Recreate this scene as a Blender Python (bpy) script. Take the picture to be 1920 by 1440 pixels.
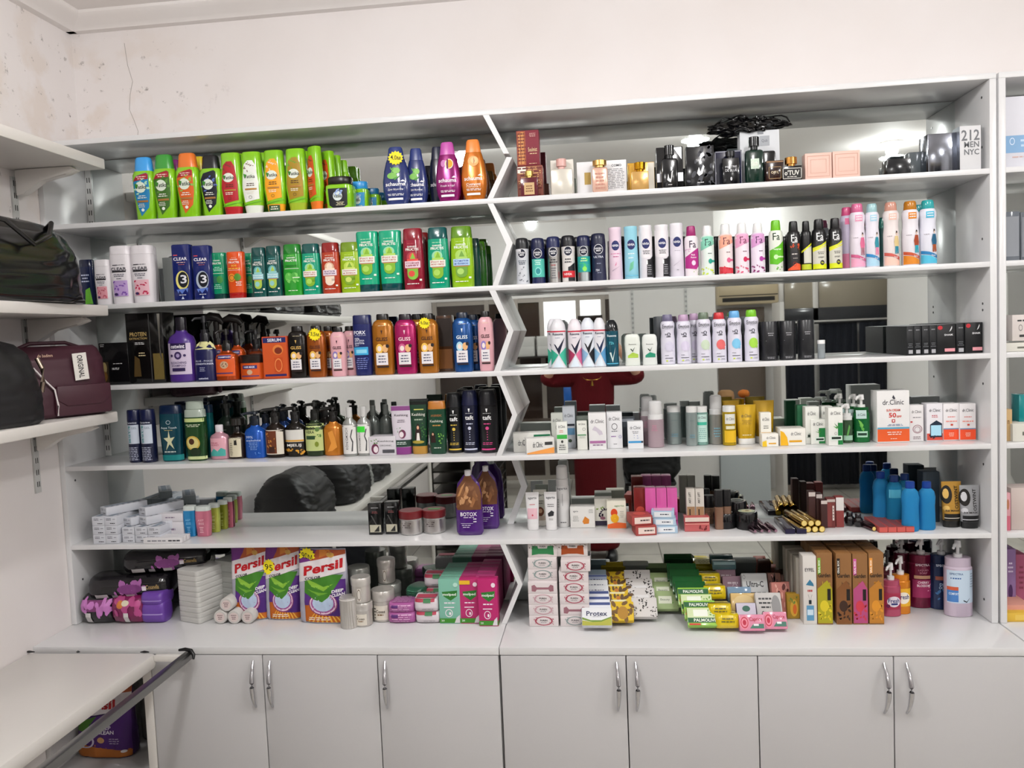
import bpy, bmesh, math, random
from mathutils import Vector, Matrix, noise
from mathutils.geometry import tessellate_polygon
random.seed(7)
for o in list(bpy.data.objects): bpy.data.objects.remove(o)
SC = bpy.context.scene
COL = SC.collection

# ------------------------------------------------------------------ camera
CX, CY, CZ = 0.3455, -2.8660, 1.8215
cam = bpy.data.objects.new('camera', bpy.data.cameras.new('camera'))
COL.objects.link(cam); SC.camera = cam
cam.data.sensor_fit = 'HORIZONTAL'; cam.data.sensor_width = 36.0
cam.data.lens = 1516.5 / 1920 * 36.0
cam.data.clip_start = 0.02
yaw, pit, rol = (-0.11097, -0.06349, -0.04192)
fw = Vector((math.sin(yaw)*math.cos(pit), math.cos(yaw)*math.cos(pit), math.sin(pit)))
rt = Vector((math.cos(yaw), -math.sin(yaw), 0)); up = rt.cross(fw)
rt2 = math.cos(rol)*rt + math.sin(rol)*up; up2 = -math.sin(rol)*rt + math.cos(rol)*up
cam.matrix_world = Matrix(((rt2.x, up2.x, -fw.x, CX), (rt2.y, up2.y, -fw.y, CY), (rt2.z, up2.z, -fw.z, CZ), (0,0,0,1)))

# ------------------------------------------------------------------ view, world, ceiling lights
SC.view_settings.view_transform = 'Standard'; SC.view_settings.look = 'None'
SC.view_settings.gamma = 1.0; SC.view_settings.use_curve_mapping = False
SC.view_settings.exposure = 0.0
W = bpy.data.worlds.new('world'); SC.world = W; W.use_nodes = True
W.node_tree.nodes['Background'].inputs[0].default_value = (1.0, 0.95, 0.93, 1)
W.node_tree.nodes['Background'].inputs[1].default_value = 2.5
LIGHTS = [(-0.45,-1.55,13),(0.95,-1.55,13),(2.4,-1.55,13),(-0.45,-2.15,9),(0.95,-2.15,9),(2.4,-3.1,10),(-0.3,-5.2,16),(1.9,-5.2,7),(3.9,-3.4,14)]
LIGHTK = 0.35; BULBK = 1.27
CEIL = 3.03; FLOOR = 0.13

# ------------------------------------------------------------------ helpers
def hexc(h):
    f = lambda c: c/12.92 if c <= .04045 else ((c+.055)/1.055)**2.4
    return tuple(f(int(h[i:i+2],16)/255) for i in (0,2,4)) + (1,)
MATS = {}
KIND = {'p':(.3,0,.5),'g':(.12,0,.6),'k':(.55,0,.4),'m':(.28,1,.5),'c':(.12,1,.5),'f':(.85,0,.3),'l':(.5,0,.4),'s':(.2,.35,.6)}
def mat(h, k='p'):
    key = h+k
    if key in MATS: return MATS[key]
    m = bpy.data.materials.new('surface_'+key); m.use_nodes = True
    b = m.node_tree.nodes['Principled BSDF']; b.inputs['Base Color'].default_value = hexc(h)
    if k in ('t','w'):   # tinted see-through plastic / clear glass
        b.inputs['Transmission Weight'].default_value = .45 if k=='t' else .95
        b.inputs['Roughness'].default_value = .06; b.inputs['IOR'].default_value = 1.15 if k=='t' else 1.25
    else:
        r, me, sp = KIND[k]
        b.inputs['Roughness'].default_value = r; b.inputs['Metallic'].default_value = me
        b.inputs['Specular IOR Level'].default_value = sp
        if k == 'f':
            n = m.node_tree; t = n.nodes.new('ShaderNodeTexNoise'); t.inputs['Scale'].default_value = 90
            bu = n.nodes.new('ShaderNodeBump'); bu.inputs['Strength'].default_value = .4; bu.inputs['Distance'].default_value = .004
            n.links.new(t.outputs[0], bu.inputs['Height']); n.links.new(bu.outputs[0], b.inputs['Normal'])
    MATS[key] = m; return m
def link(name, me, parent=None, mats=None):
    o = bpy.data.objects.new(name, me); COL.objects.link(o)
    if parent is not None: o.parent = parent
    if mats and me and not me.materials:
        for m in mats: me.materials.append(m)
    return o
def tag(o, label, cat, group=None):
    o['label'] = label; o['category'] = cat
    if group: o['group'] = group
    return o
def thing(name, label, cat, loc=(0,0,0), rz=0, group=None):
    o = bpy.data.objects.new(name, None); COL.objects.link(o); o.empty_display_size = .03
    o.location = loc; o.rotation_euler = (0,0,rz)
    return tag(o, label, cat, group)
def finish(bm, name, ang=35):
    bmesh.ops.recalc_face_normals(bm, faces=bm.faces)
    me = bpy.data.meshes.new(name); bm.to_mesh(me); bm.free()
    for p in me.polygons: p.use_smooth = True
    me.set_sharp_from_angle(angle=math.radians(ang))
    return me
def addbox(bm, x0,y0,z0,x1,y1,z1, mi=0):
    v = [bm.verts.new(p) for p in ((x0,y0,z0),(x1,y0,z0),(x1,y1,z0),(x0,y1,z0),(x0,y0,z1),(x1,y0,z1),(x1,y1,z1),(x0,y1,z1))]
    for f in ((0,3,2,1),(4,5,6,7),(0,1,5,4),(1,2,6,5),(2,3,7,6),(3,0,4,7)):
        bm.faces.new([v[i] for i in f]).material_index = mi
def boxme(*b, bev=0, name='box'):
    bm = bmesh.new(); addbox(bm, *b)
    if bev: bmesh.ops.bevel(bm, geom=bm.edges[:], offset=bev, segments=2, affect='EDGES', profile=.5)
    return finish(bm, name)
def boxo(name, b, m, parent=None, bev=0): return link(name, boxme(*b, bev=bev, name=name), parent, [m])
def prism(pts, a, b, axis='y', bev=0, name='prism'):
    """outline in the two other axes, extruded from a to b along axis"""
    bm = bmesh.new()
    f = {'y':lambda p,t:(p[0],t,p[1]),'x':lambda p,t:(t,p[0],p[1]),'z':lambda p,t:(p[0],p[1],t)}[axis]
    A = [bm.verts.new(f(p,a)) for p in pts]; B = [bm.verts.new(f(p,b)) for p in pts]; n = len(pts)
    bm.faces.new(A); bm.faces.new(B[::-1])
    for i in range(n): bm.faces.new((A[i],A[(i+1)%n],B[(i+1)%n],B[i]))
    if bev: bmesh.ops.bevel(bm, geom=bm.edges[:], offset=bev, segments=2, affect='EDGES', profile=.5)
    return finish(bm, name)
def addtube(bm, pts, r, seg=10, mi=0, closed=False):
    """tube along points; r a number or a list"""
    P = [Vector(p) for p in pts]; R = r if isinstance(r,(list,tuple)) else [r]*len(P); rings = []
    for i, p in enumerate(P):
        d = (P[min(i+1,len(P)-1)]-P[max(i-1,0)]).normalized()
        u = d.cross(Vector((0,0,1)))
        if u.length < .05: u = d.cross(Vector((0,1,0)))
        u.normalize(); v = d.cross(u)
        rings.append([bm.verts.new(p + R[i]*(math.cos(2*math.pi*k/seg)*u + math.sin(2*math.pi*k/seg)*v)) for k in range(seg)])
    for A, B in zip(rings, rings[1:]):
        for k in range(seg): bm.faces.new((A[k],A[(k+1)%seg],B[(k+1)%seg],B[k])).material_index = mi
    bm.faces.new(rings[0][::-1]).material_index = mi; bm.faces.new(rings[-1]).material_index = mi
def tubeo(name, pts, r, m, parent=None, seg=10):
    bm = bmesh.new(); addtube(bm, pts, r, seg); return link(name, finish(bm, name), parent, [m])

# ------------------------------------------------------------------ packaging: every body is a loft of super-ellipses, printing is laid on it
def sgn(v): return -1 if v < 0 else 1
def wrin(x, z, w): return w*noise.noise(Vector((x*28, 3.1, z*22)))*1.0 + .5*w*noise.noise(Vector((x*70, 7, z*60)))
def addloft(bm, prof, w, d, h, n, seg=28, mi=0, wr=0):
    if wr:      # wrinkled film needs many more rings
        seg = max(seg, 64); pp = [tuple(q) if len(q) > 2 else (q[0], q[1], q[1]) for q in prof]; out = []
        for p, q in zip(pp, pp[1:]):
            k = max(1, int(math.ceil((q[0]-p[0])*h/.006)))
            out += [tuple(p[i]+(q[i]-p[i])*j/k for i in range(3)) for j in range(k)]
        prof = out + [pp[-1]]
    rings = []
    for q in prof:
        z, a = q[0], q[1]; ds = q[2] if len(q) > 2 else a
        ring = []
        for k in range(seg):
            t = 2*math.pi*(k+.5)/seg; c, s = math.cos(t), math.sin(t)
            x = w/2*a*sgn(c)*abs(c)**(2/n); y = d/2*ds*sgn(s)*abs(s)**(2/n)
            if wr: y += wrin(x, z*h, wr)
            ring.append(bm.verts.new((x, y, z*h)))
        rings.append(ring)
    for A, B in zip(rings, rings[1:]):
        for k in range(seg): bm.faces.new((A[k],A[(k+1)%seg],B[(k+1)%seg],B[k])).material_index = mi
    bm.faces.new(rings[0][::-1]).material_index = mi; bm.faces.new(rings[-1]).material_index = mi
def surf(prof, w, d, h, n, wr=0):
    P = [(q[0]*h, q[1]*w/2, (q[2] if len(q)>2 else q[1])*d/2) for q in prof]
    def f(x, z):
        if z <= P[0][0]: a, b = P[0][1:]
        elif z >= P[-1][0]: a, b = P[-1][1:]
        else:
            for p, q in zip(P, P[1:]):
                if z <= q[0]:
                    t = (z-p[0])/max(1e-9,q[0]-p[0]); a = p[1]+t*(q[1]-p[1]); b = p[2]+t*(q[2]-p[2]); break
        t = min(1, abs(x)/max(a,1e-6))
        return -b*(1-t**n)**(1/n) + (wrin(x, z, wr) if wr else 0)
    return f
TXT = {}
def text2d(s, bold, off=0):
    k = (s, bold, off)
    if k in TXT: return TXT[k]
    c = bpy.data.curves.new('lettering','FONT'); c.body = s; c.resolution_u = 2
    c.align_x = 'CENTER'; c.offset = off or (.018 if bold else .003)
    o = bpy.data.objects.new('lettering', c); me = bpy.data.meshes.new_from_object(o)
    V = [(v.co.x, v.co.y) for v in me.vertices]; F = [tuple(p.vertices) for p in me.polygons]
    bpy.data.objects.remove(o); bpy.data.curves.remove(c); bpy.data.meshes.remove(me)
    if V:
        x0=min(v[0] for v in V);x1=max(v[0] for v in V);y0=min(v[1] for v in V);y1=max(v[1] for v in V)
        V = [((x-(x0+x1)/2)/max(1e-6,x1-x0), (y-(y0+y1)/2)/max(1e-6,y1-y0)) for x,y in V]
    TXT[k] = (V, F); return TXT[k]
def shapes2d(it, w, h):
    """one art entry -> list of (verts, faces) in metres on the front plane; x in half widths, z in heights"""
    X = lambda x: x*w/2
    Z = lambda z: z*h
    k = it[0]
    if k == 'R': _,a,b,c,d,_c = it; return [([(X(a),Z(b)),(X(c),Z(b)),(X(c),Z(d)),(X(a),Z(d))],[(0,1,2,3)])], True
    if k == 'E':
        _,a,b,c,d,_c = it; n = 20
        return [([(X(a)+X(c)*math.cos(2*math.pi*i/n), Z(b)+Z(d)*math.sin(2*math.pi*i/n)) for i in range(n)],[tuple(range(n))])], True
    if k == 'O':   # ring
        _,a,b,c,d,_c = it; n = 20; V=[]
        for r in (1,.82): V += [(X(a)+r*X(c)*math.cos(2*math.pi*i/n), Z(b)+r*Z(d)*math.sin(2*math.pi*i/n)) for i in range(n)]
        return [(V,[(i,(i+1)%n,n+(i+1)%n,n+i) for i in range(n)])], False
    if k == 'P':
        V = [(X(a),Z(b)) for a,b in it[1]]
        return [(V,[tuple(t) for t in tessellate_polygon([[Vector((p[0],p[1],0)) for p in V]])])], True
    if k == 'G':              # bold text running uphill
        _,s,a,b,c,d,sl,_c = it; V,F = text2d(s, True, .035)
        return [([(X(a)+x*X(c), Z(b)+y*Z(d)+sl*x*X(c)) for x,y in V],F)], False
    if k == 'Q':              # rectangular outline
        _,a,b,c,d,_c = it; e=.03*(c-a); f=e*w/2/h
        return [([(X(p),Z(q)) for p,q in r],[(0,1,2,3)]) for r in (((a,b),(c,b),(c,b+f),(a,b+f)),((a,d-f),(c,d-f),(c,d),(a,d)),((a,b),(a+e,b),(a+e,d),(a,d)),((c-e,b),(c,b),(c,d),(c-e,d)))], False
    if k in ('T','B','V'):    # text, bold text, vertical text
        _,s,a,b,c,d,_c = it; V,F = text2d(s, k!='T')
        if k == 'V': return [([(X(a)-y*X(c), Z(b)+x*Z(d)) for x,y in V],F)], False
        return [([(X(a)+x*X(c), Z(b)+y*Z(d)) for x,y in V],F)], False
    if k == 'M':   # rows of print too small to read
        _,a,b,c,d,n,_c = it; out=[]; r = random.Random(int(a*97+b*1009+n))
        for i in range(n):
            zz = d-(i+.5)*(d-b)/n; hh=(d-b)/n*.42; l=(c-a)*r.uniform(.62,1)/2; m=(a+c)/2; x=m-l
            while x < m+l:
                e=min(m+l, x+(c-a)*r.uniform(.14,.3)); out.append(([(X(x),Z(zz-hh/2)),(X(e),Z(zz-hh/2)),(X(e),Z(zz+hh/2)),(X(x),Z(zz+hh/2))],[(0,1,2,3)])); x=e+(c-a)*.05
        return out, False
    if k == 'D':   # scattered blots (leaves, petals)
        _,a,b,c,d,n,_c = it; out=[]; r = random.Random(int(a*97+b*1009+n+5))
        for i in range(n):
            cx=X(r.uniform(a,c)); cz=Z(r.uniform(b,d)); s=X(c-a)*r.uniform(.07,.16); t=r.uniform(0,3.1)
            pts=[]
            for j in range(7):
                u=2*math.pi*j/7; q=s*math.cos(u); v=.55*s*math.sin(u); pts.append((cx+q*math.cos(t)-v*math.sin(t), cz+q*math.sin(t)+v*math.cos(t)))
            out.append((pts,[tuple(range(7))]))
        return out, False
    raise ValueError(k)
def printme(arts, w, d, h, sf, curved, eps=.0005, step=.00018, ink='l'):
    """arts: list of (face, entries); face F front, U top, S right side, L left side"""
    bm = bmesh.new(); mats = []
    for face, ents in arts:
        for i, it in enumerate(ents):
            col = it[-1]; kk = ink
            if ':' in col: col, kk = col.split(':')
            m = mat(col, kk)
            if m not in mats: mats.append(m)
            mi = mats.index(m)
            W_, H_ = (w,h) if face=='F' else ((w,d) if face=='U' else (d,h))
            sh, cut = shapes2d(it, W_, H_); e = eps + step*i
            for V, F in sh:
                t = bmesh.new(); vs = [t.verts.new((x,0,z)) for x,z in V]
                for f in F:
                    try: t.faces.new([vs[j] for j in f])
                    except ValueError: pass
                fine = eps > .0012
                if face == 'F' and curved and (cut or fine):
                    if fine: bmesh.ops.triangulate(t, faces=t.faces[:])
                    x0=min(v[0] for v in V);x1=max(v[0] for v in V);z0=min(v[1] for v in V);z1=max(v[1] for v in V)
                    for k in (range(-14,15) if fine else range(-7,8)):
                        x=k*w/(30 if fine else 15)
                        if x0<x<x1: bmesh.ops.bisect_plane(t, geom=t.verts[:]+t.edges[:]+t.faces[:], plane_co=(x,0,0), plane_no=(1,0,0))
                    nz = 30 if fine else 12
                    for k in range(1,nz):
                        z=k*h/nz
                        if z0<z<z1: bmesh.ops.bisect_plane(t, geom=t.verts[:]+t.edges[:]+t.faces[:], plane_co=(0,0,z), plane_no=(0,0,1))
                mp = {}
                for v in t.verts:
                    x,_,z = v.co
                    if face == 'F': mp[v] = bm.verts.new((x, sf(x,z)-e, z))
                    elif face == 'U': mp[v] = bm.verts.new((x, z-d/2, h+e))
                    elif face == 'S': mp[v] = bm.verts.new((w/2+e, x, z))
                    else: mp[v] = bm.verts.new((-w/2-e, -x, z))
                for f in t.faces:
                    try: g = bm.faces.new([mp[v] for v in f.verts])
                    except ValueError: continue
                    g.material_index = mi
                t.free()
    me = bpy.data.meshes.new('printing'); bm.to_mesh(me); bm.free()
    for p in me.polygons: p.use_smooth = True
    for m in mats: me.materials.append(m)
    return me

SH = {
 'shamp':[('body',3,[(0,.74),(.02,.80),(.3,.88),(.6,1),(.72,.98),(.78,.84)]),('cap',2.6,[(.775,.80),(.8,.8),(.97,.70),(1,.60)])],
 'cond':[('cap',2.6,[(0,.66),(.01,.7),(.14,.82)]),('body',2.8,[(.14,.83),(.38,1),(.6,.96),(.85,.86),(.985,.84),(1,.78)])],
 'fru':[('body',3.2,[(0,.88),(.02,.95),(.4,1),(.81,.93)]),('cap',3,[(.812,.93),(.985,.86),(1,.78)])],
 'fruinv':[('cap',3,[(0,.84),(.01,.9),(.12,.93)]),('body',3,[(.122,.93),(.5,.97),(.97,1,.9),(.99,.97,.86),(1,.93,.8)])],
 'clear':[('body',3,[(0,.80),(.02,.86),(.55,1),(.85,.96)]),('cap',3,[(.852,.96),(.985,.92),(1,.84)])],
 'scha':[('body',2.6,[(0,.66),(.03,.75),(.14,.92),(.27,1),(.42,.99),(.6,.88),(.74,.72),(.79,.64)]),('cap',2.4,[(.792,.62),(.97,.50),(1,.42)])],
 'gliss':[('body',3,[(0,.84),(.03,.93),(.5,1),(.8,.98),(.87,.82),(.905,.55)]),('cap',2.4,[(.9,.52),(.905,.58),(.985,.56),(1,.5)])],
 'nivm':[('body',2,[(0,.93),(.01,1),(.3,.94),(.5,.93),(.76,1)]),('cap',2,[(.762,1),(.88,.98),(.965,.92),(.99,.8),(1,.62)])],
 'nivw':[('body',2,[(0,.95),(.01,1),(.4,.96),(.72,.90)]),('cap',2,[(.722,.90),(.95,.92),(.985,.95),(1,.9)])],
 'fa':[('body',2,[(0,.94),(.01,1),(.70,1),(.77,.93),(.80,.76)]),('cap',2,[(.80,.68),(.81,.70),(.95,.64),(.99,.58),(1,.48)])],
 'tall':[('body',2,[(0,.94),(.01,1),(.5,1),(.62,.90),(.7,.93),(.76,1),(.82,.98),(.865,.80)]),('cap',2,[(.865,.74),(.87,.76),(.97,.70),(1,.6)])],
 'rex':[('body',2,[(0,.94),(.01,1),(.28,.94),(.5,.97),(.76,.98)]),('cap',2,[(.762,.98),(.87,.90),(.94,.7),(.99,.45),(1,.3)])],
 'stick':[('body',3,[(0,.9),(.02,.95),(.35,.9),(.7,1),(.78,.97)]),('cap',3,[(.78,.97),(.9,.95),(.97,.8),(1,.6)])],
 'can':[('body',2,[(0,.95),(.01,1),(.8,1)]),('cap',2,[(.803,1),(.98,.97),(1,.9)])],
 'cyl':[('body',2,[(0,.97),(.008,1),(.99,1),(1,.97)])],
 'taft':[('body',2,[(0,.95),(.008,1),(.76,1)]),('cap',2,[(.762,1),(.8,.99),(.93,.9),(.99,.82),(1,.74)])],
 'round':[('body',2.4,[(0,.9),(.02,1),(.62,1),(.7,.85),(.76,.45),(.8,.4)]),('cap',2,[(.79,.42),(.98,.42),(1,.38)])],
 'vial':[('body',2,[(0,.93),(.02,1),(.80,1)]),('cap',2,[(.80,1.03),(.98,1.03),(1,.97)])],
 'tube':[('cap',2.2,[(0,.80,.8),(.01,.84,.84),(.15,.86,.86)]),('body',2.4,[(.15,.84,.84),(.3,.88,.8),(.6,.95,.5),(.93,1,.12),(1,1,.08)])],
 'jar':[('body',2,[(0,.92),(.03,1),(.68,1)]),('lid',2,[(.68,1.04),(.70,1.06),(.97,1.06),(1,1)])],
 'tub':[('body',5,[(0,.86),(.03,.92),(.5,1),(.72,.96),(.76,.8)]),('lid',2.4,[(.75,.84),(.77,.88),(.97,.88),(1,.83)])],
 'pouch':[('body',3.2,[(0,.92,.85),(.03,1,1),(.3,1,.95),(.62,1,.6),(.9,.98,.12),(1,.96,.05)])],
 'spout':[('body',3,[(0,.86,.7),(.05,1,1),(.4,.98,.9),(.62,.95,.7),(.8,.80,.4),(.93,.32,.3)]),('cap',2,[(.92,.24,.6),(1,.24,.6)])],
 'pack':[('body',5,[(0,.93,.6),(.08,.97,.84),(.3,1,1),(.7,1,1),(.92,.97,.84),(1,.93,.6)])],
 'sport':[('body',2.4,[(0,.85),(.04,1),(.25,.96),(.5,.93),(.68,1),(.8,.85),(.86,.52)]),('cap',2,[(.86,.5),(.87,.55),(.99,.53),(1,.45)])],
 'toner':[('body',2.2,[(0,.95),(.01,1),(.83,1),(.85,.9)]),('cap',2,[(.85,.92),(.99,.92),(1,.86)])],
 'box':None,
}
KINDS = {}
def K(name, oname, cat, shape, w, d, h, cols, art=(), art2=(), extra=None, wr=0, bev=.0012, eps=None):
    KINDS[name] = (oname, cat, shape, w, d, h, cols, art, art2, extra, wr, bev, eps)
CACHE = {}
def star(bm, cx, cy, cz, r, mi):
    pts = [(cx+(r if k%2 else r*.8)*math.cos(k*math.pi/14), cz+(r if k%2 else r*.8)*math.sin(k*math.pi/14)) for k in range(28)]
    A=[bm.verts.new((x,cy,z)) for x,z in pts]; B=[bm.verts.new((x,cy+.0012,z)) for x,z in pts]
    bm.faces.new(A).material_index=mi; bm.faces.new(B[::-1]).material_index=mi
    for i in range(28): bm.faces.new((A[i],A[(i+1)%28],B[(i+1)%28],B[i])).material_index=mi
def build(kind):
    if kind in CACHE: return CACHE[kind]
    oname, cat, shape, w, d, h, cols, art, art2, extra, wr, bev, eps = KINDS[kind]
    parts = []
    def cm(i):
        c = cols[min(i, len(cols)-1)]; a = c.split(':'); return mat(a[0], a[1] if len(a)>1 else 'p')
    if shape == 'box':
        parts.append(('carton' if cat in ('box','soap') else 'body', boxme(-w/2,-d/2,0,w/2,d/2,h, bev=bev), [cm(0)]))
        sf = lambda x,z: -d/2; curved = False
    else:
        sf = None
        for i, (pn, n, prof) in enumerate(SH[shape]):
            bm = bmesh.new(); addloft(bm, prof, w, d, h, n, 32, wr=wr)
            parts.append(({'body':'body','cap':'cap','lid':'lid'}[pn], finish(bm, pn, 40), [cm(0) if pn=='body' else cm(1)]))
            if pn == 'body': sf = surf(prof, w, d, h, n, wr)
        curved = True
    if extra:
        for ex in ([extra] if isinstance(extra[0], str) else extra):
            if ex[0] in ('pump','disp'):       # pump head over the bottle: collar, stem, head with nozzle
                bm = bmesh.new(); z0 = h; r = ex[3] if len(ex)>3 else .009; H = ex[2]
                addtube(bm, [(0,0,z0-.008),(0,0,z0+.2*H)], [r*1.25,r*1.2], 16)
                addtube(bm, [(0,0,z0+.2*H),(0,0,z0+.65*H)], r*.45, 12)
                addtube(bm, [(0,0,z0+.6*H),(0,0,z0+H)], [r*.95,r*.8], 14)
                addtube(bm, [(0,0,z0+.86*H),(-r*2,-r*2.6,z0+.84*H),(-r*2.6,-r*3.4,z0+.70*H)], [r*.5,r*.42,r*.35], 10)
                parts.append(('pump_head', finish(bm,'pump_head'), [cm(ex[1])]))
            elif ex[0] == 'trig':
                bm = bmesh.new(); z0 = h; H = ex[2]
                addtube(bm, [(0,0,z0-.006),(0,0,z0+.25*H)], [.014,.012], 14)
                addtube(bm, [(0,0,z0+.2*H),(0,0,z0+.7*H)], [.009,.011], 12)
                addtube(bm, [(.022,.004,z0+.62*H),(.008,0,z0+.88*H),(-.02,-.004,z0+.97*H),(-.045,-.008,z0+.86*H)], [.008,.014,.013,.007], 12)
                addtube(bm, [(-.015,0,z0+.8*H),(-.028,-.004,z0+.5*H),(-.026,-.004,z0+.2*H)], [.004,.0035,.003], 8)
                parts.append(('trigger_sprayer', finish(bm,'trigger_sprayer'), [cm(ex[1])]))
            elif ex[0] == 'star':      # handwritten price star stuck on the front
                _, cx, cz, r, s = ex; bm = bmesh.new(); y = min(sf(cx*w/2, cz*h), sf(cx*w/2*.6, cz*h-r*.6), sf(0,cz*h-r*.5)) - .003
                star(bm, cx*w/2, y, cz*h, r, 0)
                V,F = text2d(s, False); vs=[bm.verts.new((cx*w/2+x*r*1.25, y-.0006, cz*h+z*r*.7+x*r*-.2)) for x,z in V]
                for f in F:
                    try: bm.faces.new([vs[j] for j in f]).material_index=1
                    except ValueError: pass
                me = bpy.data.meshes.new('price_tag'); bm.to_mesh(me); bm.free()
                parts.append(('price_tag', me, [mat('F4E21E','k'), mat('1A1A12','k')]))
            elif ex[0] == 'hood':      # clear over-cap
                bm = bmesh.new(); addloft(bm, [(0,.8),(.05,.86),(.9,.80),(1,.62)], w, d, ex[2], 2, 24); bmesh.ops.translate(bm, verts=bm.verts, vec=(0,0,h))
                parts.append(('clear_cap', finish(bm,'clear_cap'), [cm(ex[1])]))
            elif ex[0] == 'neck':      # perfume neck and stopper: ('neck', colour index, width, height)
                bm = bmesh.new(); addtube(bm, [(0,0,h-.001),(0,0,h+ex[3]*.25)], ex[2]*.35, 14)
                addtube(bm, [(0,0,h+ex[3]*.25),(0,0,h+ex[3]*.97),(0,0,h+ex[3])], [ex[2]*.5,ex[2]*.5,ex[2]*.45], 20)
                parts.append(('stopper', finish(bm,'stopper'), [cm(ex[1])]))
    ar = []
    if art: ar.append(('F', art))
    for f, l in art2: ar.append((f, l))
    if ar:
        me = printme(ar, w, d, h, sf, curved, eps or ((.0014+.12*wr) if wr else (.0007 if curved else .0004)))
        parts.append(('printed_label', me, None))
    for pn, me, ms in parts:
        if ms:
            for m in ms: me.materials.append(m)
    CACHE[kind] = (oname, cat, w, d, h, [(p[0], p[1]) for p in parts]); return CACHE[kind]
def put(kind, x, y, z, sw, sd, sh, rz, rx, label, group=None, ry=0):
    oname, cat, w, d, h, parts = build(kind)
    o = thing(oname, label, cat, (x,y,z), 0, group)
    o.rotation_euler = (math.radians(rx), math.radians(ry), math.radians(rz)); o.scale = (sw, sd, sh)
    for pn, me in parts: link(pn, me, o)
    return o
# ------------------------------------------------------------------ the goods: shape, colours and printing of each kind
def vat(c1, c2, band=True, dark='2E4A1E'):
    a = [('P',[(-.80,.60),(-.5,.70),(.45,.745),(.62,.72),(.66,.4),(.5,.2),(-.2,.07),(-.45,.2),(-.72,.42)],c1)]
    if band: a += [('P',[(-.78,.62),(-.5,.695),(.45,.74),(.6,.72),(.6,.645)],'A3202C'),('M',-.5,.64,.5,.70,2,'F0D8D0')]
    a += [('D',-.7,.42,.6,.66,14,c2),('E',-.1,.52,.48,.085,'DCE6D6'),('B','Vatika',-.06,.525,1.0,.062,'20281C'),
          ('P',[(-.62,.585),(-.28,.56),(-.5,.50),(-.6,.53)],'3F8A2C'),('M',-.5,.34,.45,.40,2,'F2F2EA'),('R',-.48,.285,.5,.315,'A5713A'),('M',-.46,.2,.25,.27,3,'E8EBDD'),('E',-.02,.165,.14,.025,'E9EDE6')]
    return a
def vac(c1, c2, z0=.16):
    return [('P',[(-.55,.80),(-.2,.86),(.25,.86),(.5,.78),(.72,.5),(.7,.24),(-.6,.19),(-.8,.45)],c1),('D',-.5,.66,.45,.84,10,c2),
            ('E',-.08,.6,.5,.075,'E2E8DC'),('B','Vatika',-.05,.60,1.0,.055,'242C1E'),('P',[(-.62,.65),(-.3,.63),(-.5,.57)],'3F8A2C'),('M',-.5,.44,.5,.50,2,'4A2A18'),('R',-.5,.385,.56,.41,'B07A32'),('M',-.5,.32,.4,.37,2,'F2EEDF'),
            ('O',-.05,.27,.15,.024,'4A3A28'),('P',[(-.86,.155),(.9,.215),(.9,.20),(-.86,.14)],'6DBB2A')]
VC = '86C51E:g'
K('vat_blue','shampoo_bottle','shampoo','shamp',.062,.038,.19,[VC,'3FA0E8'],vat('1F7FB5','A8D8B8'))
K('vat_green','shampoo_bottle','shampoo','shamp',.062,.038,.19,[VC,'3D9A3A'],vat('3F6B24','5C9136'))
K('vat_orange','shampoo_bottle','shampoo','shamp',.062,.038,.19,[VC,'E8792E'],vat('D9601F','8FB44A'))
K('vat_black','shampoo_bottle','shampoo','shamp',.062,.038,.19,[VC,'16171A'],vat('121521','5A6FB8',False))
K('vac_red','conditioner_bottle','conditioner','cond',.062,.04,.19,[VC,'B8202A'],vac('B3202C','7A3A2C'))
K('vac_white','conditioner_bottle','conditioner','cond',.062,.04,.19,[VC,'E3E8DC'],vac('E9EBE4','8A7A6A'))
K('vac_yellow','conditioner_bottle','conditioner','cond',.062,.04,.19,[VC,'F0A51E'],vac('F2A41E','F0D2B8')+[('R',-.5,.02,.5,.12,'1F4A24'),('M',-.4,.04,.4,.11,2,'F2EED8')])
K('vac_olive','conditioner_bottle','conditioner','cond',.062,.04,.19,[VC,'9FB62A'],vac('A8861F','6E9A2A'))
K('vac_orange','conditioner_bottle','conditioner','cond',.062,.04,.19,[VC,'EE7A28'],vac('D8551F','7A3A2C'))
K('vac_plain','conditioner_bottle','conditioner','cond',.062,.04,.19,[VC,'5FAE2A'])
for _n,_c in (('purple','8A2A78'),('yellow','E8CC2A'),('lime','86C51E')): K('vat_back_'+_n,'shampoo_bottle','shampoo','shamp',.062,.038,.19,[VC,_c])
def vjar(lid, c): return dict(oname='hair_mask_jar', cat='jar', shape='tub', w=.092,d=.075,h=.105,cols=[VC,lid],art=[('P',[(-.72,.62),(.72,.62),(.66,.1),(.4,.02),(-.4,.02),(-.66,.1)],c),('E',-.02,.38,.34,.15,'D8E2E0'),('D',-.2,.34,.6,.6,10,'8FA8D8'),('B','Vatika',-.02,.38,.6,.11,'22301C'),('M',-.2,.08,.5,.2,3,'E8E0B8')])
K('vjar_black',**vjar('1A1612','0E1016')); K('vjar_blue',**vjar('2F98DC','2A8FC8')); K('vjar_teal',**vjar('1F6FA0','2486B8'))
def scha(sub, ink='F2F2F4'): return [('B','schauma',0,.36,1.42,.065,ink),('P',[(.35,.40),(.55,.43),(.75,.395)],ink),('T',sub,0,.265,1.1,.04,ink),('M',-.6,.16,.6,.2,2,ink),('R',-.55,.09,.5,.125,ink)]
HOP = [('D',-.35,.50,.35,.64,16,'6FB04A'),('E',-.2,.5,.36,.055,'7DBB55'),('E',.12,.585,.26,.05,'8CC763'),('P',[(-.1,.46),(.4,.50),(0,.42)],'4C9638')]
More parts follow.
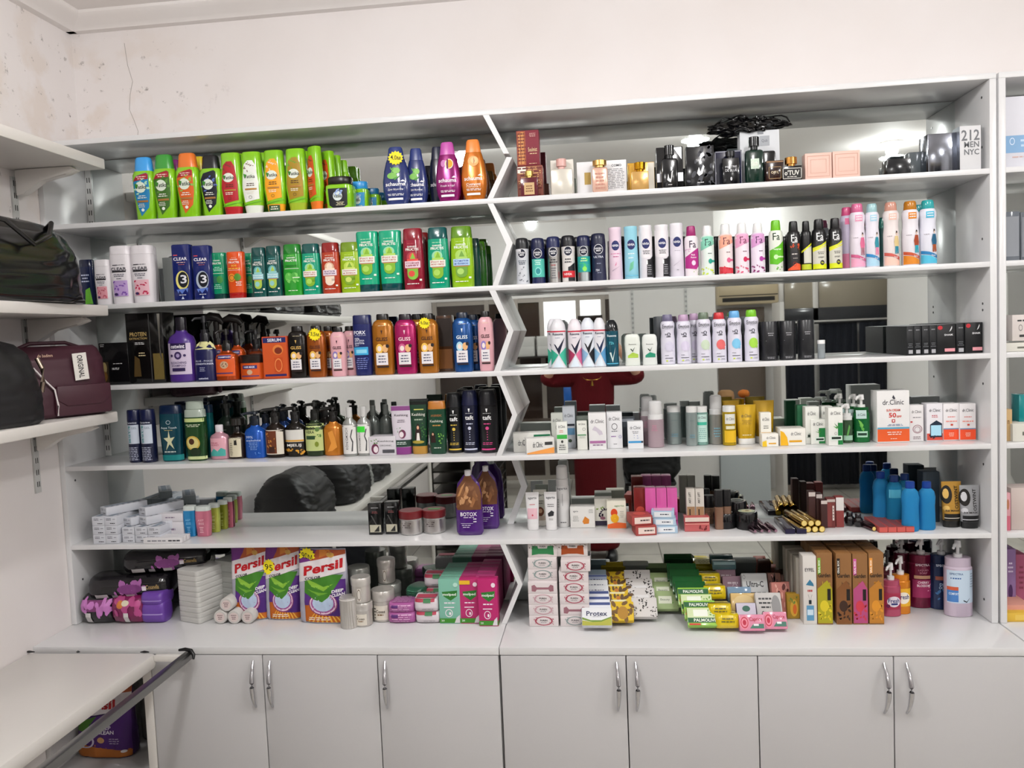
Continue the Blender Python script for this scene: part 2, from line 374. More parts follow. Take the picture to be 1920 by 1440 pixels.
K('scha_navy','shampoo_bottle','shampoo','scha',.084,.045,.195,['26336B:g','2A3A78'],scha('Для Мужчин')+HOP)
K('scha_navy_tag','shampoo_bottle','shampoo','scha',.084,.045,.195,['26336B:g','2A3A78'],scha('Для Мужчин')+HOP,extra=('star',.1,.80,.024,'4,0м'))
K('scha_mag','shampoo_bottle','shampoo','scha',.08,.045,.2,['8A1468:s','C052A8'],scha('Fresh it Up!')+[('E',-.28,.64,.2,.06,'C87AB8'),('E',.18,.63,.34,.085,'F0E0C8'),('E',.2,.63,.26,.068,'D8A018'),('R',-.02,.55,.12,.71,'6A1050')])
K('scha_or','shampoo_bottle','shampoo','scha',.08,.045,.2,['C8701C:s','F08A3C'],scha('Сияние')+[('T','Гиалурон +',0,.225,1.1,.035,'F8E8D0'),('E',.05,.64,.42,.085,'F2B070'),('E',.12,.655,.28,.055,'F6C890'),('P',[(.08,.72),(.16,.64),(.06,.57),(.1,.64)],'A83A18')])
K('scha_dark','shampoo_bottle','shampoo','scha',.08,.045,.195,['1C2036:g','20243C'],[('B','schauma',0,.36,1.42,.065,'D8D8E0')])
K('scha_red','shampoo_bottle','shampoo','scha',.075,.045,.16,['8A1020:g','6A0C18']); K('scha_brown','shampoo_bottle','shampoo','scha',.075,.045,.17,['6A3A14:g','8A5A20'])
# perfumes
def carton(name, w,d,h, c, art=(), top=None, side=None, cat='box', oname='perfume_box', **kw):
    a2=[]
    if top: a2.append(('U', top))
    if side: a2 += [('S', side),('L', side)]
    K(name, oname, cat, 'box', w,d,h, [c], art, a2, **kw)
GOLDP = [('R',-.95,.02,-.2,.98,'A5552E'),('R',-.8,.05,-.7,.9,'D8A060'),('R',-.6,.05,-.35,.95,'C98A4C'),('M',-.95,.1,-.2,.95,9,'6E2A1C'),('T','Soulmist',.42,.45,.8,.12,'E8D0A0'),('M',.1,.8,.8,.92,3,'D8A8A0'),('M',.1,.3,.85,.36,1,'D8B890'),('M',-.1,.03,.9,.07,1,'D8B890')]
carton('bx_maroon',.075,.06,.11,'7E2434:k',GOLDP); carton('bx_maroon2',.077,.06,.09,'8A4A3A:k',[('M',-.95,.03,.95,.97,16,'D8A868'),('R',-.95,.78,-.3,.97,'EDE6DC'),('M',-.95,.03,.95,.97,9,'6A2420')])
K('pf_red','perfume_bottle','perfume','box',.05,.025,.055,['5A1220:g','C8A860:m'],[('R',-.6,.08,.6,.72,'C9A878'),('M',-.45,.2,.45,.6,3,'7A4A2A')],extra=('neck',1,.024,.02))
K('pf_frost','perfume_bottle','perfume','box',.066,.03,.078,['DDD8CC:s','D8A8A0'],extra=('neck',1,.03,.03),bev=.006)
K('pf_pink','perfume_bottle','perfume','box',.045,.028,.075,['E2B8A4:s','C8A060:m'],[('M',-.7,.1,.7,.8,5,'B88070')],extra=('neck',1,.04,.02),bev=.008)
K('pf_gold','perfume_bottle','perfume','box',.05,.025,.064,['CDA25E:s','B8861E:c'],extra=('neck',1,.034,.032),bev=.002)
K('pf_black','perfume_bottle','perfume','box',.05,.025,.085,['0D0E12:g','101114:g'],[('P',[(-.35,.3),(-.2,.5),(-.1,.35),(.1,.32),(.2,.55),(.4,.6),(.25,.4),(.1,.22),(-.15,.25)],'E8E8EA'),('M',-.3,.12,.3,.17,1,'D8D8D8')],extra=('neck',1,.03,.035),bev=.008)
K('pf_green','perfume_bottle','perfume','box',.058,.028,.095,['0C2A20:g','14161A:g'],[('R',-.45,.42,.45,.72,'8A9488:m'),('T','Qub',-.05,.57,.7,.16,'E8E4D8')],extra=('neck',1,.034,.035),bev=.01)
K('pf_blue','perfume_bottle','perfume','box',.048,.025,.075,['07080E:g','0A0B12:g'],[('T','MAÎTRE',0,.68,1.4,.1,'D8D8DC'),('T','DE BLUE',0,.54,1.4,.1,'D8D8DC'),('E',0,.22,.12,.07,'C8C8CC')],extra=('neck',1,.028,.02))
K('pf_ball','perfume_bottle','perfume','box',.058,.03,.042,['0C0B0C:g','C8904A:c'],[('R',-.9,.12,.8,.8,'14100E'),('Q',-.95,.1,.95,.84,'D8D4CC'),('B',"o'TUV",-.02,.52,1.5,.34,'E8E4DC'),('M',-.7,.18,.7,.3,1,'D8D4CC')],extra=('neck',1,.036,.026))
carton('bx_como',.15,.02,.098,'E6E6E8:k',[('R',-.7,.32,-.44,.68,'B89A50'),('B','COMO',.6,.84,.4,.07,'3A3A3C'),('M',.1,.15,.95,.76,12,'9A9A9E'),('R',-.97,.02,.97,.04,'C8C8C8')])
carton('bx_white_small',.068,.03,.1,'DCD8CE:k'); carton('bx_gold',.08,.03,.086,'D8A63C:s',[('R',.5,.02,.98,.98,'D8D4C8'),('R',-.97,.05,-.9,.95,'8A6418')])
carton('bx_blk',.085,.04,.122,'101114:g',[('R',-.98,.20,.98,.40,'A9A9AE:m'),('M',-.4,.04,.5,.13,2,'C8C8CC'),('P',[(.3,.98),(.9,.98),(.9,.7)],'B8BAC0:m')])
carton('bx_blk2',.088,.04,.118,'15161A:g',[('D',-.9,.04,.9,.96,26,'3A3B42'),('B','YAWUTI',0,.66,.6,.06,'D8D8DA'),('P',[(-.25,.35),(-.1,.5),(0,.38),(.2,.55),(.3,.5),(.15,.33),(-.1,.28)],'E8E8EA'),('M',-.25,.1,.25,.15,1,'D0D0D0')])
carton('bx_navy',.088,.04,.1,'181B38:g',[('Q',-.98,.01,.98,.99,'9A9AA8'),('R',-.9,.04,-.2,.8,'101226')])
carton('bx_bigwhite',.125,.05,.165,'D9DCE0:k',[('R',.0,.72,.5,.9,'A8ACB2'),('T','Qub',.25,.81,.3,.06,'6A6E74'),('R',-.1,.93,.2,.99,'8A8E94')])
carton('bx_phone',.05,.025,.095,'0A0B0E:g',bev=.008); carton('bx_brown',.058,.03,.064,'2A1512:g',[('Q',-.7,.14,.7,.7,'B89868'),('B','OJTC',0,.42,.9,.16,'D8C8A8'),('R',-.95,.9,.95,.97,'8A6848')])
carton('bx_pink',.083,.04,.084,'E3BDAF:l',[('Q',-.85,.1,.85,.9,'D0A292'),('Q',-.6,.24,.6,.76,'D8AC9C')]); carton('bx_dark',.07,.06,.046,'14161A:g'); carton('bx_greyd',.06,.05,.062,'5C6468:g')
carton('bx_silver',.098,.07,.12,'9296A0:c'); carton('bx_212',.062,.05,.14,'D2D2D4:k',[('B','212',0,.79,1.7,.24,'6A6C70'),('B','MEN',.1,.58,1.4,.13,'6A6C70'),('B','NYC',.1,.41,1.4,.13,'6A6C70')],side=[('R',-1,0,1,1,'7A7E86:m')])
# row two, left
def clr(c1,c2): return [('R',-.55,.66,-.1,.675,'20202A'),('M',-.2,.655,.6,.68,1,'6A6A70'),('B','CLEAR',0,.60,1.4,.055,'3A3A42'),('R',-.62,.545,.65,.57,'1C1820'),('M',-.5,.46,.5,.52,2,'6A6A78'),('M',-.3,.42,.3,.45,1,'6A6A78'),('R',-.55,.13,.7,.40,c1),('D',-.5,.15,.65,.40,16,c2),('E',-.35,.165,.16,.025,'3A2A5A')]
K('clear_lilac','shampoo_bottle','shampoo','clear',.064,.04,.195,['E3DEE2:p','E3DEE2:p'],clr('B79ACD','7A4FA8'))
K('clear_pink','shampoo_bottle','shampoo','clear',.064,.04,.195,['E3DEE2:p','E3DEE2:p'],clr('E3B3BE','C02A50'))
K('clear_small','shampoo_bottle','shampoo','clear',.052,.034,.14,['DEDADD:p','DEDADD:p'],clr('D8949E','B85A6A'))
K('clear_plain','shampoo_bottle','shampoo','clear',.06,.04,.185,['E3DEE2:p','E3DEE2:p'])
def clm(c): return [('R',-.75,.80,-.3,.815,'D84A4A'),('B','CLEAR',0,.74,1.5,.055,'EDEDF4'),('M',-.6,.665,.7,.69,1,'F0C8B8'),('M',-.4,.63,.6,.65,1,'C86A5A'),('E',.1,.36,.72,.17,c),('E',.18,.37,.56,.14,'121420'),('B','3',.25,.38,.7,.15,'E8E8EE'),('P',[(-.6,.2),(-.4,.13),(-.3,.18),(0,.12),(.4,.2),(.6,.14),(.7,.22)],'5A78C8'),('M',-.4,.09,.5,.115,1,'E8E8F0'),('P',[(-.1,.03),(.2,.03),(.05,.08)],'C8D0E8')]
K('clear_men_y','shampoo_bottle','shampoo','box',.058,.035,.19,['1B2566:g'],clm('E3D87C'),bev=.006); K('clear_men_s','shampoo_bottle','shampoo','box',.056,.035,.188,['1B2566:g'],clm('A9B4C4'),bev=.006)
K('blue_green','shampoo_bottle','shampoo','clear',.05,.035,.14,['1A2448:g','141B38:g'],[('M',-.5,.5,.6,.7,3,'C8D0E8'),('P',[(-.2,.05),(.8,.05),(.6,.4),(0,.35)],'6FBF3A')])
def fru(mid, lab='Рост во|всю силу', f1='A8D25A', f2='7FB32A', inv=False, labc='E3E3DA', ink='B0402A'):
    o=.0 if not inv else .12; t=lambda z: z+o
    a=[('M',-.5,t(.735),.5,t(.765),1,mid),('B','GARNIER',0,t(.70),.9,.026,'F4F4EE'),('B','FRUCTIS',0,t(.655),1.2,.042,'FAFAF4'),('E',-.02,t(.53),.5,.085,mid),('E',0,t(.535),.3,.06,f1),('P',[(-.25,t(.48)),(.05,t(.6)),(.3,t(.5)),(0,t(.47))],f2),('R',-.5,t(.44),.55,t(.5),f1),('R',-.72,t(.355),.72,t(.465),labc)]
    l=lab.split('|')
    for i,s in enumerate(l): a.append(('B',s,0,t(.435-.045*i),1.2,.03,ink))
    a += [('R',-.6,t(.34),.6,t(.35),'D06A4A'),('E',0,t(.245),.5,.085,f2),('P',[(-.5,t(.34)),(.5,t(.34)),(.5,t(.25)),(-.5,t(.25))],f2),('E',-.1,t(.26),.3,.05,f1),('M',-.6,t(.08),.55,t(.11),1,'F4F4EE'),('R',.6,t(.14),.8,t(.17),'E8F0E0')]
    return a
K('fr_teal','shampoo_bottle','shampoo','fru',.066,.042,.19,['0B9A78:g','0B4F4C:g'],fru('8FD0A8'))
K('fr_tealL','shampoo_bottle','shampoo','fru',.078,.05,.235,['0B9A78:g','0B4F50:g'],fru('8FD0A8'))
K('fr_lime','shampoo_bottle','shampoo','fru',.07,.042,.19,['94B818:g','6E8E18:g'],fru('B8D24A','Укрепление|и блеск','C8D868','7FA82A'))
K('fr_limeL','shampoo_bottle','shampoo','fru',.078,.05,.235,['8FBB16:g','5E8A1C:g'],fru('A8D058','Сила|и блеск','A8D068','6FA03A',labc='A9C6E4',ink='2A4A98'))
K('fr_redL','shampoo_bottle','shampoo','fru',.074,.05,.23,['8E1830:g','861828:g'],fru('A83040','Стойкий|цвет','D8483A','7FB83A',labc='E4C8D4',ink='8A1838'))
K('fr_red','shampoo_bottle','shampoo','fru',.066,.042,.19,['B03A20:g','8A1A18:g'],fru('D8B090','SOS|кератин','F0D8C0','EAD6C4',labc='E4D2DC',ink='5A3A6A'))
K('fr_green','shampoo_bottle','shampoo','fru',.07,.042,.19,['2A9A2C:g','1C7A24:g'],[('M',-.4,.765,.4,.79,1,'8ACB6A'),('B','GARNIER',0,.735,.9,.026,'F4F4EE'),('B','FRUCTIS',0,.68,1.2,.042,'FAFAF4'),('B','Свежесть',0,.58,1.2,.05,'1C6A20'),('R',-.7,.52,.75,.528,'E8F4DC'),('E',-.3,.36,.4,.09,'5CB84A'),('E',.3,.36,.4,.09,'4CA840'),('D',-.6,.26,.7,.46,12,'7ACB62'),('R',.1,.34,.8,.355,'E8F4DC'),('M',-.5,.08,.7,.11,1,'E8F4DC')])
K('fr_dk','shampoo_bottle','shampoo','fru',.062,.042,.185,['14504C:g','104644:g'],fru('5FA8A8','Кокосовая|вода','8FC8C4','A8C44A',labc='8FC4CC',ink='E8F4F4'))
K('fr_greeninv','conditioner_bottle','conditioner','fruinv',.06,.042,.175,['0C8A60:g','0B3F3C:g'],[('B','GARNIER',0,.83,.9,.026,'F4F4EE'),('B','FRUCTIS',0,.77,1.1,.042,'FAFAF4'),('M',-.5,.6,.6,.7,3,'A8E0C8'),('R',-.8,.55,.8,.558,'E8F4DC'),('E',-.3,.42,.4,.08,'2A6A58'),('E',.3,.42,.4,.08,'3A8A3A'),('M',-.5,.22,.5,.33,3,'A8E0C8')])
K('fr_orinv','conditioner_bottle','conditioner','fruinv',.062,.042,.175,['D8501C:g','A81A18:g'],[('M',-.4,.86,.4,.88,1,'F0C0A0'),('B','GARNIER',0,.83,.9,.026,'F8EEE4'),('B','FRUCTIS',0,.77,1.2,.042,'FAFAF4'),('B','SOS',0,.70,.6,.04,'F2C84A'),('M',-.7,.62,.7,.66,1,'F2C84A'),('R',-.75,.6,.75,.606,'F8EEE4'),('E',-.32,.44,.42,.09,'E8902A'),('O',-.32,.44,.3,.06,'7A2A10'),('E',.35,.45,.38,.08,'4F8A2A'),('M',.1,.26,.8,.36,3,'F8EEE4')])
K('fr_tealInv','conditioner_bottle','conditioner','fruinv',.078,.05,.225,['0FA27A:g','0A4448:g'],fru('8FD0A8',inv=True))
K('fr_back_red','shampoo_bottle','shampoo','fru',.07,.05,.22,['7E1A1C:g','6E1418:g']); K('fr_back_dk','shampoo_bottle','shampoo','fru',.07,.045,.195,['0C4A3C:g','083830:g']); K('fr_back_gr','shampoo_bottle','shampoo','fru',.065,.045,.19,['2E7A1C:g','4E8A1C:g'])
carton('bx_gr1',.04,.04,.13,'7C807E:l',oname='carton'); carton('bx_gr2',.045,.04,.135,'50524F:l',oname='carton')
# row two, right
def niv(*rest): return [('E',0,.66,.62,.105,'E8E8EC'),('E',0,.66,.56,.095,'10152E'),('B','NIVEA',0,.675,.95,.04,'F2F2F4'),('B','MEN',0,.63,.6,.032,'F2F2F4')]+list(rest)
def nivf(*rest): return [('E',0,.65,.56,.095,'1A2460'),('B','NIVEA',0,.65,.95,.042,'F2F2F4')]+list(rest)
N=dict(oname='deodorant_can',cat='deodorant')
def KC(name, shape, w, h, cols, art, **kw): K(name,'deodorant_can','deodorant',shape,w,w,h,cols,art,**kw)
KC('nm_black','nivm',.044,.155,['C9CCD2:p','14151A'],niv(('P',[(-.9,.76),(-.1,.76),(-.1,.70),(-.9,.7)],'D8D8DC'),('M',-.6,.42,.6,.52,3,'3A4A5A'),('D',-.6,.05,.7,.38,10,'6A7078')))
KC('nm_blue','nivm',.046,.155,['16204C:g','161C40'],niv(('R',-.9,.14,.9,.54,'4FB8A8'),('M',-.5,.40,.5,.52,3,'E0F4EC'),('E',0,.27,.45,.09,'8ADCD0'),('E',0,.27,.34,.065,'2A8A90')))
KC('nm_silver','nivm',.046,.158,['A9A8A6:m','1B2350'],niv(('M',-.6,.42,.6,.52,2,'2A2A30'),('M',-.4,.36,.4,.40,1,'B03A3A'),('M',-.4,.08,.4,.34,5,'6A6A70')))
KC('nm_white','nivm',.046,.16,['D9D5D2:p','15161C'],niv(('M',-.6,.40,.5,.52,2,'4A4A50'),('P',[(-.05,.02),(.9,.02),(.9,.42),(.3,.34),(-.05,.32)],'15161C'),('R',-.9,.10,.9,.24,'C8202C'),('B','NIVEA',-.1,.17,1.1,.05,'F4E8E8')))
KC('nm_green','nivm',.046,.158,['A8B0B2:m','151C44'],niv(('R',-.92,.2,.92,.54,'1E9C98'),('D',-.8,.22,.8,.5,12,'3FC46A'),('M',-.5,.42,.5,.52,2,'D8F0A0'),('E',.1,.27,.32,.055,'8ADC5A')))
KC('nm_navy','nivm',.05,.165,['1B2140:p','171C38'],niv(('B','ULTRA',0,.50,1.3,.045,'D8DCE8'),('M',-.4,.34,.4,.38,1,'8A90A8'),('B','72H',-.2,.22,.5,.045,'D8DCE8'),('M',-.4,.15,.5,.18,1,'8A90A8')))
KC('nm_back','nivm',.044,.15,['14161E:g','14151A'],[])
KC('nw_pink','nivw',.046,.175,['E2CBDA:p','E2CBDA:p'],nivf(('M',-.8,.48,.8,.51,1,'C86A9A'),('M',-.6,.42,.6,.46,1,'B85A8A'),('P',[(-.2,.26),(.1,.34),(.05,.28)],'D87AA0'),('P',[(-.6,.16),(.6,.26),(-.5,.18)],'9A8AA0')))
KC('nw_aqua','nivw',.046,.178,['8FCBDC:p','8FCBDC:p'],nivf(('M',-.6,.46,.6,.5,1,'F2FAFC'),('M',-.6,.38,.4,.42,1,'F2FAFC'),('P',[(-.4,.14),(-.2,.3),(.3,.34),(.2,.2)],'6FBF9A'),('R',-.9,.05,.9,.08,'6FB8D0')))
BW=[('P',[(-.96,.9),(.96,.9),(.96,.44),(.6,.38),(-.6,.38),(-.96,.44)],'E6E2E6'),('P',[(.05,.02),(.96,.02),(.96,.42),(.6,.36),(.1,.35)],'17171C'),('M',.1,.06,.8,.26,5,'9A9AA0'),('R',-.03,.26,.2,.34,'F2F2F2')]
KC('nw_bw','nivw',.048,.178,['DFDCE2:p','E4E2E6:p'],BW+nivf(('M',-.5,.45,.6,.53,3,'2A2A32')))
KC('nw_white','nivw',.048,.18,['DCD6E2:p','E2E0E6:p'],nivf(('M',-.5,.48,.5,.5,1,'A8A0B0'),('P',[(-.6,.2),(.6,.32),(-.5,.22)],'B0A8B8'),('M',-.2,.12,.2,.14,1,'3A3A42')))
def fa(ink, top, tag, bot, deco): return [('P',[(-.95,.78),(.95,.78),(.95,.62),(-.95,.50)],top)]*(top is not None)+[('T','Fa',.05,.655,.95,.14,ink),('M',-.2,.42,.7,.45,1,ink),('E',.3,.28,.28,.05,tag),('R',.4,.26,.96,.30,tag)]+([('P',[(-.95,.02),(.95,.02),(.95,.12),(-.95,.16)],bot)] if bot else [])+[('D',-.8,.03,.8,.16,10,deco)]
KC('fa_pink','fa',.05,.172,['E6DCE2:p','9A1A66'],[('P',[(-.95,.16),(-.95,.38),(.3,.5),(.96,.56),(.96,.2),(.6,.13)],'B02482'),('T','Fa',.1,.63,.95,.14,'2A1A3A'),('B','Pink',.15,.42,.6,.035,'F6E8F2'),('B','Passion',.2,.37,.8,.03,'F6E8F2'),('E',.2,.26,.3,.05,'F0D0E4'),('D',-.9,.44,-.2,.54,8,'D8A0C8'),('D',.1,.02,.9,.12,6,'8FB85A')])
KC('fa_mint','fa',.05,.172,['D9E4DE:p','E8E8E8'],fa('123A34','84CBB2','1E9A86',None,'C8DC4A'))
KC('fa_peach','fa',.05,.174,['E6DADA:p','E8E8E8'],fa('5A1A30','EFA890','D8608A','D03A48','C81A30'))
KC('fa_rose','fa',.05,.174,['E6DAE2:p','E8E8E8'],fa('6A1040','E2A2C4','C81A50',None,'D85A7A'))
KC('fa_violet','fa',.05,.174,['E3D8E6:p','E8E8E8'],fa('4A0F4A','D69CCE','B03AA0',None,'8A2A6A'))
KC('fa_green','fa',.05,.178,['E3E8DC:p','6FBF1E'],[('P',[(-.95,.16),(-.95,.42),(.2,.5),(.96,.6),(.96,.22),(0,.14)],'5FB81E'),('T','Fa',-.1,.68,.95,.14,'14301A'),('B','энергия',0,.43,1.1,.035,'F0F6E8'),('E',-.2,.29,.3,.045,'C8EDB0'),('R',-.1,.275,.96,.305,'C8EDB0'),('D',-.2,.03,.7,.12,5,'5FA82A')])
def fam(c, strip): return [('T','Fa',-.05,.655,.95,.14,'F4F4F4'),('B','MEN',0,.575,.75,.03,'F4F4F4')]+strip
KC('fm_red','fa',.05,.17,['1A171A:p','121214'],fam('',[('D',-.6,.42,.7,.54,9,'C84A24'),('M',-.7,.32,.6,.36,1,'E8E0D8'),('M',-.4,.24,.5,.27,1,'B8B0A8'),('P',[(-.95,.02),(.95,.02),(.95,.13),(.2,.16),(-.4,.1),(-.95,.05)],'E2552E'),('O',-.05,.14,.25,.045,'8A2A18')]))
YST=[('P',[(-.95,.42),(.1,.47),(.95,.55),(.95,.12),(-.95,.12)],'CFCDC0'),('P',[(-.95,.44),(.1,.49),(.95,.57),(.95,.53),(.1,.45),(-.95,.39)],'D8DC2A'),('P',[(-.95,.40),(.1,.44),(.95,.5),(.95,.47),(-.95,.36)],'E4E43A'),('M',-.5,.30,.6,.36,2,'2A2A2A'),('B','спорт',.05,.24,.8,.035,'2A2A2A'),('R',-.95,.02,.95,.12,'D4DC1E'),('E',.2,.14,.3,.05,'1A1A1A'),('B','72h',.2,.14,.35,.03,'E8E84A')]
KC('fm_yel','fa',.05,.172,['141416:p','101012'],fam('',YST)); KC('fm_side','fa',.042,.168,['141416:p','101012'],[('P',[(-.6,.42),(.9,.5),(.9,.15),(-.6,.15)],'CFCDC0'),('P',[(-.95,.4),(.9,.56),(.9,.52),(-.95,.36)],'D8DC2A'),('R',-.95,.02,.95,.13,'B8C42A')])
def beau(c, dk, coat, leg): return [('R',-.5,.72,.45,.82,c),('M',-.4,.735,.35,.81,2,'F0ECEC'),('P',[(-.95,.22),(-.2,.2),(.96,.14),(.96,.09),(-.1,.15),(-.95,.17)],dk),('P',[(-.95,.16),(-.1,.14),(.96,.08),(.96,.02),(-.95,.02)],c),('T','Soul',.3,.145,.5,.03,'F6F2F2'),('E',.42,.52,.11,.03,'3A2A24'),('E',.42,.50,.08,.02,'E8C8B0'),('P',[(.2,.47),(.62,.47),(.78,.36),(.7,.3),(.15,.3),(.05,.38)],coat),('P',[(.2,.31),(.68,.31),(.72,.2),(.5,.19),(.45,.26),(.36,.19),(.18,.2)],leg),('M',-.8,.46,-.1,.48,1,'A8A0A8')]
KC('be_pink','tall',.056,.215,['E2D9E4:p','D26A94:g'],beau('E8A2BE','C85A86','D86A90','A8707E'))
KC('be_pale','tall',.054,.215,['DFDCE6:p','9CC4C8:g'],beau('A8D0E4','2A86C0','2A8EA0','E088A8'))
KC('be_peach','tall',.056,.215,['E4DAD8:p','CB9280:g'],beau('EFC4B4','C85A50','D8C088','2A8AA0'))
KC('be_or','tall',.06,.215,['E2DEE4:p','B8761C:g'],beau('D8841E','C2502C','A0421E','1E9CB0'))
KC('be_teal','tall',.06,.215,['DEDFEA:p','2AA0A4:g'],beau('4FB8D8','1E78B0','1E5E80','A04A1E'))
KC('be_back','tall',.054,.21,['C8C4D0:p','2A8A90:g'],[]); KC('be_backp','tall',.054,.21,['C0B6CC:p','C84E7E:g'],[('R',-.5,.72,.45,.82,'D87098'),('R',-.95,.02,.95,.25,'C4708E')]); KC('gr_back','can',.03,.175,['0E3A38:g','1A5A50:g'],[])
# row three, left
carton('bx_prot',.105,.05,.125,'0C0C0E:g',[('R',-.98,.02,-.4,.55,'2A2012'),('E',-.7,.4,.18,.14,'8A7A50'),('E',-.7,.2,.2,.12,'6A4A20'),('M',-.2,.48,.7,.52,1,'B8B8B8'),('B','NUTLY',.1,.38,.5,.05,'D8D8D8'),('M',-.9,.9,-.6,.98,2,'C8C8C8')],oname='carton')
carton('bx_prot2',.12,.06,.2,'0E0D0D:g',[('B','PROTEIN',-.35,.70,.9,.06,'A8905A'),('B','EXTRACTION',-.35,.64,.95,.03,'A8905A'),('M',-.6,.55,0,.59,2,'D8D8D8'),('R',.25,.02,.3,.98,'3A3A3A'),('P',[(-.7,.1),(-.3,.1),(-.35,.35),(-.6,.4)],'4A3818'),('M',-.4,.38,0,.45,2,'C8B890'),('R',.4,.05,.95,.42,'6A5A2C'),('P',[(.75,.98),(.9,.98),(.82,.5),(.9,.3),(.78,.4)],'C8C8C0:m')],oname='carton')
K('ost_purple','shampoo_bottle','shampoo','round',.083,.06,.17,['4A2A80:p','16121C'],[('R',-.88,.12,.88,.60,'CDBFD6'),('R',-.6,.5,.6,.6,'2A1A4A'),('B','ostwint',0,.55,1.05,.06,'F0ECF4'),('E',0,.41,.28,.06,'3A2A5A'),('E',0,.41,.14,.03,'A898C0'),('E',-.5,.41,.1,.02,'3A2A5A'),('E',.5,.41,.1,.02,'3A2A5A'),('T','BLEACHING',0,.30,1.2,.035,'4A3A6A'),('T','SHAMPOO',0,.255,1.1,.03,'4A3A6A'),('R',-.5,.17,.5,.22,'2A1A4A')])
K('pump_cream','conditioner_bottle','conditioner','round',.07,.05,.14,['16184A:p','14141A'],[('P',[(-.98,.66),(.98,.66),(.8,.76),(.5,.82),(-.5,.82),(-.8,.76)],'D8D49A'),('T','BLUE - PHASE',.1,.42,1.5,.035,'C8CCE0'),('B','CONDITIONER',.1,.36,1.6,.035,'D8DCF0'),('M',-.4,.2,.3,.3,3,'A8ACC8'),('B','ostwint',0,.06,.9,.04,'D8DCF0')],extra=('pump',1,.05))
ARG=[('R',-.85,.12,.85,.70,'D8581C'),('R',-.6,.58,.6,.68,'2A2A70'),('B','SHAMPOO',0,.63,1.0,.04,'E8E8F4'),('E',0,.42,.36,.1,'C8A888'),('D',-.25,.36,.25,.48,8,'5A2A18'),('R',-.8,.18,.7,.215,'5A3A6A')]
K('arg_pump','shampoo_bottle','shampoo','round',.078,.055,.115,['A8400F:s','14100E'],ARG,extra=('pump',1,.045))
K('arg_trig','spray_bottle','spray bottle','round',.06,.045,.13,['B8480F:s','14100E'],ARG,extra=('trig',1,.06)); K('arg_blk','spray_bottle','spray bottle','round',.07,.05,.12,['8A3A14:s','121012'],[('R',-.8,.3,.8,.8,'3A1A14')],extra=('pump',1,.04,.011))
K('arg_jar','hair_mask_jar','jar','jar',.09,.09,.08,['D4561A:p','1E1410'],[('R',-.55,.44,.5,.58,'2A2A70'),('B','HAIR MASK',-.02,.51,.8,.08,'E8E8F4'),('E',0,.3,.2,.1,'C8A888'),('R',-.7,.12,.6,.17,'5A3A6A')])
carton('bx_serum',.083,.05,.145,'B8421A:k',[('R',-.95,.03,.95,.97,'CC5420'),('R',-.92,.85,.9,.97,'1E2260'),('B','SERUM',0,.91,1.1,.075,'F0F0F8'),('E',.25,.68,.42,.12,'E0803A'),('E',.28,.66,.3,.08,'7A2A14'),('R',-.1,.15,.6,.5,'C24A18'),('O',.25,.32,.3,.16,'E89050'),('R',-.85,.06,.85,.11,'2A2260')],oname='carton')
def gli(ink='1C1410', c='F0C050', lab='E6E2E4'): return [('M',-.5,.80,.7,.815,1,'E8D8B0'),('P',[(-.08,.73),(.1,.73),(.02,.66)],ink),('B','GLISS',0,.585,1.1,.06,ink),('E',-.25,.43,.34,.08,c),('E',.28,.43,.26,.065,'E4B078'),('E',-.25,.43,.2,.045,'F0E0D8'),('E',.5,.47,.15,.03,'20181C'),('R',-.6,.16,.5,.36,lab),('M',-.5,.19,.4,.33,3,'5A5A70'),('R',-.55,.12,.55,.145,'2A1A18')]
K('gl_black','shampoo_bottle','shampoo','gliss',.064,.042,.178,['15100C:s','120F0E'],gli('D8B060')); K('gl_amber','shampoo_bottle','shampoo','gliss',.062,.042,.175,['9A4E10:s','14100E'],gli('4A1C0A')); K('gl_amber_tag','shampoo_bottle','shampoo','gliss',.064,.042,.178,['9A4E10:s','14100E'],gli('4A1C0A'),extra=('star',.1,.83,.0225,'3,5м'))
K('gl_amberL','shampoo_bottle','shampoo','gliss',.076,.05,.21,['A86818:s','14100E'],gli('3A1A08')); K('gl_amberL_tag','shampoo_bottle','shampoo','gliss',.074,.05,.212,['A86818:s','14100E'],gli('3A1A08'),extra=('star',-.15,.84,.021,'6,0м'))
K('gl_pink','shampoo_bottle','shampoo','gliss',.056,.04,.175,['DCA6AE:p','14100E'],gli('3A141C','8A7AC0')); K('gl_mag','shampoo_bottle','shampoo','gliss',.08,.052,.212,['A8165E:s','18101A'],gli('F0D0D8','C85A8A'))
K('gl_blue','shampoo_bottle','shampoo','gliss',.076,.05,.21,['104A8A:s','0C1A30'],gli('E8F0F4','A8D8E8')); K('gl_pinkL','shampoo_bottle','shampoo','gliss',.06,.045,.208,['DCA6AE:p','14100E'],gli('3A141C','8A7AC0'))
K('forx','shampoo_bottle','shampoo','clear',.068,.045,.215,['161F5C:p','141B50:p'],[('B','FORX',-.15,.71,1.2,.06,'EDEDF6'),('M',-.7,.655,.5,.67,1,'C8CCE0'),('B','ГЕЛЬ',-.45,.61,.5,.03,'E8E8F4'),('B','ДЛЯ ДУША',-.2,.575,1.0,.03,'E8E8F4'),('B','ШАМПУНЬ',-.2,.535,1.0,.03,'E8E8F4'),('B','2 in 1',-.5,.50,.4,.025,'E8E8F4'),('R',-.85,.34,.65,.47,'3AA6D8'),('R',-.6,.37,.5,.43,'8AD0E8'),('O',.4,.27,.25,.03,'4A6AB8'),('M',-.7,.1,.6,.3,6,'7A84C0')])
carton('bx_translu',.06,.045,.2,'4A2E1A:g',[('R',-.9,.05,.9,.4,'7A4A1A'),('R',-.9,.45,.9,.95,'241812')],oname='carton')
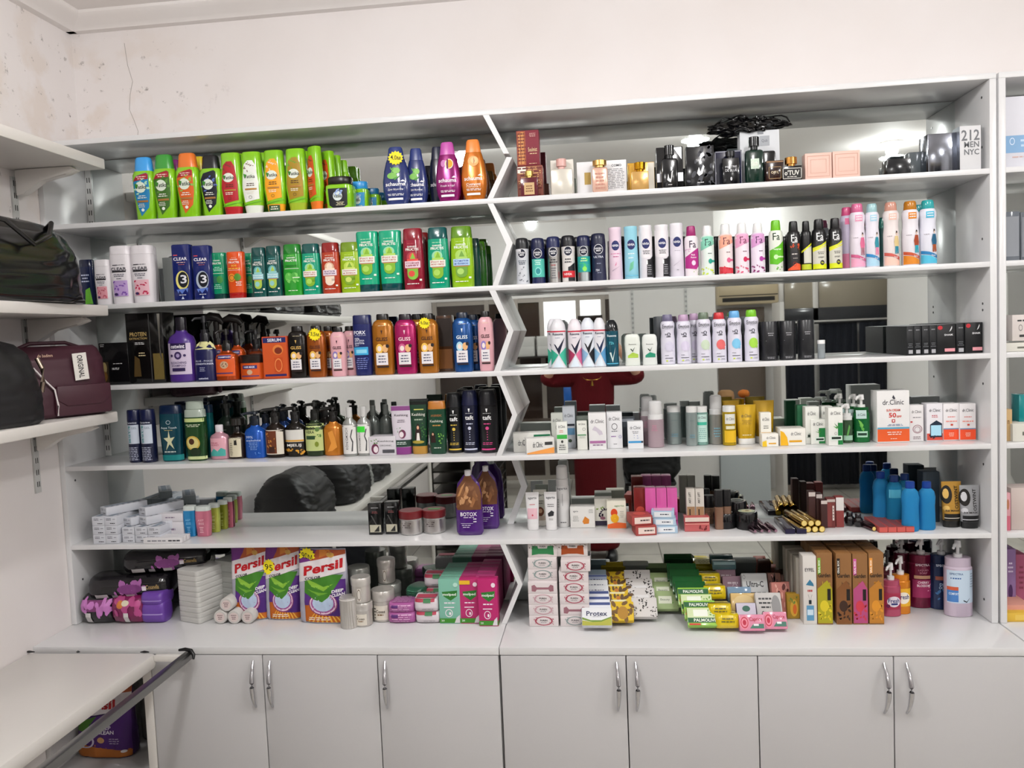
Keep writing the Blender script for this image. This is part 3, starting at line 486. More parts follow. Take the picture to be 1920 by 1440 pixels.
# row three, right
def rex(tick, d1, d2): return [('R',-.96,.73,.96,.755,'C81A3A'),('B','Rexona',0,.69,1.3,.05,'1A2440'),('M',-.5,.6,.4,.63,1,'8A90A8'),('P',[(-.55,.50),(-.3,.47),(-.05,.40),(.85,.62),(.1,.27)],tick),('P',[(-.96,.4),(0,.27),(-.96,.06)],d1),('P',[(.96,.42),(.1,.27),(.96,.02)],d2),('P',[(-.7,.02),(.6,.02),(0,.25)],'D8E4EE')]
KC('rx_mint','rex',.05,.16,['E0DFE4:p','E0DFE4:p'],rex('141A34','2FA88A','3FB89A')); KC('rx_pink','rex',.05,.16,['E3DCE2:p','E3DCE2:p'],rex('141A34','A8305A','D86A92')); KC('rx_blk','rex',.05,.16,['DDE2EA:p','DDE2EA:p'],rex('101018','8AB8D8','14141C')); KC('rx_blue','rex',.05,.16,['E0DFE4:p','E0DFE4:p'],rex('1A2A50','8ABCE0','5A9CCB'))
KC('rx_teal','rex',.05,.155,['0E4A5C:g','161A1E:g'],[('B','Rexona',0,.66,1.3,.05,'D8E8EC'),('B','72h',-.1,.5,.7,.06,'5AC0D0'),('P',[(-.4,.3),(-.15,.3),(.02,.16),(.5,.42),(.05,.08)],'C8DCD8'),('R',-.8,.05,.8,.07,'4AB0D0')])
def st(c): return [('T','Rexona',0,.68,.9,.035,'2A2A2A'),('P',[(-.3,.54),(-.12,.53),(0,.48),(.32,.6),(.02,.43)],'14301A'),('P',[(-.6,.25),(.7,.25),(.7,.36),(0,.42),(-.6,.32)],c)]
K('st_green','deodorant_stick','deodorant','stick',.052,.028,.098,['DDE2DA:p','DDE2DA:p'],st('A8C84A')); K('st_teal','deodorant_stick','deodorant','stick',.052,.028,.098,['DCE0DC:p','DCE0DC:p'],st('1E8A6A'))
def emo(c): return [('T','Emotion',0,.76,1.5,.075,'1A1A28'),('M',-.5,.70,.5,.715,1,'8A8AA0'),('B','%',-.3,.60,.3,.03,'3A3A4A'),('T','0',.1,.60,.5,.075,'3A3A4A'),('R',-.25,.545,.35,.56,'1A1A28'),('E',.1,.36,.62,.1,c),('D',-.4,.26,.8,.46,8,c),('M',-.5,.17,0,.19,1,'2A2A3A'),('R',-.5,.12,.6,.13,'2A2A3A'),('E',-.25,.07,.15,.015,'C8D84A'),('M',0,.055,.7,.085,2,'6A6A7A')]
for n_,cc_,dd_ in (('grey','6F6A86','D0CDE0'),('lilac','B89AB8','D6CEE4'),('olive','6A7A68','C8D8C0'),('red','C8343A','E06A6A'),('blue','6AACE0','7FC4E8'),('lime','7AC42A','A4D84A')): KC('em_'+n_,'tall',.05,.165,['D9D7E4:p',cc_+':p'],emo(dd_))
K('em_dark','deodorant_can','deodorant','cyl',.034,.034,.14,['484C50:p']); 
K('cyl_black','perfume_box','perfume','cyl',.056,.056,.135,['1F2024:p'],[('M',-.4,.62,.4,.72,2,'9A9A9E'),('M',-.5,.04,.5,.10,2,'9A9A9E'),('R',-.6,.5,-.5,.51,'8A8A8E')])
K('tester','perfume_vial','perfume','vial',.021,.021,.055,['B8C0C4:t','E4E4E4'],[('R',-.9,.06,.9,.5,'8A9296')],extra=None)
carton('shk_side',.026,.085,.1,'15171A:k',[('M',-.7,.82,.7,.9,1,'8A8A8E'),('M',-.7,.25,.7,.42,3,'6A6C70'),('R',-.5,.05,.6,.18,'A8A8AC')],top=[('R',-.9,.03,.9,.97,'C8C8CA')],oname='perfume_box'); carton('shk_front',.062,.09,.102,'121315:k',[('E',-.65,.9,.26,.07,'B82A34'),('P',[(.3,.75),(.6,.95),(.62,.88),(.5,.8)],'D8D8DA'),('B','SHAIK',.25,.65,.95,.06,'E8E8EA'),('R',-.2,.08,.9,.19,'D8929A')],top=[('R',-.9,.03,.9,.97,'C8C8CA')],oname='perfume_box')
# row four, left
K('gel_navy','shaving_gel_can','shaving gel','can',.051,.051,.18,['121838:p','141A40:p'],[('B','Cararine',0,.76,1.4,.03,'D8DCE8'),('R',-.75,.36,.85,.72,'C2CBD8'),('V','sensitive',-.4,.54,.5,.32,'2A8A8A'),('B','GEL',.35,.66,.7,.04,'8A94A8'),('M',-.8,.04,.8,.3,8,'B8BCD0')])
K('aqua','shower_gel_bottle','shower gel','clear',.086,.05,.21,['0E4656:s','0A1E3C'],[('T','Aqua Touch',0,.60,1.4,.045,'D8E4E4'),('O',0,.7,.2,.035,'C8D4D8'),('M',-.4,.55,.4,.57,1,'C8B86A'),('P',[(0,.56),(.1,.42),(.5,.44),(.18,.35),(.4,.22),(0,.31),(-.35,.2),(-.15,.35),(-.5,.42),(-.1,.43)],'CFCFA8'),('M',-.5,.15,.5,.2,1,'C8D0C8'),('R',-.95,.02,.95,.12,'0E7F80')])
K('avoc','shower_gel_bottle','shower gel','clear',.074,.045,.185,['1F4A22:s','A8B4A8:g'],[('R',-.95,.03,.95,.09,'C8D49A'),('R',-.95,.76,.95,.83,'C2D08A'),('M',-.7,.66,.7,.72,2,'D8E0C0'),('E',-.1,.35,.68,.14,'C8A84A'),('E',-.1,.35,.55,.11,'D8CC80'),('E',-.2,.38,.26,.06,'4A2A16'),('E',.1,.18,.5,.08,'1A2E16')],extra=('hood',1,.03))
K('teal_back','shower_gel_bottle','shower gel','clear',.055,.045,.2,['0E6A70:s','0C2A48']); K('dkgreen_pump','shampoo_bottle','shampoo','round',.07,.05,.16,['16281E:p','101814'],[('R',-.9,.1,.9,.6,'101A12'),('M',-.4,.5,.3,.53,1,'8A9A8A')],extra=('pump',1,.03,.016))
K('pinkhoney','body_spray_bottle','body spray','round',.074,.05,.14,['CE9AA8:s','DCD6DC'],[('R',-.8,.1,.8,.62,'E0A8B4'),('T','PINK',-.3,.48,.8,.05,'A83A4A'),('T','HONEY',-.25,.42,.9,.05,'A83A4A'),('P',[(-.8,.1),(.8,.1),(.8,.28),(.4,.34),(0,.24),(-.4,.32),(-.8,.2)],'4AA8A0')])
K('serum_dk','serum_bottle','serum','round',.068,.068,.13,['2A1C12:s','14120F:g'],[('R',-.75,.06,.7,.64,'D8D0B4'),('P',[(-.05,.42),(.3,.42),(.25,.6),(.1,.55),(0,.6)],'1E1C18'),('M',-.6,.1,-.2,.5,7,'6A6450')],extra=('hood',1,.03))
K('blue99','body_lotion_bottle','lotion','round',.082,.055,.165,['1C58B8:s','101A28'],[('T','99%',-.35,.52,.7,.06,'C8D8F0'),('T','snailwhite',0,.44,1.4,.05,'C8D8F0'),('M',-.5,.2,.5,.4,5,'7AA0D8'),('D',.1,.08,.6,.2,5,'6AA0E0')],extra=('pump',1,.02,.013))
K('blue99b','body_lotion_bottle','lotion','round',.075,.055,.165,['1C4890:s','101A28'],extra=('pump',1,.02,.013))
K('brown_lab','body_lotion_bottle','lotion','round',.082,.06,.17,['201610:s','151312'],[('R',-.9,.08,.9,.64,'DCD4C4'),('R',-.85,.10,.3,.62,'6A3418'),('D',-.8,.12,.25,.6,12,'C8883A'),('R',-.5,.12,.1,.26,'3A1A10')],extra=('pump',1,.022,.015))
K('white_lab','body_lotion_bottle','lotion','round',.082,.06,.172,['1C1814:s','131212'],[('R',-.9,.34,.9,.62,'DAD8D2'),('R',-.9,.08,.9,.34,'1A1612'),('B','MJELIJ',0,.26,1.4,.08,'F0ECE4'),('D',-.7,.08,.8,.2,9,'D89A30'),('R',-.9,.35,.9,.39,'D8A040')],extra=('pump',1,.022,.015))
K('aloe','body_lotion_bottle','lotion','round',.08,.06,.165,['2A3A22:s','141612'],[('R',-.92,.12,.92,.72,'BFCB85'),('B','ALOE',-.35,.62,1.0,.07,'22301A'),('B','VERA',-.3,.54,.9,.06,'22301A'),('E',.45,.6,.22,.05,'5A7A3A'),('D',.1,.4,.8,.5,6,'4A7A2A'),('R',-.75,.38,.2,.46,'2A4A2A'),('E',.35,.27,.2,.06,'7A8A2A')],extra=('pump',1,.03,.012))
K('amberg','body_lotion_bottle','lotion','round',.085,.06,.165,['C87A24:s','161412'],[('P',[(-.5,.1),(-.1,.3),(-.4,.55),(.1,.6),(.3,.45),(.5,.2),(0,.12)],'E0943A')],extra=('pump',1,.022,.016))
K('koz','micellar_bottle','micellar water','round',.062,.05,.175,['9A9C98:s','C8C8C6'],[('R',-.92,.05,.92,.64,'DFDDDA'),('V','KÖNIGMISCH',-.3,.36,.4,.45,'4A4A4C'),('P',[(.3,.1),(.5,.1),(.6,.3),(.35,.4),(.6,.55),(.45,.55),(.2,.4),(.45,.28)],'4A4A4C')]); K('kozt','micellar_bottle','micellar water','round',.062,.05,.175,['9A9C98:s','C8C8C6'],[('R',-.92,.05,.92,.64,'DFDDDA'),('V','KÖNIGMISCH',-.5,.3,.3,.4,'4A4A4C'),('P',[(.3,.1),(.5,.1),(.6,.3),(.35,.4),(.6,.55),(.45,.55),(.2,.4),(.45,.28)],'4A4A4C'),('R',-.85,.48,.35,.60,'3FD83A')])
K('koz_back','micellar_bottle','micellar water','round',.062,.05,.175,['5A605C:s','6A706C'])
KK=[('T','Keshking',.25,.74,1.2,.11,'2A2A30')]
carton('kk_box',.1,.07,.07,'CFCBD0:k',KK+[('T','ORGANIC',.25,.52,.9,.08,'5A5A60'),('E',-.55,.35,.28,.28,'6A2A4A'),('E',-.5,.32,.18,.18,'E4D8DC'),('D',-.9,.55,-.4,.9,7,'5A8A3A'),('R',.0,.12,.9,.3,'4A4A50')],oname='carton')
K('kk_tube','hair_mask_tube','hair mask','tube',.076,.045,.2,['D4CCD6:p','8A3A86'],[('R',-.97,.9,.97,.99,'8A4A86'),('T','Keshking',0,.80,1.3,.06,'2A1A2A'),('M',-.4,.65,.4,.72,2,'5A4A5A'),('E',.1,.42,.34,.09,'6A2A4A'),('E',.02,.41,.22,.06,'E4D8DC'),('D',-.5,.46,0,.56,6,'4A8A3A'),('R',-.9,.16,.9,.30,'1E3A30'),('M',-.5,.2,.5,.27,2,'D8E4DC')])
K('kk_green','hair_oil_tube','hair oil','tube',.076,.045,.21,['0E3A24:p','B88A3A'],[('R',-.97,.93,.97,.99,'101410'),('R',-.5,.83,.6,.85,'C8C860'),('T','Keshking',0,.74,1.5,.07,'E4E4D8'),('M',-.5,.62,.5,.68,1,'A8B8A0'),('P',[(-.45,.28),(.25,.28),(.2,.45),(.05,.56),(-.12,.58),(-.3,.5)],'2A1410'),('E',-.08,.5,.13,.035,'D8A888'),('P',[(-.3,.22),(.15,.22),(.05,.4),(-.2,.4)],'E4E0D8'),('D',.1,.32,.8,.6,12,'4A8A3A'),('E',-.1,.23,.7,.03,'A8963A')])
K('kk_gold','hair_oil_bottle','hair oil','clear',.074,.045,.205,['10402A:p','B8742C'],[('B','AYURVEDIC',0,.73,1.2,.04,'A86A3A'),('T','Keshking',0,.62,1.4,.06,'E4E4D8'),('M',-.6,.52,.6,.57,1,'C8904A'),('P',[(-.75,.22),(-.15,.22),(-.2,.36),(-.4,.44),(-.65,.38)],'2A1410'),('E',-.45,.38,.1,.025,'D8A888'),('D',0,.2,.8,.42,10,'7AB84A'),('M',-.6,.1,.6,.14,1,'C8D0C0')])
def taft(c): return [('P',[(-.12,.715),(.12,.715),(.04,.66),(-.04,.66)],'F0F0F0'),('M',-.5,.63,.5,.645,1,'E0E0E0'),('B','taft',0,.57,1.0,.07,'F4F4F4'),('M',-.6,.45,.6,.49,1,c),('E',0,.40,.2,.028,c),('E',0,.34,.06,.008,c),('E',0,.30,.06,.008,c),('E',0,.26,.06,.008,c),('E',0,.22,.06,.008,c),('M',-.7,.13,.7,.18,2,c),('R',-.75,.05,.8,.075,c)]
K('taft_y','hairspray_can','hairspray','taft',.056,.056,.222,['101214:p','15171B'],taft('D8B84A')); K('taft_b','hairspray_can','hairspray','taft',.056,.056,.228,['11142E:p','161A3C'],taft('C8CCE0')); K('taft_p','hairspray_can','hairspray','taft',.056,.056,.228,['121114:p','15151A'],taft('D84A8A')); K('taft_back','hairspray_can','hairspray','taft',.056,.056,.23,['0D0F13:p','101216'],[])
# row four, right
CL=lambda x,z,w_,h_: [('T','dr.Clinic',x,z,w_,h_,'3A3A40')]
def cl(name,w,d,h,c,art,**kw): carton(name,w,d,h,c,art,oname='carton',**kw)
cl('c_lieg',.125,.05,.06,'DBDAD4:k',[('R',.1,.4,.97,.9,'1E7A50')]+CL(-.4,.5,.7,.3)); cl('c_lieo',.1,.045,.045,'DDDCD8:k',[('P',[(-.97,.02),(.97,.02),(.97,.4),(-.2,.22),(-.97,.1)],'E89A4A'),('R',.3,.55,.85,.75,'3A3A3A')]+CL(-.2,.6,.7,.35))
cl('c_gg',.042,.035,.105,'BFC2BA:k',CL(0,.8,1.4,.09)+[('O',.1,.6,.35,.09,'6A6A68')]); cl('c_lime',.036,.03,.093,'E2E4DE:k',CL(0,.86,1.3,.09)+[('M',-.5,.66,.3,.76,2,'D8785A'),('R',-.95,.47,.95,.60,'3FB04A'),('E',0,.38,.22,.045,'3A3A3A'),('M',-.7,.1,.7,.3,3,'6A6A6A')])
cl('c_bluegr',.04,.035,.125,'B8BDC4:k',CL(0,.78,1.4,.08)+[('R',-.8,.53,.9,.58,'1A1E2A'),('R',-.9,.32,.9,.48,'5A86A8'),('E',.1,.18,.3,.04,'3A4A3A')]); cl('c_cream',.034,.03,.09,'E2E2DA:k',CL(0,.9,1.3,.07)+[('O',.4,.72,.3,.05,'4A4A4A'),('R',-.9,.5,.8,.54,'5A9A6A'),('M',-.7,.4,.7,.48,2,'9AA89A')])
cl('c_grey',.044,.03,.1,'6A726A:k',[('R',-.9,.7,.9,.9,'4A564A')]); cl('c_tall',.06,.045,.112,'E3E2E2:k',CL(0,.78,1.5,.1)+[('P',[(-.6,.55),(-.3,.65),(.1,.58),(.5,.5),(.6,.42),(.2,.4),(-.1,.5)],'C8C0CC'),('R',-.9,.18,.9,.25,'A86A9A'),('M',-.7,.1,.7,.17,1,'8A6A8A')])
cl('c_ring',.052,.04,.108,'E0E0E2:k',CL(0,.82,1.4,.1)+[('O',0,.6,.38,.09,'3A3A40'),('M',-.6,.3,.3,.36,1,'8A5AA0'),('O',.7,.32,.2,.04,'8A7AC0'),('M',-.3,.1,.4,.14,1,'7A7A80'),('M',-.5,.45,.5,.5,1,'6A6A70')]); cl('c_blueb',.052,.04,.086,'E2E3E5:k',CL(0,.78,1.4,.12)+[('M',-.5,.55,.5,.66,2,'7A7A80'),('D',-.3,.38,.4,.52,5,'B0B8D0'),('R',-.95,.22,.7,.29,'3A98D0'),('R',.7,.22,.95,.29,'2A3A4A')]); cl('c_darkbk',.05,.04,.095,'3C424A:k',[('R',-.8,.85,.8,.95,'8A9098')])
K('foam_pink','cleanser_bottle','cleanser','toner',.048,.048,.11,['C9B4BC:t','DCDCDC'],[('M',-.6,.5,.2,.7,4,'B87A90')],extra=('hood',1,.045)); K('foam_grey','cleanser_bottle','cleanser','toner',.048,.048,.115,['8A8A84:s','C8C8C8:g'],[('M',-.5,.2,.5,.5,4,'6AA0B0')],extra=('hood',1,.045))
K('toner_clear','toner_bottle','toner','toner',.045,.045,.125,['8E9A98:s','DCDCDA'],[('M',-.6,.62,.6,.66,1,'5A6A6A'),('M',-.5,.2,.5,.3,2,'5A8A9A')]); K('toner_teal','toner_bottle','toner','toner',.046,.046,.13,['7FA89E:s','DEDEDC'],[('R',-.8,.08,.75,.8,'BBD8D0')]+CL(0,.72,1.2,.07)+[('R',-.75,.52,.7,.6,'3FAE94'),('M',-.6,.15,.6,.45,6,'7AA8A0')]); K('toner_yel','toner_bottle','toner','toner',.046,.046,.13,['B0920E:s','E2E2E0'],[('R',-.7,.55,.75,.8,'DCDCD4')]+CL(.05,.68,1.2,.07)+[('R',-.6,.42,.7,.5,'DCD8B8'),('R',-.8,.08,.85,.38,'E0B41E')])
K('tube_yel','cleanser_tube','cleanser','tube',.07,.045,.13,['CDA520:s','E6E6E4'],CL(0,.72,1.0,.08)+[('M',-.5,.5,.5,.62,3,'8A6A10'),('M',-.5,.22,.5,.26,1,'F0EBD0')]); K('tube_yelb','cleanser_tube','cleanser','tube',.07,.045,.135,['B8921C:s','E6E6E4'])
cl('c_yelt',.038,.03,.082,'E6E4DA:k',CL(0,.8,1.3,.1)+[('M',-.6,.5,.6,.62,2,'6A6A60'),('R',-.9,.35,.9,.40,'C8941E'),('P',[(-.95,.05),(-.1,.05),(0,.25),(-.95,.35)],'E8B81E')]); cl('c_yels',.055,.04,.042,'E8E6DE:k',CL(.1,.7,1.1,.2)+[('P',[(-.95,.02),(-.4,.02),(-.45,.5),(-.95,.4)],'E8C02A'),('R',-.2,.2,.7,.3,'D8A02A')]); cl('c_yelw',.08,.07,.055,'E6E4DC:k',CL(.25,.7,.8,.2)+[('P',[(-.97,.02),(-.35,.02),(-.45,.5),(-.7,.8),(-.97,.9)],'E8B01E'),('R',-.3,.2,.7,.32,'D8A02A')],top=[('M',-.8,.1,.8,.9,4,'C8C8C0')])
LEAF=[('P',[(-.2,.6),(.25,.46),(.3,.5)],'3A8A3A'),('P',[(.28,.46),(.32,.66),(.4,.5)],'2E7A30'),('P',[(-.4,.52),(.2,.44),(.25,.48)],'4A9A40')]
cl('c_gr1',.05,.04,.11,'E2E3DC:k',[('R',.3,.02,.97,.55,'15783A')]+CL(-.1,.82,1.2,.1)+LEAF+[('M',-.9,.15,.9,.3,3,'B8C8B8'),('R',-.7,.18,.7,.25,'1A2A20')]); cl('c_gr2',.052,.04,.085,'E2E3DC:k',[('R',.1,.02,.97,.65,'15783A')]+CL(.0,.82,1.4,.13)+LEAF+[('R',-.4,.12,.85,.28,'D8E8DC'),('R',-.3,.16,.75,.23,'1A2A20')]); cl('c_gr3',.052,.04,.128,'E3E4DE:k',[('R',.3,.02,.97,.6,'15783A')]+CL(0,.86,1.4,.09)+LEAF+[('O',0,.32,.18,.035,'2A3A2A'),('R',-.7,.14,.85,.26,'D8E8DC'),('R',-.6,.17,.7,.23,'1A2A20')]); cl('c_grk',.04,.035,.12,'14603A:k',[])
K('spray_gr','toner_bottle','toner','toner',.04,.04,.085,['3F5A40:s','E0E0DE'],[('R',-.8,.1,.8,.28,'9AC0A8'),('P',[(-.4,.25),(.1,.7),(.3,.6),(0,.3)],'5AA04A')],extra=('pump',1,.038,.012))
K('pump_gr','shower_gel_bottle','shower gel','toner',.062,.05,.118,['136B34:s','13602F:s'],[('R',-.8,.68,.4,.92,'BCD2D0')]+CL(-.2,.8,.9,.08)+[('P',[(-.6,.65),(-.2,.35),(0,.5),(-.3,.6)],'6AB04A'),('P',[(-.5,.5),(0,.3),(.1,.4)],'4F9A3A'),('R',-.75,.15,.5,.32,'A8CFB8'),('R',-.65,.2,.4,.27,'1A3A2A')],extra=('pump',2,.042,.012))
KINDS['pump_gr'] = KINDS['pump_gr'][:6] + (['136B34:s','13602F:s','E6E6E4'],) + KINDS['pump_gr'][7:]
cl('c_sun',.108,.06,.168,'E4E3E2:k',[('R',-.98,.02,.98,.26,'DD5A26'),('R',-.98,.26,.98,.295,'5AA0BC'),('T','dr.Clinic',0,.78,1.3,.1,'3A3A44'),('P',[(-.06,.87),(.02,.92),(.14,.85),(.04,.83)],'3A3A44'),('B','SUN CREAM',0,.625,.85,.045,'D0503A'),('B','50',-.05,.53,.45,.09,'D02A20'),('B','SPF',.35,.5,.3,.04,'D0503A'),('R',-.1,.39,.1,.45,'B82A2A'),('R',-.05,.405,.05,.435,'F0E8E8'),('M',-.4,.32,.6,.36,2,'4A6A9A'),('M',-.4,.14,.5,.22,2,'F2D8C8'),('M',-.3,.06,.3,.09,1,'F2D8C8')])
cl('c_swirl',.042,.04,.125,'E1DEDE:k',CL(0,.82,1.4,.08)+[('M',-.6,.64,.7,.68,1,'3A3A44'),('O',.1,.34,.7,.12,'A88A90'),('O',.1,.33,.45,.08,'A88A90'),('R',-.9,.52,-.6,.56,'B82A2A'),('M',-.6,.05,.6,.15,2,'8A7A80')]); cl('c_blue5',.05,.045,.13,'E2E0E4:k',[('R',-.98,.02,.98,.2,'C84A3A')]+CL(0,.82,1.4,.08)+[('M',-.5,.62,.5,.70,2,'C02A3A'),('P',[(-.6,.44),(.2,.55),(.9,.46),(.9,.1),(-.6,.1)],'18283C'),('R',-.5,.14,.8,.42,'A8D8EC'),('D',-.6,.08,.6,.16,5,'14202C')]); cl('c_sun2',.048,.045,.128,'E4E1E2:k',[('R',-.98,.02,.98,.30,'E8502A'),('R',-.98,.3,.98,.33,'6A86A8')]+CL(0,.82,1.4,.08)+[('M',-.5,.62,.5,.66,1,'D04A3A'),('M',-.7,.48,.7,.56,1,'E89A90'),('R',-.1,.40,.2,.45,'C04A3A'),('M',-.4,.1,.4,.22,3,'F4C8B8')]); cl('c_greyback',.1,.02,.12,'5A625E:k',[('M',-.9,.1,.9,.95,12,'8A928E')])
# row five
carton('ct_end',.046,.15,.032,'C9CBD2:k',[('M',-.7,.55,.1,.85,2,'4A4A52'),('M',.3,.6,.8,.8,1,'8A8A98'),('M',-.2,.15,.8,.35,1,'3A3A42')],top=[('R',-.6,.05,.2,.9,'8A96A4'),('M',.3,.1,.9,.9,6,'6A707A')],oname='carton')
carton('ct_long',.15,.035,.032,'D6D2D6:k',[('E',-.75,.5,.14,.38,'5A3A78'),('M',-.4,.35,.5,.65,1,'8A7A90')],top=[('R',-.95,.1,.95,.9,'DAD8DC')],oname='carton'); carton('ct_thin',.15,.04,.02,'DCDADC:k',[('M',.3,.2,.95,.8,1,'3A3A42'),('M',-.8,.2,.2,.8,1,'8A8A92')],oname='carton')
def mini(n, c, c2): K('mini_'+n,'nail_polish_remover_bottle','nail polish remover','clear',.048,.034,.098,[c+':s','C9D0CC:p'],[('T','ASET',-.05,.55,.8,.06,c2),('M',-.5,.4,.5,.48,2,c2),('M',-.3,.12,.3,.34,4,c2)])
mini('blue','2A8AC4','8AC8E8'); mini('pink','D0788E','F2C8D0'); mini('lime','AEB64E','D8DC9A'); mini('olive','8E9430','C0C470'); mini('rose','C46A80','E8A8B4')
carton('bx_dye',.046,.045,.11,'131414:g',[('M',-.6,.85,.6,.88,1,'D8D8D8'),('M',-.6,.68,.6,.76,2,'8A4A4A'),('P',[(-.6,.62),(-.4,.62),(.7,.15),(.5,.15)],'4A4A48'),('R',-.8,.08,.85,.32,'B8B4A0'),('P',[(-.2,.1),(.6,.1),(.6,.3)],'2A2A28')],oname='carton')
K('jar_red','hair_mask_jar','jar','jar',.078,.078,.082,['B4B2B0:s','6E1A20'],[('R',-.9,.08,.9,.62,'CDC9C8:m'),('M',-.7,.3,.3,.55,3,'3A2A2A')]); K('jar_redg','hair_mask_jar','jar','jar',.078,.078,.082,['B4B2B0:s','6E1A20'],[('R',-.9,.08,.9,.62,'CDC9C8:m'),('M',-.7,.3,.3,.55,3,'3A2A2A')],art2=[('U',[('R',-.5,.35,.6,.6,'5FA060')])])
K('botox','hair_mask_pouch','hair mask','spout',.105,.05,.215,['4A2072:g','E0DEE0'],[('P',[(-.86,.40),(.9,.40),(.95,.6),(.8,.75),(.35,.86),(.2,.93),(-.2,.93),(-.4,.85),(-.85,.72),(-.95,.55)],'6A4022'),('P',[(-.6,.5),(-.1,.75),(.1,.72),(-.3,.5)],'A8744A'),('P',[(.1,.45),(.5,.7),(.7,.6),(.3,.44)],'94623A'),('D',-.8,.45,.8,.82,16,'7E5230'),('D',-.7,.5,.7,.85,8,'C09064'),('P',[(-.8,.6),(-.5,.75),(-.2,.82),(-.6,.62)],'B98656'),('B','BOTOX',0,.335,1.2,.06,'EDE6F2'),('M',-.6,.27,.6,.3,1,'D8CCE4'),('R',-.6,.19,.3,.196,'D8CCE4'),('M',-.6,.12,.2,.18,2,'C8B8D8'),('M',.3,.2,.6,.28,2,'EDE6F2')],wr=.0025)
def tub(name, cap, art, c='DFDEDE:p', w=.05,h=.135): K(name,'cream_tube','cream','tube',w,.034,h,[c,cap],art)
tub('ag_pink','E4E2E2',[('T','agarta',0,.84,1.3,.07,'3A3A42'),('R',-.75,.3,.7,.58,'E0B4BE'),('M',-.4,.66,.4,.7,1,'C84A5A'),('E',0,.4,.12,.025,'B83A4A')]); tub('ag_brown','D8D4CC',[('T','agarta',.2,.84,1.3,.07,'3A3A42'),('M',-.3,.6,.6,.72,2,'6A6A60'),('E',0,.4,.6,.13,'6A3A22'),('E',.05,.42,.3,.06,'C8A080'),('R',-.8,.16,.8,.28,'B8A898')],c='C9C8BC:p'); tub('ag_blk','E4E2E2',[('T','agarta',0,.84,1.4,.07,'3A3A42'),('M',-.5,.6,.5,.7,2,'6A6A6A'),('P',[(-.5,.44),(.1,.52),(.5,.48),(.4,.38),(-.4,.36)],'2A2A2E'),('M',-.5,.26,.5,.32,2,'8A8A8A')])
K('ag_can','cleansing_foam_can','cleansing foam','toner',.05,.05,.165,['DAD9D8:p','DAD9D8'],[('T','agarta',0,.80,1.5,.055,'3A3A42'),('R',-.04,.45,.04,.7,'A8A8A8'),('M',-.5,.08,.6,.12,1,'4A4A4A'),('M',-.8,.4,-.5,.6,4,'A8B0A8')],extra=('hood',1,.045))
def ag(name,w,d,h,c,art): carton(name,w,d,h,c,art,oname='soap_box')
ag('ag_box',.095,.05,.068,'DCDAD6:k',[('T','agarta',-.55,.78,.4,.09,'3A3A42'),('P',[(-.02,.3),(.2,.55),(.55,.4),(.5,.2),(.1,.18)],'D07E2A'),('M',-.8,.3,-.3,.6,4,'A8A8A4'),('M',.5,.7,.9,.9,3,'A8A8A4')]); ag('ag_grape',.066,.05,.095,'D2D0C6:k',[('R',-.97,.02,.97,.2,'2A2438'),('D',-.5,.3,.6,.68,16,'2E2238'),('D',-.8,.6,.2,.75,4,'7A9A3A'),('E',-.1,.3,.3,.06,'8A5A6A')]); ag('ag_mango',.068,.05,.1,'E0DCCC:k',[('P',[(-.97,.02),(.97,.02),(.97,.2),(0,.24),(-.97,.16)],'E0652A'),('T','agarta',.3,.82,1.0,.07,'5A8A4A'),('E',-.25,.58,.35,.15,'D8481E'),('E',-.2,.38,.42,.16,'E8A818'),('D',-.6,.3,.2,.5,6,'F0C02E'),('M',.3,.4,.8,.66,4,'B8B4A8')]); ag('ag_back',.07,.05,.1,'8F938A:k',[('T','agarta',0,.85,1,.07,'5A5E58')])
def cos(name,w,d,h,c,art=(),top=None,oname='lipstick_box'): carton(name,w,d,h,c,art,top=top,oname=oname)
cos('lp_redbox',.045,.045,.125,'8A2E2C:s',[('E',0,.45,.7,.1,'B4483A'),('M',-.6,.15,.6,.25,2,'C8786A')]); cos('lp_pink',.042,.045,.115,'CF5CA0:g',[('M',-.8,.3,.8,.42,3,'9A2A70'),('R',-.9,.2,.9,.24,'8A1A5A')]); cos('lp_cart',.085,.075,.026,'A24440:k',[('R',-.75,.18,.85,.85,'E3CFC6'),('M',-.2,.35,.7,.7,1,'4A3A3A')],top=[('E',0,.5,.6,.3,'C85A50')],oname='makeup_box'); cos('lp_bluec',.09,.075,.026,'A9C2D6:k',[('R',-.75,.18,.75,.85,'E2E6EA'),('M',-.3,.35,.6,.7,1,'3A4050')],top=[('R',-.8,.05,.8,.9,'D8A8C8')],oname='makeup_box')
cos('palette',.09,.05,.045,'BC5A5A:g',[('R',-.95,.68,.95,.97,'D8C8BC'),('R',-.95,.5,.95,.56,'E09A90'),('D',-.1,.15,.9,.35,4,'6A1A1E'),('R',-.95,.60,.95,.68,'8E2A30')],oname='blush_palette'); cos('conc',.03,.03,.115,'C9C3BA:k',[('V','ART LIFT',-.2,.78,.5,.28,'2A2622'),('R',-.9,.02,.9,.56,'A0805E'),('R',-.4,.05,-.1,.5,'3A2A20')])
K('fnd','foundation_bottle','foundation','vial',.036,.03,.1,['A8876C:s','121214'],[('V','LIFT',0,.4,.7,.3,'6A4A38')]); KINDS['fnd']=KINDS['fnd'][:2]+('vial',)+KINDS['fnd'][3:]
SH['fndn']=[('body',3,[(0,.95),(.02,1),(.56,1),(.58,.8)]),('cap',3,[(.58,.98),(.98,.96),(1,.9)])]
KINDS['fnd']=KINDS['fnd'][:2]+('fndn',)+KINDS['fnd'][3:]
K('fnd_blk','foundation_bottle','foundation','fndn',.036,.03,.11,['8A6A56:s','101012'])
SH['pot']=[('body',2,[(0,.96),(.02,1),(.45,1)]),('lid',2,[(.46,1.02),(.92,1.02),(1,.95)])]
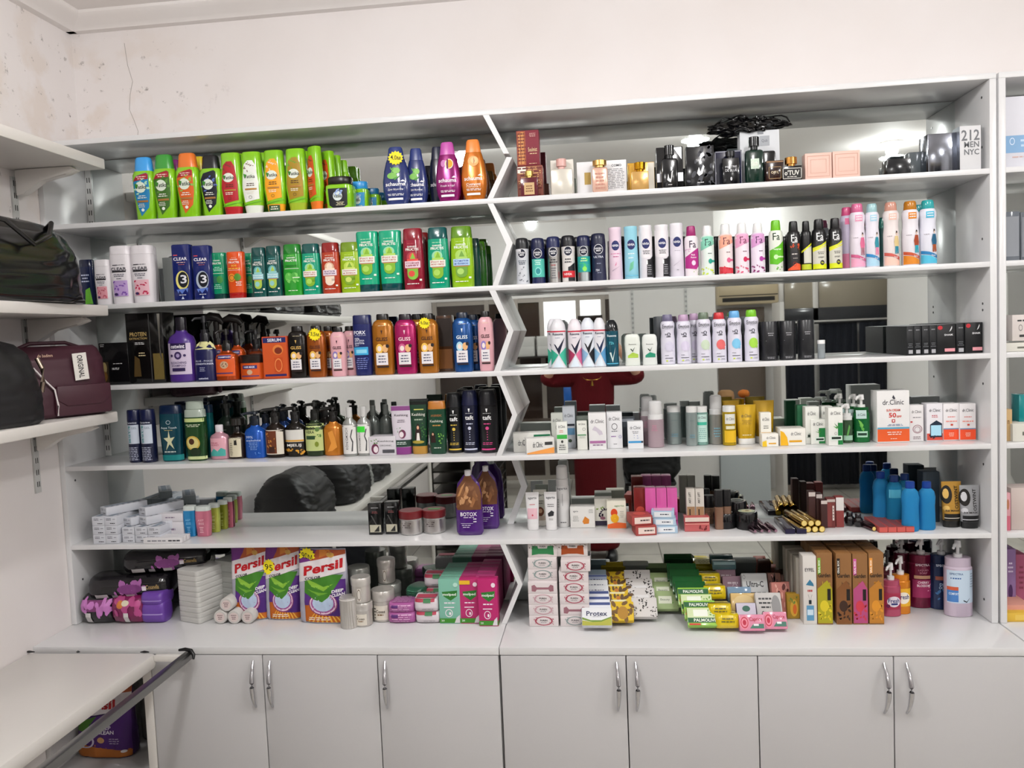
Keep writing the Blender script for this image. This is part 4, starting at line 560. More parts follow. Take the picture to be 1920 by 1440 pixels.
K('pot','powder_jar','jar','pot',.078,.078,.045,['141416:p','121214:g'],art2=[('U',[('E',0,.5,.7,.33,'8A8E8A'),('E',0,.5,.5,.24,'4A504C')])]); K('pot_c','powder_jar','jar','pot',.078,.078,.045,['141416:p','121214:g'],art2=[('U',[('E',0,.5,.8,.38,'A8B098'),('E',0,.5,.5,.24,'CFC8A0'),('E',.05,.52,.2,.1,'8A7A50')])])
cos('liner',.03,.15,.014,'2A2430:g',[('R',-.95,.05,.95,.95,'1E1838')],top=[('R',-.5,.05,.5,.9,'4A4852')],oname='eyeliner_box'); cos('mb_dark',.026,.03,.11,'3E2220:k',[('R',-.95,.86,.95,.98,'C8BEB8')]); cos('mb_mar',.034,.03,.09,'6E3230:k',[('R',-.95,.05,.1,.85,'7E3B38'),('R',.3,.25,.7,.75,'DCCFC8'),('M',.35,.3,.65,.7,4,'4A3A38'),('R',-.95,.88,.95,.97,'C0B4AE')]); cos('mb_white',.03,.03,.092,'8A3E3C:k',[('R',-.97,.55,.97,.98,'D8D4D2')])
cos('rd_flat',.026,.13,.018,'B04A46:k',[('R',-.9,.1,.9,.9,'C85A52')],top=[('R',-.8,.02,.8,.98,'8A4A48')],oname='lip_pencil_box')
SH['ball']=[('body',2,[(0,.3),(.04,.6),(.15,.85),(.35,1),(.55,.97),(.68,.75)]),('cap',2,[(.69,.6),(.95,.6),(1,.5)])]
K('gloss','lip_gloss','lip gloss','ball',.04,.04,.055,['141214:g','1A161A:g'])
K('bluebot','mouthwash_bottle','bottle','sport',.066,.05,.155,['3AA0DC:t','123A8A:p'],[]); K('bluebot2','mouthwash_bottle','bottle','sport',.066,.05,.155,['2E90BE:t','14306A:p'],[('R',-.8,.55,.6,.72,'4AA0BC')])
def ost(c): return [('E',-.55,.72,.55,.2,'1A1714'),('E',-.62,.74,.3,.11,c),('V','OSTWINT',.4,.66,.34,.5,'1A1714'),('E',-.6,.42,.3,.06,c),('B','BB MASK',0,.37,1.4,.04,'1A1714')]
K('ost_gold','hair_mask_tube','hair mask','tube',.078,.05,.165,['B08434:p','14130F'],ost('D8B060')+[('R',-.8,.155,.8,.3,'121110'),('R',-.8,.20,.8,.215,'D8D0C0')]); K('ost_silv','hair_mask_tube','hair mask','tube',.078,.05,.165,['98999C:p','141416'],ost('C8C8CC')+[('R',-.8,.155,.8,.3,'121214'),('R',-.8,.20,.8,.215,'D8D8DC')])
carton('paperbag',.075,.05,.12,'2E3A44:k',[('R',-.9,.02,-.6,.98,'3A4650')],oname='paper_bag',cat='bag')
carton('pb_black',.05,.04,.09,'14161A:k',[],oname='carton')
# counter row
PERS=[('R',-.97,.02,.97,.30,'C4661C')]+[('P',[(.08,.30),(-.62+.2*i,.02),(-.54+.2*i,.02)],'EDB545') for i in range(8)]+[('P',[(-.97,.24),(.97,.30),(.97,.60),(-.97,.60)],'55287F'),('P',[(-.1,.12),(.97,.10),(.97,.42),(.3,.42)],'4A2274'),('E',.08,.27,.60,.155,'8A3A6A'),('E',.08,.275,.56,.145,'E4C8D8'),('E',.08,.28,.50,.13,'9A4A8C'),('E',.08,.285,.44,.115,'B4C6DE'),('P',[(-.70,.60),(-.70,.42),(-.3,.33),(.05,.30),(.3,.36),(.55,.48),(.9,.66),(-.2,.66)],'3F7E22'),('P',[(-.66,.60),(-.4,.50),(.1,.44),(.5,.54),(.1,.50),(-.3,.56)],'86B83A'),('P',[(-.6,.47),(-.1,.38),(.3,.42),(-.1,.42)],'6FA832'),('P',[(-.99,.0),(-.70,.0),(-.70,.56),(-.99,.60)],'A9A8B6'),('P',[(-.99,.55),(.97,.70),(.97,.93),(-.99,.80)],'DDD6D8'),('P',[(-.99,.80),(.97,.93),(.97,.985),(-.99,.985)],'6A2A78'),('P',[(-.5,.83),(.97,.93),(.97,.985),(-.2,.985)],'A8502A'),('P',[(-.1,.88),(.4,.93),(.3,.985),(-.1,.985)],'C87A30'),('E',.35,.915,.17,.035,'C89A4A')]
def pers(s): return PERS+[('G','Persil',.06,.755,1.62,.125,.22,'B8101C'),('G','COLOR',-.35,.615,.7,.035,.15,'3A3A40'),('G','DEEP',.68,.45,.45,.04,.15,'F2EEF6'),('G','CLEAN',.70,.40,.5,.04,.15,'F2EEF6'),('M',-.6,.05,.4,.1,2,'F2E8D8')]
K('persil','detergent_bag','detergent','pouch',.165,.09,.245,['AFAEBC:g'],pers(0),wr=.005); K('persil_tag','detergent_bag','detergent','pouch',.165,.09,.245,['AFAEBC:g'],pers(0),wr=.005,extra=('star',-.62,.90,.029,'90м')); K('persil_tag2','detergent_bag','detergent','pouch',.165,.09,.245,['AFAEBC:g'],pers(0),wr=.005,extra=('star',-.7,.72,.029,'95'))
K('persil_side','detergent_bag','detergent','pouch',.19,.1,.26,['3C2258:g'],[('R',-.97,.02,.97,.2,'B0682A'),('P',[(-.97,.2),(.97,.1),(.97,.64),(-.97,.5)],'4A2070'),('P',[(-.97,.46),(-.2,.56),(-.6,.36),(-.97,.36)],'4A7A2A'),('P',[(-.97,.52),(.97,.66),(.97,.86),(-.97,.80)],'C9C2C6'),('P',[(-.97,.8),(.97,.86),(.97,.98),(-.97,.98)],'9A4A24'),('G','Persil',-.2,.69,1.3,.12,.1,'A8141E'),('B','DEEP',.1,.42,.5,.05,'E8E4F0'),('B','CLEAN',.15,.36,.6,.05,'E8E4F0'),('O',-.6,.24,.35,.1,'C8C0D8'),('E',0,.26,.13,.04,'C89A6A'),('M',.2,.2,.7,.29,3,'A898B8'),('E',.75,.1,.1,.02,'D8D4D8')],wr=.005)
def pack(name, oname, cat, w,d,h, c, art, top=(), wr=.003): K(name,oname,cat,'pack',w,d,h,[c],art,[('U',top)] if top else (),wr=wr)
pack('wipe_blk','wet_wipes_pack','wet wipes',.27,.12,.068,'151317:g',[('D',-.25,.25,.45,.8,14,'9A5A96'),('E',.1,.5,.3,.22,'7A3A78'),('R',-.75,.04,-.45,.3,'B8B4B4'),('R',-.35,.04,-.2,.24,'8A888A'),('R',.0,.04,.2,.24,'B8B4B4'),('R',.4,.4,.5,.6,'D8D0D8'),('T','Cosanella',.65,.55,.3,.2,'C8A86A')]); pack('wipe_flo','wet_wipes_pack','wet wipes',.16,.12,.07,'1C1A1E:g',[('P',[(-.95,.5),(.95,.5),(.8,.9),(-.8,.9)],'7E3A70'),('D',-.8,.45,.8,.95,18,'C27ABC'),('R',-.55,.05,-.2,.45,'C8C4C4')]); pack('wipe_mag','wet_wipes_pack','wet wipes',.16,.12,.072,'7A1A50:g',[('D',-.9,.4,.9,.95,16,'B44A84'),('E',-.3,.75,.2,.14,'C8783A'),('E',0,.8,.22,.1,'D8D0B8'),('R',-.1,.05,.18,.45,'D0CCCC')])
pack('lil','sanitary_pads_pack','pads',.11,.1,.052,'6A42A0:p',[('R',-.96,.42,.9,.48,'A892CC')],wr=.001)
SH['nap']=[('body',9,[(0,.97,.97),(.05,1,1),(.45,1,1),(.5,.985,.985),(.55,1,1),(.95,1,1),(1,.97,.97)])]
K('nap','napkin_pack','napkins','nap',.12,.13,.045,['C4C3BF:l'],[],[('U',[('E',0,.5,.2,.1,'8A8A88')])],wr=.0012)
K('nap_gr','napkin_pack','napkins','nap',.12,.13,.045,['A3A5A0:l'],[],[('U',[('E',0,.5,.25,.08,'7A7E78')])],wr=.0012)
SH['roll']=[('body',2,[(0,.9),(.03,1),(.97,1),(1,.9)])]
K('cotton','cotton_roll','cotton','roll',.05,.05,.16,['C9C5C1:l'],[('R',-.7,.2,.7,.9,'D6D0CC'),('M',-.5,.2,.5,.9,5,'7A5A5A')],art2=[('U',[('E',0,.5,.7,.35,'D8C8C4'),('M',-.4,.3,.4,.7,3,'6A4A4A')])])
K('swab','cotton_swab_tub','cotton swabs','jar',.062,.062,.092,['BEB9B2:s','C2BEB8:s'],[('R',-.62,.08,.62,.55,'D6CFC2'),('B','Cosas',0,.36,.8,.1,'3A2A1A'),('M',-.4,.2,.4,.3,1,'6A4A1A'),('M',-.6,.1,-.4,.5,4,'2A2A2A')]); K('swab_p','cotton_swab_tub','cotton swabs','jar',.062,.062,.1,['C6C1BA:s','C9C5BF:s'],[('R',-.15,.1,.25,.6,'D6D0C8'),('O',.05,.35,.2,.22,'6A5A4A')]); K('swab_c','cotton_swab_tub','cotton swabs','cyl',.06,.06,.09,['C4C0BA:s'],[('R',-.8+.25*i,.05,-.74+.25*i,.9,'A8A49C') for i in range(7)][0:1]+[('P',[(-.8+.25*i,.05),(-.76+.25*i,.05),(-.70+.22*i,.9),(-.74+.22*i,.9)],'A39E96') for i in range(7)]+[('R',-.9,.93,.9,.98,'D8D4D0')])
K('swab_back','cotton_swab_tub','cotton swabs','jar',.07,.07,.11,['9C9E98:s','A4A6A0:s'],[])
def mp(name,c,fl): carton(name,.062,.05,.135,c,[('P',[(-.7,.72),(.75,.75),(.7,.62),(.1,.52),(-.55,.62)],'2E7A2E'),('B','molped',.0,.655,1.25,.075,'F2F6F0'),('M',-.6,.44,.6,.5,1,'F2E8F0'),('R',-.55,.36,.4,.38,'F2E8F0'),('O',-.1,.24,.35,.09,'F2E8F0'),('E',0,.23,.1,.035,'F2E8F0'),('R',-.98,.02,.98,.12,'3F8A2A'),('T','20',-.7,.07,.3,.04,'F2F6F0'),('P',[(.4,.02),(.9,.02),(.9,.2),(.6,.14)],'D8D4D8'),('E',.6,.88,.22,.05,fl)],side=[('R',-.97,.02,.97,.1,'3F8A2A')],oname='sanitary_pads_box')
mp('mp_mint','7DB8A3:k','B8E0D0'); mp('mp_pink','B92C6C:k','F0E0E8'); mp('mp_pink2','B8246A:k','F0E0E8'); mp('mp_yel','B92C6C:k','F0E0E8'); KINDS['mp_yel']=KINDS['mp_yel'][:7]+(list(KINDS['mp_yel'][7])+[('R',-.98,.88,.1,.97,'E8B82A')],)+KINDS['mp_yel'][8:]
carton('mp_plain_m',.062,.05,.135,'6FA892:k',[],oname='sanitary_pads_box'); carton('mp_plain_p',.062,.05,.135,'A83A70:k',[],oname='sanitary_pads_box')
pack('pad_lil','sanitary_pads_pack','pads',.1,.09,.04,'A85A98:p',[('M',-.8,.15,.8,.85,4,'D8A8CC'),('R',-.7,.55,-.2,.8,'5A2A70')],top=[('M',-.8,.1,.8,.9,6,'CE9AC4')]); pack('pad_wht','sanitary_pads_pack','pads',.09,.09,.045,'D8CFD4:p',[('R',-.9,.75,.7,.95,'B03A50'),('R',-.2,.7,.4,.95,'3A7A4A'),('M',-.5,.2,.8,.3,1,'8A8A90')],top=[('R',-.8,.1,.8,.5,'C04A60'),('M',-.5,.6,.5,.9,2,'3A7A4A')]); pack('pad_grn','sanitary_pads_pack','pads',.07,.1,.05,'2E5A46:p',[('M',-.8,.2,.8,.8,3,'4A8A6A')])
# soaps
def purb(c, win=None):
    a=[('O',0,.5,.62,.42,c),('B','PUREN',0,.55,.5,.16,'3A3A3A'),('M',-.3,.3,.3,.42,1,'8A8A8A'),('D',-.72,.2,-.4,.85,7,c),('D',.4,.2,.72,.85,7,c)]
    carton('pu_'+(win or c),.098,.06,.037,'DCD3D3:k',a,oname='soap_box',cat='soap')
purb('C29AA2'); purb('A8485A'); purb('8A9A98')
def puw(n,w_): carton('pw_'+n,.098,.035,.062,'D6CECC:k',[('P',[(-.75,.12),(-.3,.2),(.3,.2),(.75,.12),(.72,.8),(.35,.78),(.3,.6),(-.3,.6),(-.35,.78),(-.72,.8)],w_),('B','PUREN',0,.74,.4,.12,'3A3A3A'),('D',-.95,.6,-.5,.95,5,'4A3A30'),('D',.5,.6,.95,.95,5,'4A3A30')],oname='soap_box',cat='soap')
puw('green','2E7A48'); puw('orange','9A4418')
carton('pwf',.098,.06,.037,'DCD3D3:k',[('P',[(-.75,.2),(-.75,.7),(-.55,.8),(-.4,.55),(.4,.55),(.55,.8),(.75,.7),(.75,.2),(.5,.15),(.4,.35),(-.4,.35),(-.5,.15)],'9A6A74')],oname='soap_box',cat='soap')
def soap(name, c, art, w=.088, h=.058, d=.03, k='k', top=None): carton(name,w,d,h,c+':'+k,art,top=top,oname='soap_bar',cat='soap',bev=.003)
PR=[('P',[(-.98,.3),(-.3,.2),(.3,.24),(.98,.44),(.98,.02),(-.98,.02)],'A8A83A'),('P',[(-.98,.46),(-.4,.3),(.3,.3),(.98,.5),(.98,.44),(.3,.22),(-.3,.2),(-.98,.34)],'6A8A2A'),('B','Protex',0,.66,1.4,.26,'1C2450'),('M',-.4,.46,.4,.52,1,'8A8A9A')]
soap('pr_w','DDDFE2',PR); soap('pr_b','B8C4DC',[('R',-.98,.86,.98,.96,'5A6AA0')]+PR); soap('pr_s','DADDE4',[('R',-.9,.8,.95,.95,'3A4A80'),('T','Protex',0,.5,1.4,.26,'1C2450')]); soap('bioz','8FA0AE',[('B','bioaqua',0,.4,1.4,.3,'1C2A48')])
YE=[('D',-.95,.05,.95,.95,26,'5A3E1A'),('R',-.55,.28,.6,.66,'E0DCB4'),('T','Beauty',0,.45,.7,.14,'5A5A50'),('E',0,.76,.16,.1,'B8701A')]
soap('ye','D8B41E',YE,w=.082); soap('ye2','D8B41E',[('D',-.95,.05,.95,.95,20,'6A4A1A'),('E',.2,.4,.4,.34,'A87A1A')],w=.082)
soap('cow','D0CCCA',[('D',-.95,.05,-.3,.95,22,'34302E'),('D',.3,.05,.95,.95,22,'34302E'),('R',-.5,.3,.55,.62,'DAD8D8'),('T','Beauty',0,.45,.7,.14,'6A6A70')],w=.086); soap('cow2','D0CCCA',[('D',-.3,.3,.3,.95,22,'34302E'),('D',-.95,.02,-.5,.5,16,'34302E'),('D',.5,.02,.95,.5,16,'34302E')],w=.086)
soap('grn','9CB07C',[('R',-.5,.3,.5,.7,'D8DCC8'),('T','Beauty',0,.5,.7,.14,'5A6A50'),('D',-.95,.05,-.5,.4,5,'4A7A2A'),('D',.5,.05,.95,.4,5,'6A9A3A')],w=.086)
PM=[('P',[(-.98,.40),(.98,.40),(.98,.95),(-.98,.95)],'CAD8A8'),('R',-.6,.5,.3,.85,'E8ECE0'),('D',.3,.4,.95,.9,8,'6A9A3A'),('R',-.98,.16,.98,.42,'145A2C'),('B','PALMOLIVE',.1,.29,1.4,.17,'F0F4EA'),('R',-.9,.03,-.2,.12,'C83A2A')]
soap('pm','8FBF4A',PM,w=.098,k='g'); soap('pm2','8FBF4A',[('R',-.98,.62,.98,.9,'145A2C'),('B','PALMOLIVE',.0,.76,1.3,.17,'F0F4EA'),('P',[(-.6,.1),(.9,.1),(.9,.55),(-.6,.55)],'D4E0C4'),('D',-.95,.1,-.4,.6,7,'D88A5A')],w=.098,k='g'); soap('pm3','165426',[('B','PALMOLIVE',0,.5,1.3,.2,'C8D8C0'),('D',.3,.05,.95,.4,5,'A8784A')],w=.098,k='g')
pack('spo','sponge_pack','sponge',.068,.075,.045,'D8BE14:g',[('M',-.6,.4,.6,.8,2,'6A6428')],top=[('R',-.8,.4,.8,.95,'CFC27A'),('M',-.6,.5,.6,.9,3,'6A6428')],wr=.005)
soap('ultra','A9ABAC',[('R',-.95,.1,.95,.95,'B8BABA'),('B','Ultra-C',0,.62,1.3,.2,'1A1A1C'),('M',-.8,.2,.8,.4,1,'2A2A2C'),('O',-.8,.86,.1,.07,'3A3A3C'),('P',[(-.5,.1),(-.3,.22),(0,.1)],'2A2A2C')],w=.08,h=.06,k='l'); soap('bw','BFBDBA',[('M',-.8,.4,.3,.85,3,'3A3A3C'),('E',.55,.5,.35,.4,'8A8A8A'),('O',-.5,.2,.14,.14,'2A2A2C'),('M',-.7,.02,.3,.12,1,'1A1A1C')],w=.08,k='l')
CAP=[('E',-.6,.5,.38,.42,'E2889A'),('O',-.6,.5,.3,.34,'B82A44'),('E',-.6,.5,.14,.16,'B82A44'),('T','Caprice',.3,.68,1.0,.3,'B8243E'),('P',[(-.2,.15),(.9,.15),(.9,.42),(.1,.42)],'4A7A6A'),('R',.1,.3,.5,.42,'E8E4E8')]
soap('cap','D88AA4',CAP,w=.085,h=.045,k='g'); soap('purp','6A4A8A',[('P',[(-.98,.4),(.98,.4),(.98,.98),(-.98,.98)],'C8C4D4'),('E',0,.7,.4,.15,'3A6A5A')],w=.09,h=.04,k='g'); soap('cream','D8B87A',[('E',0,.5,.8,.4,'E2C890')],w=.09,h=.045,k='g'); soap('blu','7A98B4',[('M',-.8,.3,.8,.7,2,'3A5A7A')],w=.09,h=.04,k='g'); soap('mau','9A7A8A',[('M',-.8,.2,.8,.8,3,'D8C8D0'),('O',.2,.4,.3,.3,'C8B0BC')],w=.085,h=.05,k='l'); soap('teal','4A6A70',[('R',-.9,.6,.9,.9,'8AA8AC')],w=.075,h=.03,k='g')
soap('gold_s','A8842A',[('E',.1,.45,.6,.35,'D8A83A'),('E',.2,.4,.3,.2,'D86A2A'),('D',-.7,.5,.6,.95,6,'6A8A3A')],w=.055,h=.05,k='l'); soap('flo_s','6A4438',[('D',-.9,.1,.9,.9,10,'C88A80'),('D',-.9,.1,.9,.9,6,'3A1A18')],w=.06,h=.045,k='l'); soap('flo_p','C07A70',[('D',-.9,.1,.9,.9,10,'E4B0A0'),('D',-.9,.1,.9,.9,5,'5A2A28')],w=.06,h=.045,k='l')
def box5(name,c,art,w=.058,h=.205,d=.06): carton(name,w,d,h,c+':k',art,oname='air_freshener_box',cat='air freshener')
box5('eyfel','D6D2CC',[('B','EYFEL',0,.80,1.4,.05,'3A3A40'),('P',[(-.6,.58),(0,.66),(.5,.60),(.6,.56)],'3A7A9A'),('M',-.5,.46,.5,.53,1,'B84A4A'),('R',-.2,.30,.2,.36,'1A2A34'),('R',-.55,.06,.55,.28,'5A94B8'),('R',-.45,.14,.45,.22,'C8DCE8'),('P',[(-.3,.44),(-.26,.44),(0,.34)],'2A2A2E'),('P',[(.26,.44),(.3,.44),(0,.34)],'2A2A2E')])
def gard(n,c,c2,sub,vt,vc): box5('gd_'+n,'8C6238',[('R',-.9,.70,-.5,.93,vc),('V',vt,-.7,.81,.25,.18,'F0F0E8'),('B','Garden',-.05,.69,1.6,.06,'1E1812'),('T',sub,.2,.58,1.0,.045,c2),('P',[(-.95,.50),(.3,.62),(.95,.5),(.95,.02),(-.95,.02)],c),('R',.3,.34,.75,.5,'1A1612'),('E',-.1,.26,.55,.08,c2),('D',-.85,.06,.8,.3,12,c2)])
gard('lemon','A8A01E','D8C42A','Lemon','GRAL BOX','7AB03A'); gard('coffee','7E5028','3A2418','French Coffee','GRAL BOX','2A2018'); gard('straw','B04A7A','C83A4A','Strawberry','GRAL BOX','D05AA8'); gard('mango','B87A2A','D8902A','Mango','GRAL BOX','E89A3A')
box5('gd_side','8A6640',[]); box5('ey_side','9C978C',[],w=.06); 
K('fresh_p','liquid_soap_bottle','liquid soap','toner',.072,.05,.14,['B8506E:s','B8506E:s','E4E2E2'],[('R',-.92,.2,.92,.66,'A8304E'),('E',.1,.42,.7,.15,'E8E0EA'),('B','Fresh',.1,.45,1.2,.12,'1E2A70'),('R',-.2,.33,.5,.38,'1E2A70'),('E',-.5,.3,.2,.05,'6A1A4A')],extra=('pump',2,.065,.011))
K('fresh_o','liquid_soap_bottle','liquid soap','toner',.072,.05,.14,['D8821A:s','D8821A:s','E4E2E2'],[('R',-.92,.2,.92,.66,'E8B02A'),('E',.1,.42,.7,.15,'F0E8D8'),('B','Fresh',.1,.45,1.2,.12,'1E2A70')],extra=('pump',2,.065,.011)); K('fresh_b','liquid_soap_bottle','liquid soap','toner',.065,.05,.14,['8A4A5A:s','8A4A5A:s','4A4E50'],[],extra=('pump',2,.06,.011))
K('spec_c','liquid_soap_bottle','liquid soap','toner',.1,.07,.21,['6E1436:s','6E1436:s','DCDADA'],[('B','SPECTRA',-.1,.82,1.1,.04,'E8DCE2'),('T','LIQUID',-.05,.72,.8,.035,'C88AA0'),('T','SOAP',-.05,.67,.6,.035,'C88AA0'),('R',-.75,.56,.5,.62,'C89A7A'),('R',-.85,.2,.7,.54,'9A2A5A'),('B','CHERRY',-.05,.49,.9,.045,'F0E0E8'),('B','BLOSSOM',-.05,.43,1.0,.045,'F0E0E8'),('D',.3,.28,.85,.5,7,'E8A8C0')],extra=('pump',2,.06,.013))
K('spec_b','liquid_soap_bottle','liquid soap','toner',.1,.07,.21,['16284E:s','16284E:s','C8CACC'],[('B','SPECTRA',-.1,.82,1.1,.04,'C8D0DC'),('R',-.7,.55,.5,.62,'8A4A3A'),('B','DEEP',-.05,.47,.7,.05,'A8C0D8'),('B','OCEAN',-.05,.41,.8,.05,'A8C0D8'),('D',-.8,.2,.5,.36,6,'3A6A9A')],extra=('pump',2,.06,.013)); K('spec_l','liquid_soap_bottle','liquid soap','toner',.1,.07,.215,['BDAEBE:p','BDAEBE:p','E2E2E4'],[('R',-.93,.24,.93,.80,'C0D2E2'),('B','SPECTRA',-.35,.74,.9,.035,'3A5A8A'),('M',-.8,.64,0,.69,1,'2A5A9A'),('R',-.93,.46,-.25,.52,'C85A3A'),('R',-.93,.26,-.25,.46,'4A7EC0'),('B','COMFORT',-.55,.4,.6,.04,'E0ECF6'),('P',[(.1,.3),(.35,.27),(.6,.33),(.55,.31),(.35,.25),(.1,.28)],'1E2A34'),('M',.6,.5,.9,.76,6,'8A9AA8')],extra=('pump',2,.06,.013))
K('spec_b2','liquid_soap_bottle','liquid soap','toner',.07,.06,.2,['5A1830:s','5A1830:s','C8C8C8'],[],extra=('pump',2,.05,.012))
# neighbouring cabinet
carton('rg_white',.14,.08,.215,'D4D4DC:k',[('R',-.98,.22,.98,.46,'7EA6CC'),('O',-.55,.38,.12,.05,'E8F0F8'),('M',-.2,.28,.9,.42,2,'B8D0E4'),('M',-.6,.14,.4,.18,1,'C8A8A0')],oname='carton'); carton('rg_bk',.12,.03,.165,'6A7078:g',[('R',-.9,.1,.9,.9,'8A8E94')],oname='brush_set_card',cat='brushes')
carton('rg_a',.07,.05,.075,'D6CECA:k',[('M',-.7,.7,.6,.85,1,'3A3A3A'),('O',-.4,.5,.14,.12,'4A4A4A'),('M',-.7,.08,.8,.3,1,'3A3A3A')],oname='carton'); carton('rg_flat',.1,.08,.028,'D4D2C8:k',[('M',-.5,.2,.9,.7,1,'6A6A60')],oname='carton'); carton('rg_tan',.035,.04,.1,'C8A878:k',[('T','m',0,.6,.5,.12,'6A4A28')],oname='carton'); carton('rg_teal',.05,.05,.17,'1E8A8E:g',[],oname='carton'); carton('rg_med',.13,.07,.155,'C4B6B0:k',[('R',-.2,.02,.6,.4,'5A9A6A'),('R',.6,.02,.97,.98,'D6D4D0'),('M',-.1,.1,.5,.35,4,'8ABC94')],oname='carton'); carton('rg_pinkp',.045,.03,.13,'D8A0A8:k',[('E',0,.7,.5,.14,'B87A5A'),('R',-.9,.02,.9,.4,'CC6A7E')],oname='carton')
carton('rg_purp',.06,.06,.16,'8A6A98:k',[('E',0,.3,.4,.12,'4A2A5A'),('M',-.5,.6,.5,.8,3,'D8C8E0')],oname='carton'); carton('rg_mag',.05,.06,.14,'B05A78:k',[('M',-.5,.3,.5,.8,5,'8A3A50')],oname='carton'); carton('rg_coral',.12,.1,.05,'D89A8A:k',[],oname='carton'); carton('rg_kraft',.14,.03,.06,'B89A78:k',[],oname='carton'); carton('rg_yel',.13,.1,.035,'D8B040:k',[('R',-.4,.2,.9,.8,'E0BE58')],oname='carton')
# ------------------------------------------------------------------ procedural room materials
def nodemat(name):
    m = bpy.data.materials.new(name); m.use_nodes = True
    return m, m.node_tree.nodes, m.node_tree.links, m.node_tree.nodes['Principled BSDF']
def wallmat(name, col, stain):
    m,n,l,b = nodemat(name); b.inputs['Roughness'].default_value = .7; b.inputs['Specular IOR Level'].default_value=.25
    tc = n.new('ShaderNodeTexCoord'); g = n.new('ShaderNodeNewGeometry')
    t = n.new('ShaderNodeTexNoise'); t.inputs['Scale'].default_value = 3; t.inputs['Detail'].default_value = 6
    l.new(g.outputs['Position'], t.inputs['Vector'])
    r = n.new('ShaderNodeMapRange'); r.inputs[1].default_value=.35; r.inputs[2].default_value=.7; l.new(t.outputs[0], r.inputs[0])
    mx = n.new('ShaderNodeMix'); mx.data_type='RGBA'; l.new(r.outputs[0], mx.inputs[0])
    c = hexc(col); mx.inputs[6].default_value = c; mx.inputs[7].default_value = (c[0]*.97,c[1]*.96,c[2]*.95,1)
    out = mx.outputs[2]
    if stain:   # mould specks and peeling paint close to the corner of the room
        sx = n.new('ShaderNodeSeparateXYZ'); l.new(g.outputs['Position'], sx.inputs[0])
        dist = n.new('ShaderNodeVectorMath'); dist.operation='DISTANCE'; l.new(g.outputs['Position'], dist.inputs[0]); dist.inputs[1].default_value=(-1.5,-.12,2.62)
        msk = n.new('ShaderNodeMapRange'); msk.inputs[1].default_value=.18; msk.inputs[2].default_value=.62; msk.inputs[3].default_value=1; msk.inputs[4].default_value=0; l.new(dist.outputs['Value'], msk.inputs[0])
        s = n.new('ShaderNodeTexNoise'); s.inputs['Scale'].default_value=24; s.inputs['Detail'].default_value=8; s.inputs['Roughness'].default_value=.7; l.new(g.outputs['Position'], s.inputs['Vector'])
        sr = n.new('ShaderNodeMapRange'); sr.inputs[1].default_value=.61; sr.inputs[2].default_value=.70; l.new(s.outputs[0], sr.inputs[0])
        m2 = n.new('ShaderNodeMath'); m2.operation='MULTIPLY'; l.new(sr.outputs[0], m2.inputs[0]); l.new(msk.outputs[0], m2.inputs[1])
        s2 = n.new('ShaderNodeTexNoise'); s2.inputs['Scale'].default_value=7; s2.inputs['Detail'].default_value=5; l.new(g.outputs['Position'], s2.inputs['Vector'])
        r2 = n.new('ShaderNodeMapRange'); r2.inputs[1].default_value=.5; r2.inputs[2].default_value=.62; r2.inputs[4].default_value=.45; l.new(s2.outputs[0], r2.inputs[0])
        m3 = n.new('ShaderNodeMath'); m3.operation='MULTIPLY'; l.new(r2.outputs[0], m3.inputs[0]); l.new(msk.outputs[0], m3.inputs[1])
        a = n.new('ShaderNodeMix'); a.data_type='RGBA'; l.new(m3.outputs[0], a.inputs[0]); l.new(out, a.inputs[6]); a.inputs[7].default_value=hexc('DCCDBF')
        bq = n.new('ShaderNodeMix'); bq.data_type='RGBA'; l.new(m2.outputs[0], bq.inputs[0]); l.new(a.outputs[2], bq.inputs[6]); bq.inputs[7].default_value=hexc('5E5650'); out = bq.outputs[2]
    l.new(out, b.inputs['Base Color'])
    bu = n.new('ShaderNodeBump'); bu.inputs['Strength'].default_value=.15; bu.inputs['Distance'].default_value=.01; l.new(t.outputs[0], bu.inputs['Height']); l.new(bu.outputs[0], b.inputs['Normal'])
    return m
def tilemat():
    m,n,l,b = nodemat('floor_tiles'); b.inputs['Roughness'].default_value=.35
    g = n.new('ShaderNodeNewGeometry'); t = n.new('ShaderNodeTexBrick'); t.offset=0; t.squash=1
    t.inputs['Scale'].default_value=1; t.inputs['Brick Width'].default_value=.38; t.inputs['Row Height'].default_value=.38; t.inputs['Mortar Size'].default_value=.004
    mp = n.new('ShaderNodeMapping'); mp.inputs['Location'].default_value=(.02,.1,0); l.new(g.outputs['Position'], mp.inputs[0]); l.new(mp.outputs[0], t.inputs['Vector'])
    t.inputs['Color1'].default_value=hexc('C9C5BC'); t.inputs['Color2'].default_value=hexc('C2BDB3'); t.inputs['Mortar'].default_value=hexc('6E6A62')
    ns = n.new('ShaderNodeTexNoise'); ns.inputs['Scale'].default_value=5; ns.inputs['Detail'].default_value=8; l.new(g.outputs['Position'], ns.inputs['Vector'])
    mx = n.new('ShaderNodeMix'); mx.data_type='RGBA'; mx.blend_type='MULTIPLY'; mx.inputs[0].default_value=.35; l.new(t.outputs[0], mx.inputs[6]); l.new(ns.outputs[1], mx.inputs[7])
    r = n.new('ShaderNodeMapRange'); r.inputs[1].default_value=.3; r.inputs[2].default_value=.7; r.inputs[3].default_value=.85; r.inputs[4].default_value=1.05; l.new(ns.outputs[0], r.inputs[0])
    vm = n.new('ShaderNodeVectorMath'); vm.operation='SCALE'; l.new(t.outputs[0], vm.inputs[0]); l.new(r.outputs[0], vm.inputs['Scale']); l.new(vm.outputs[0], b.inputs['Base Color'])
    return m
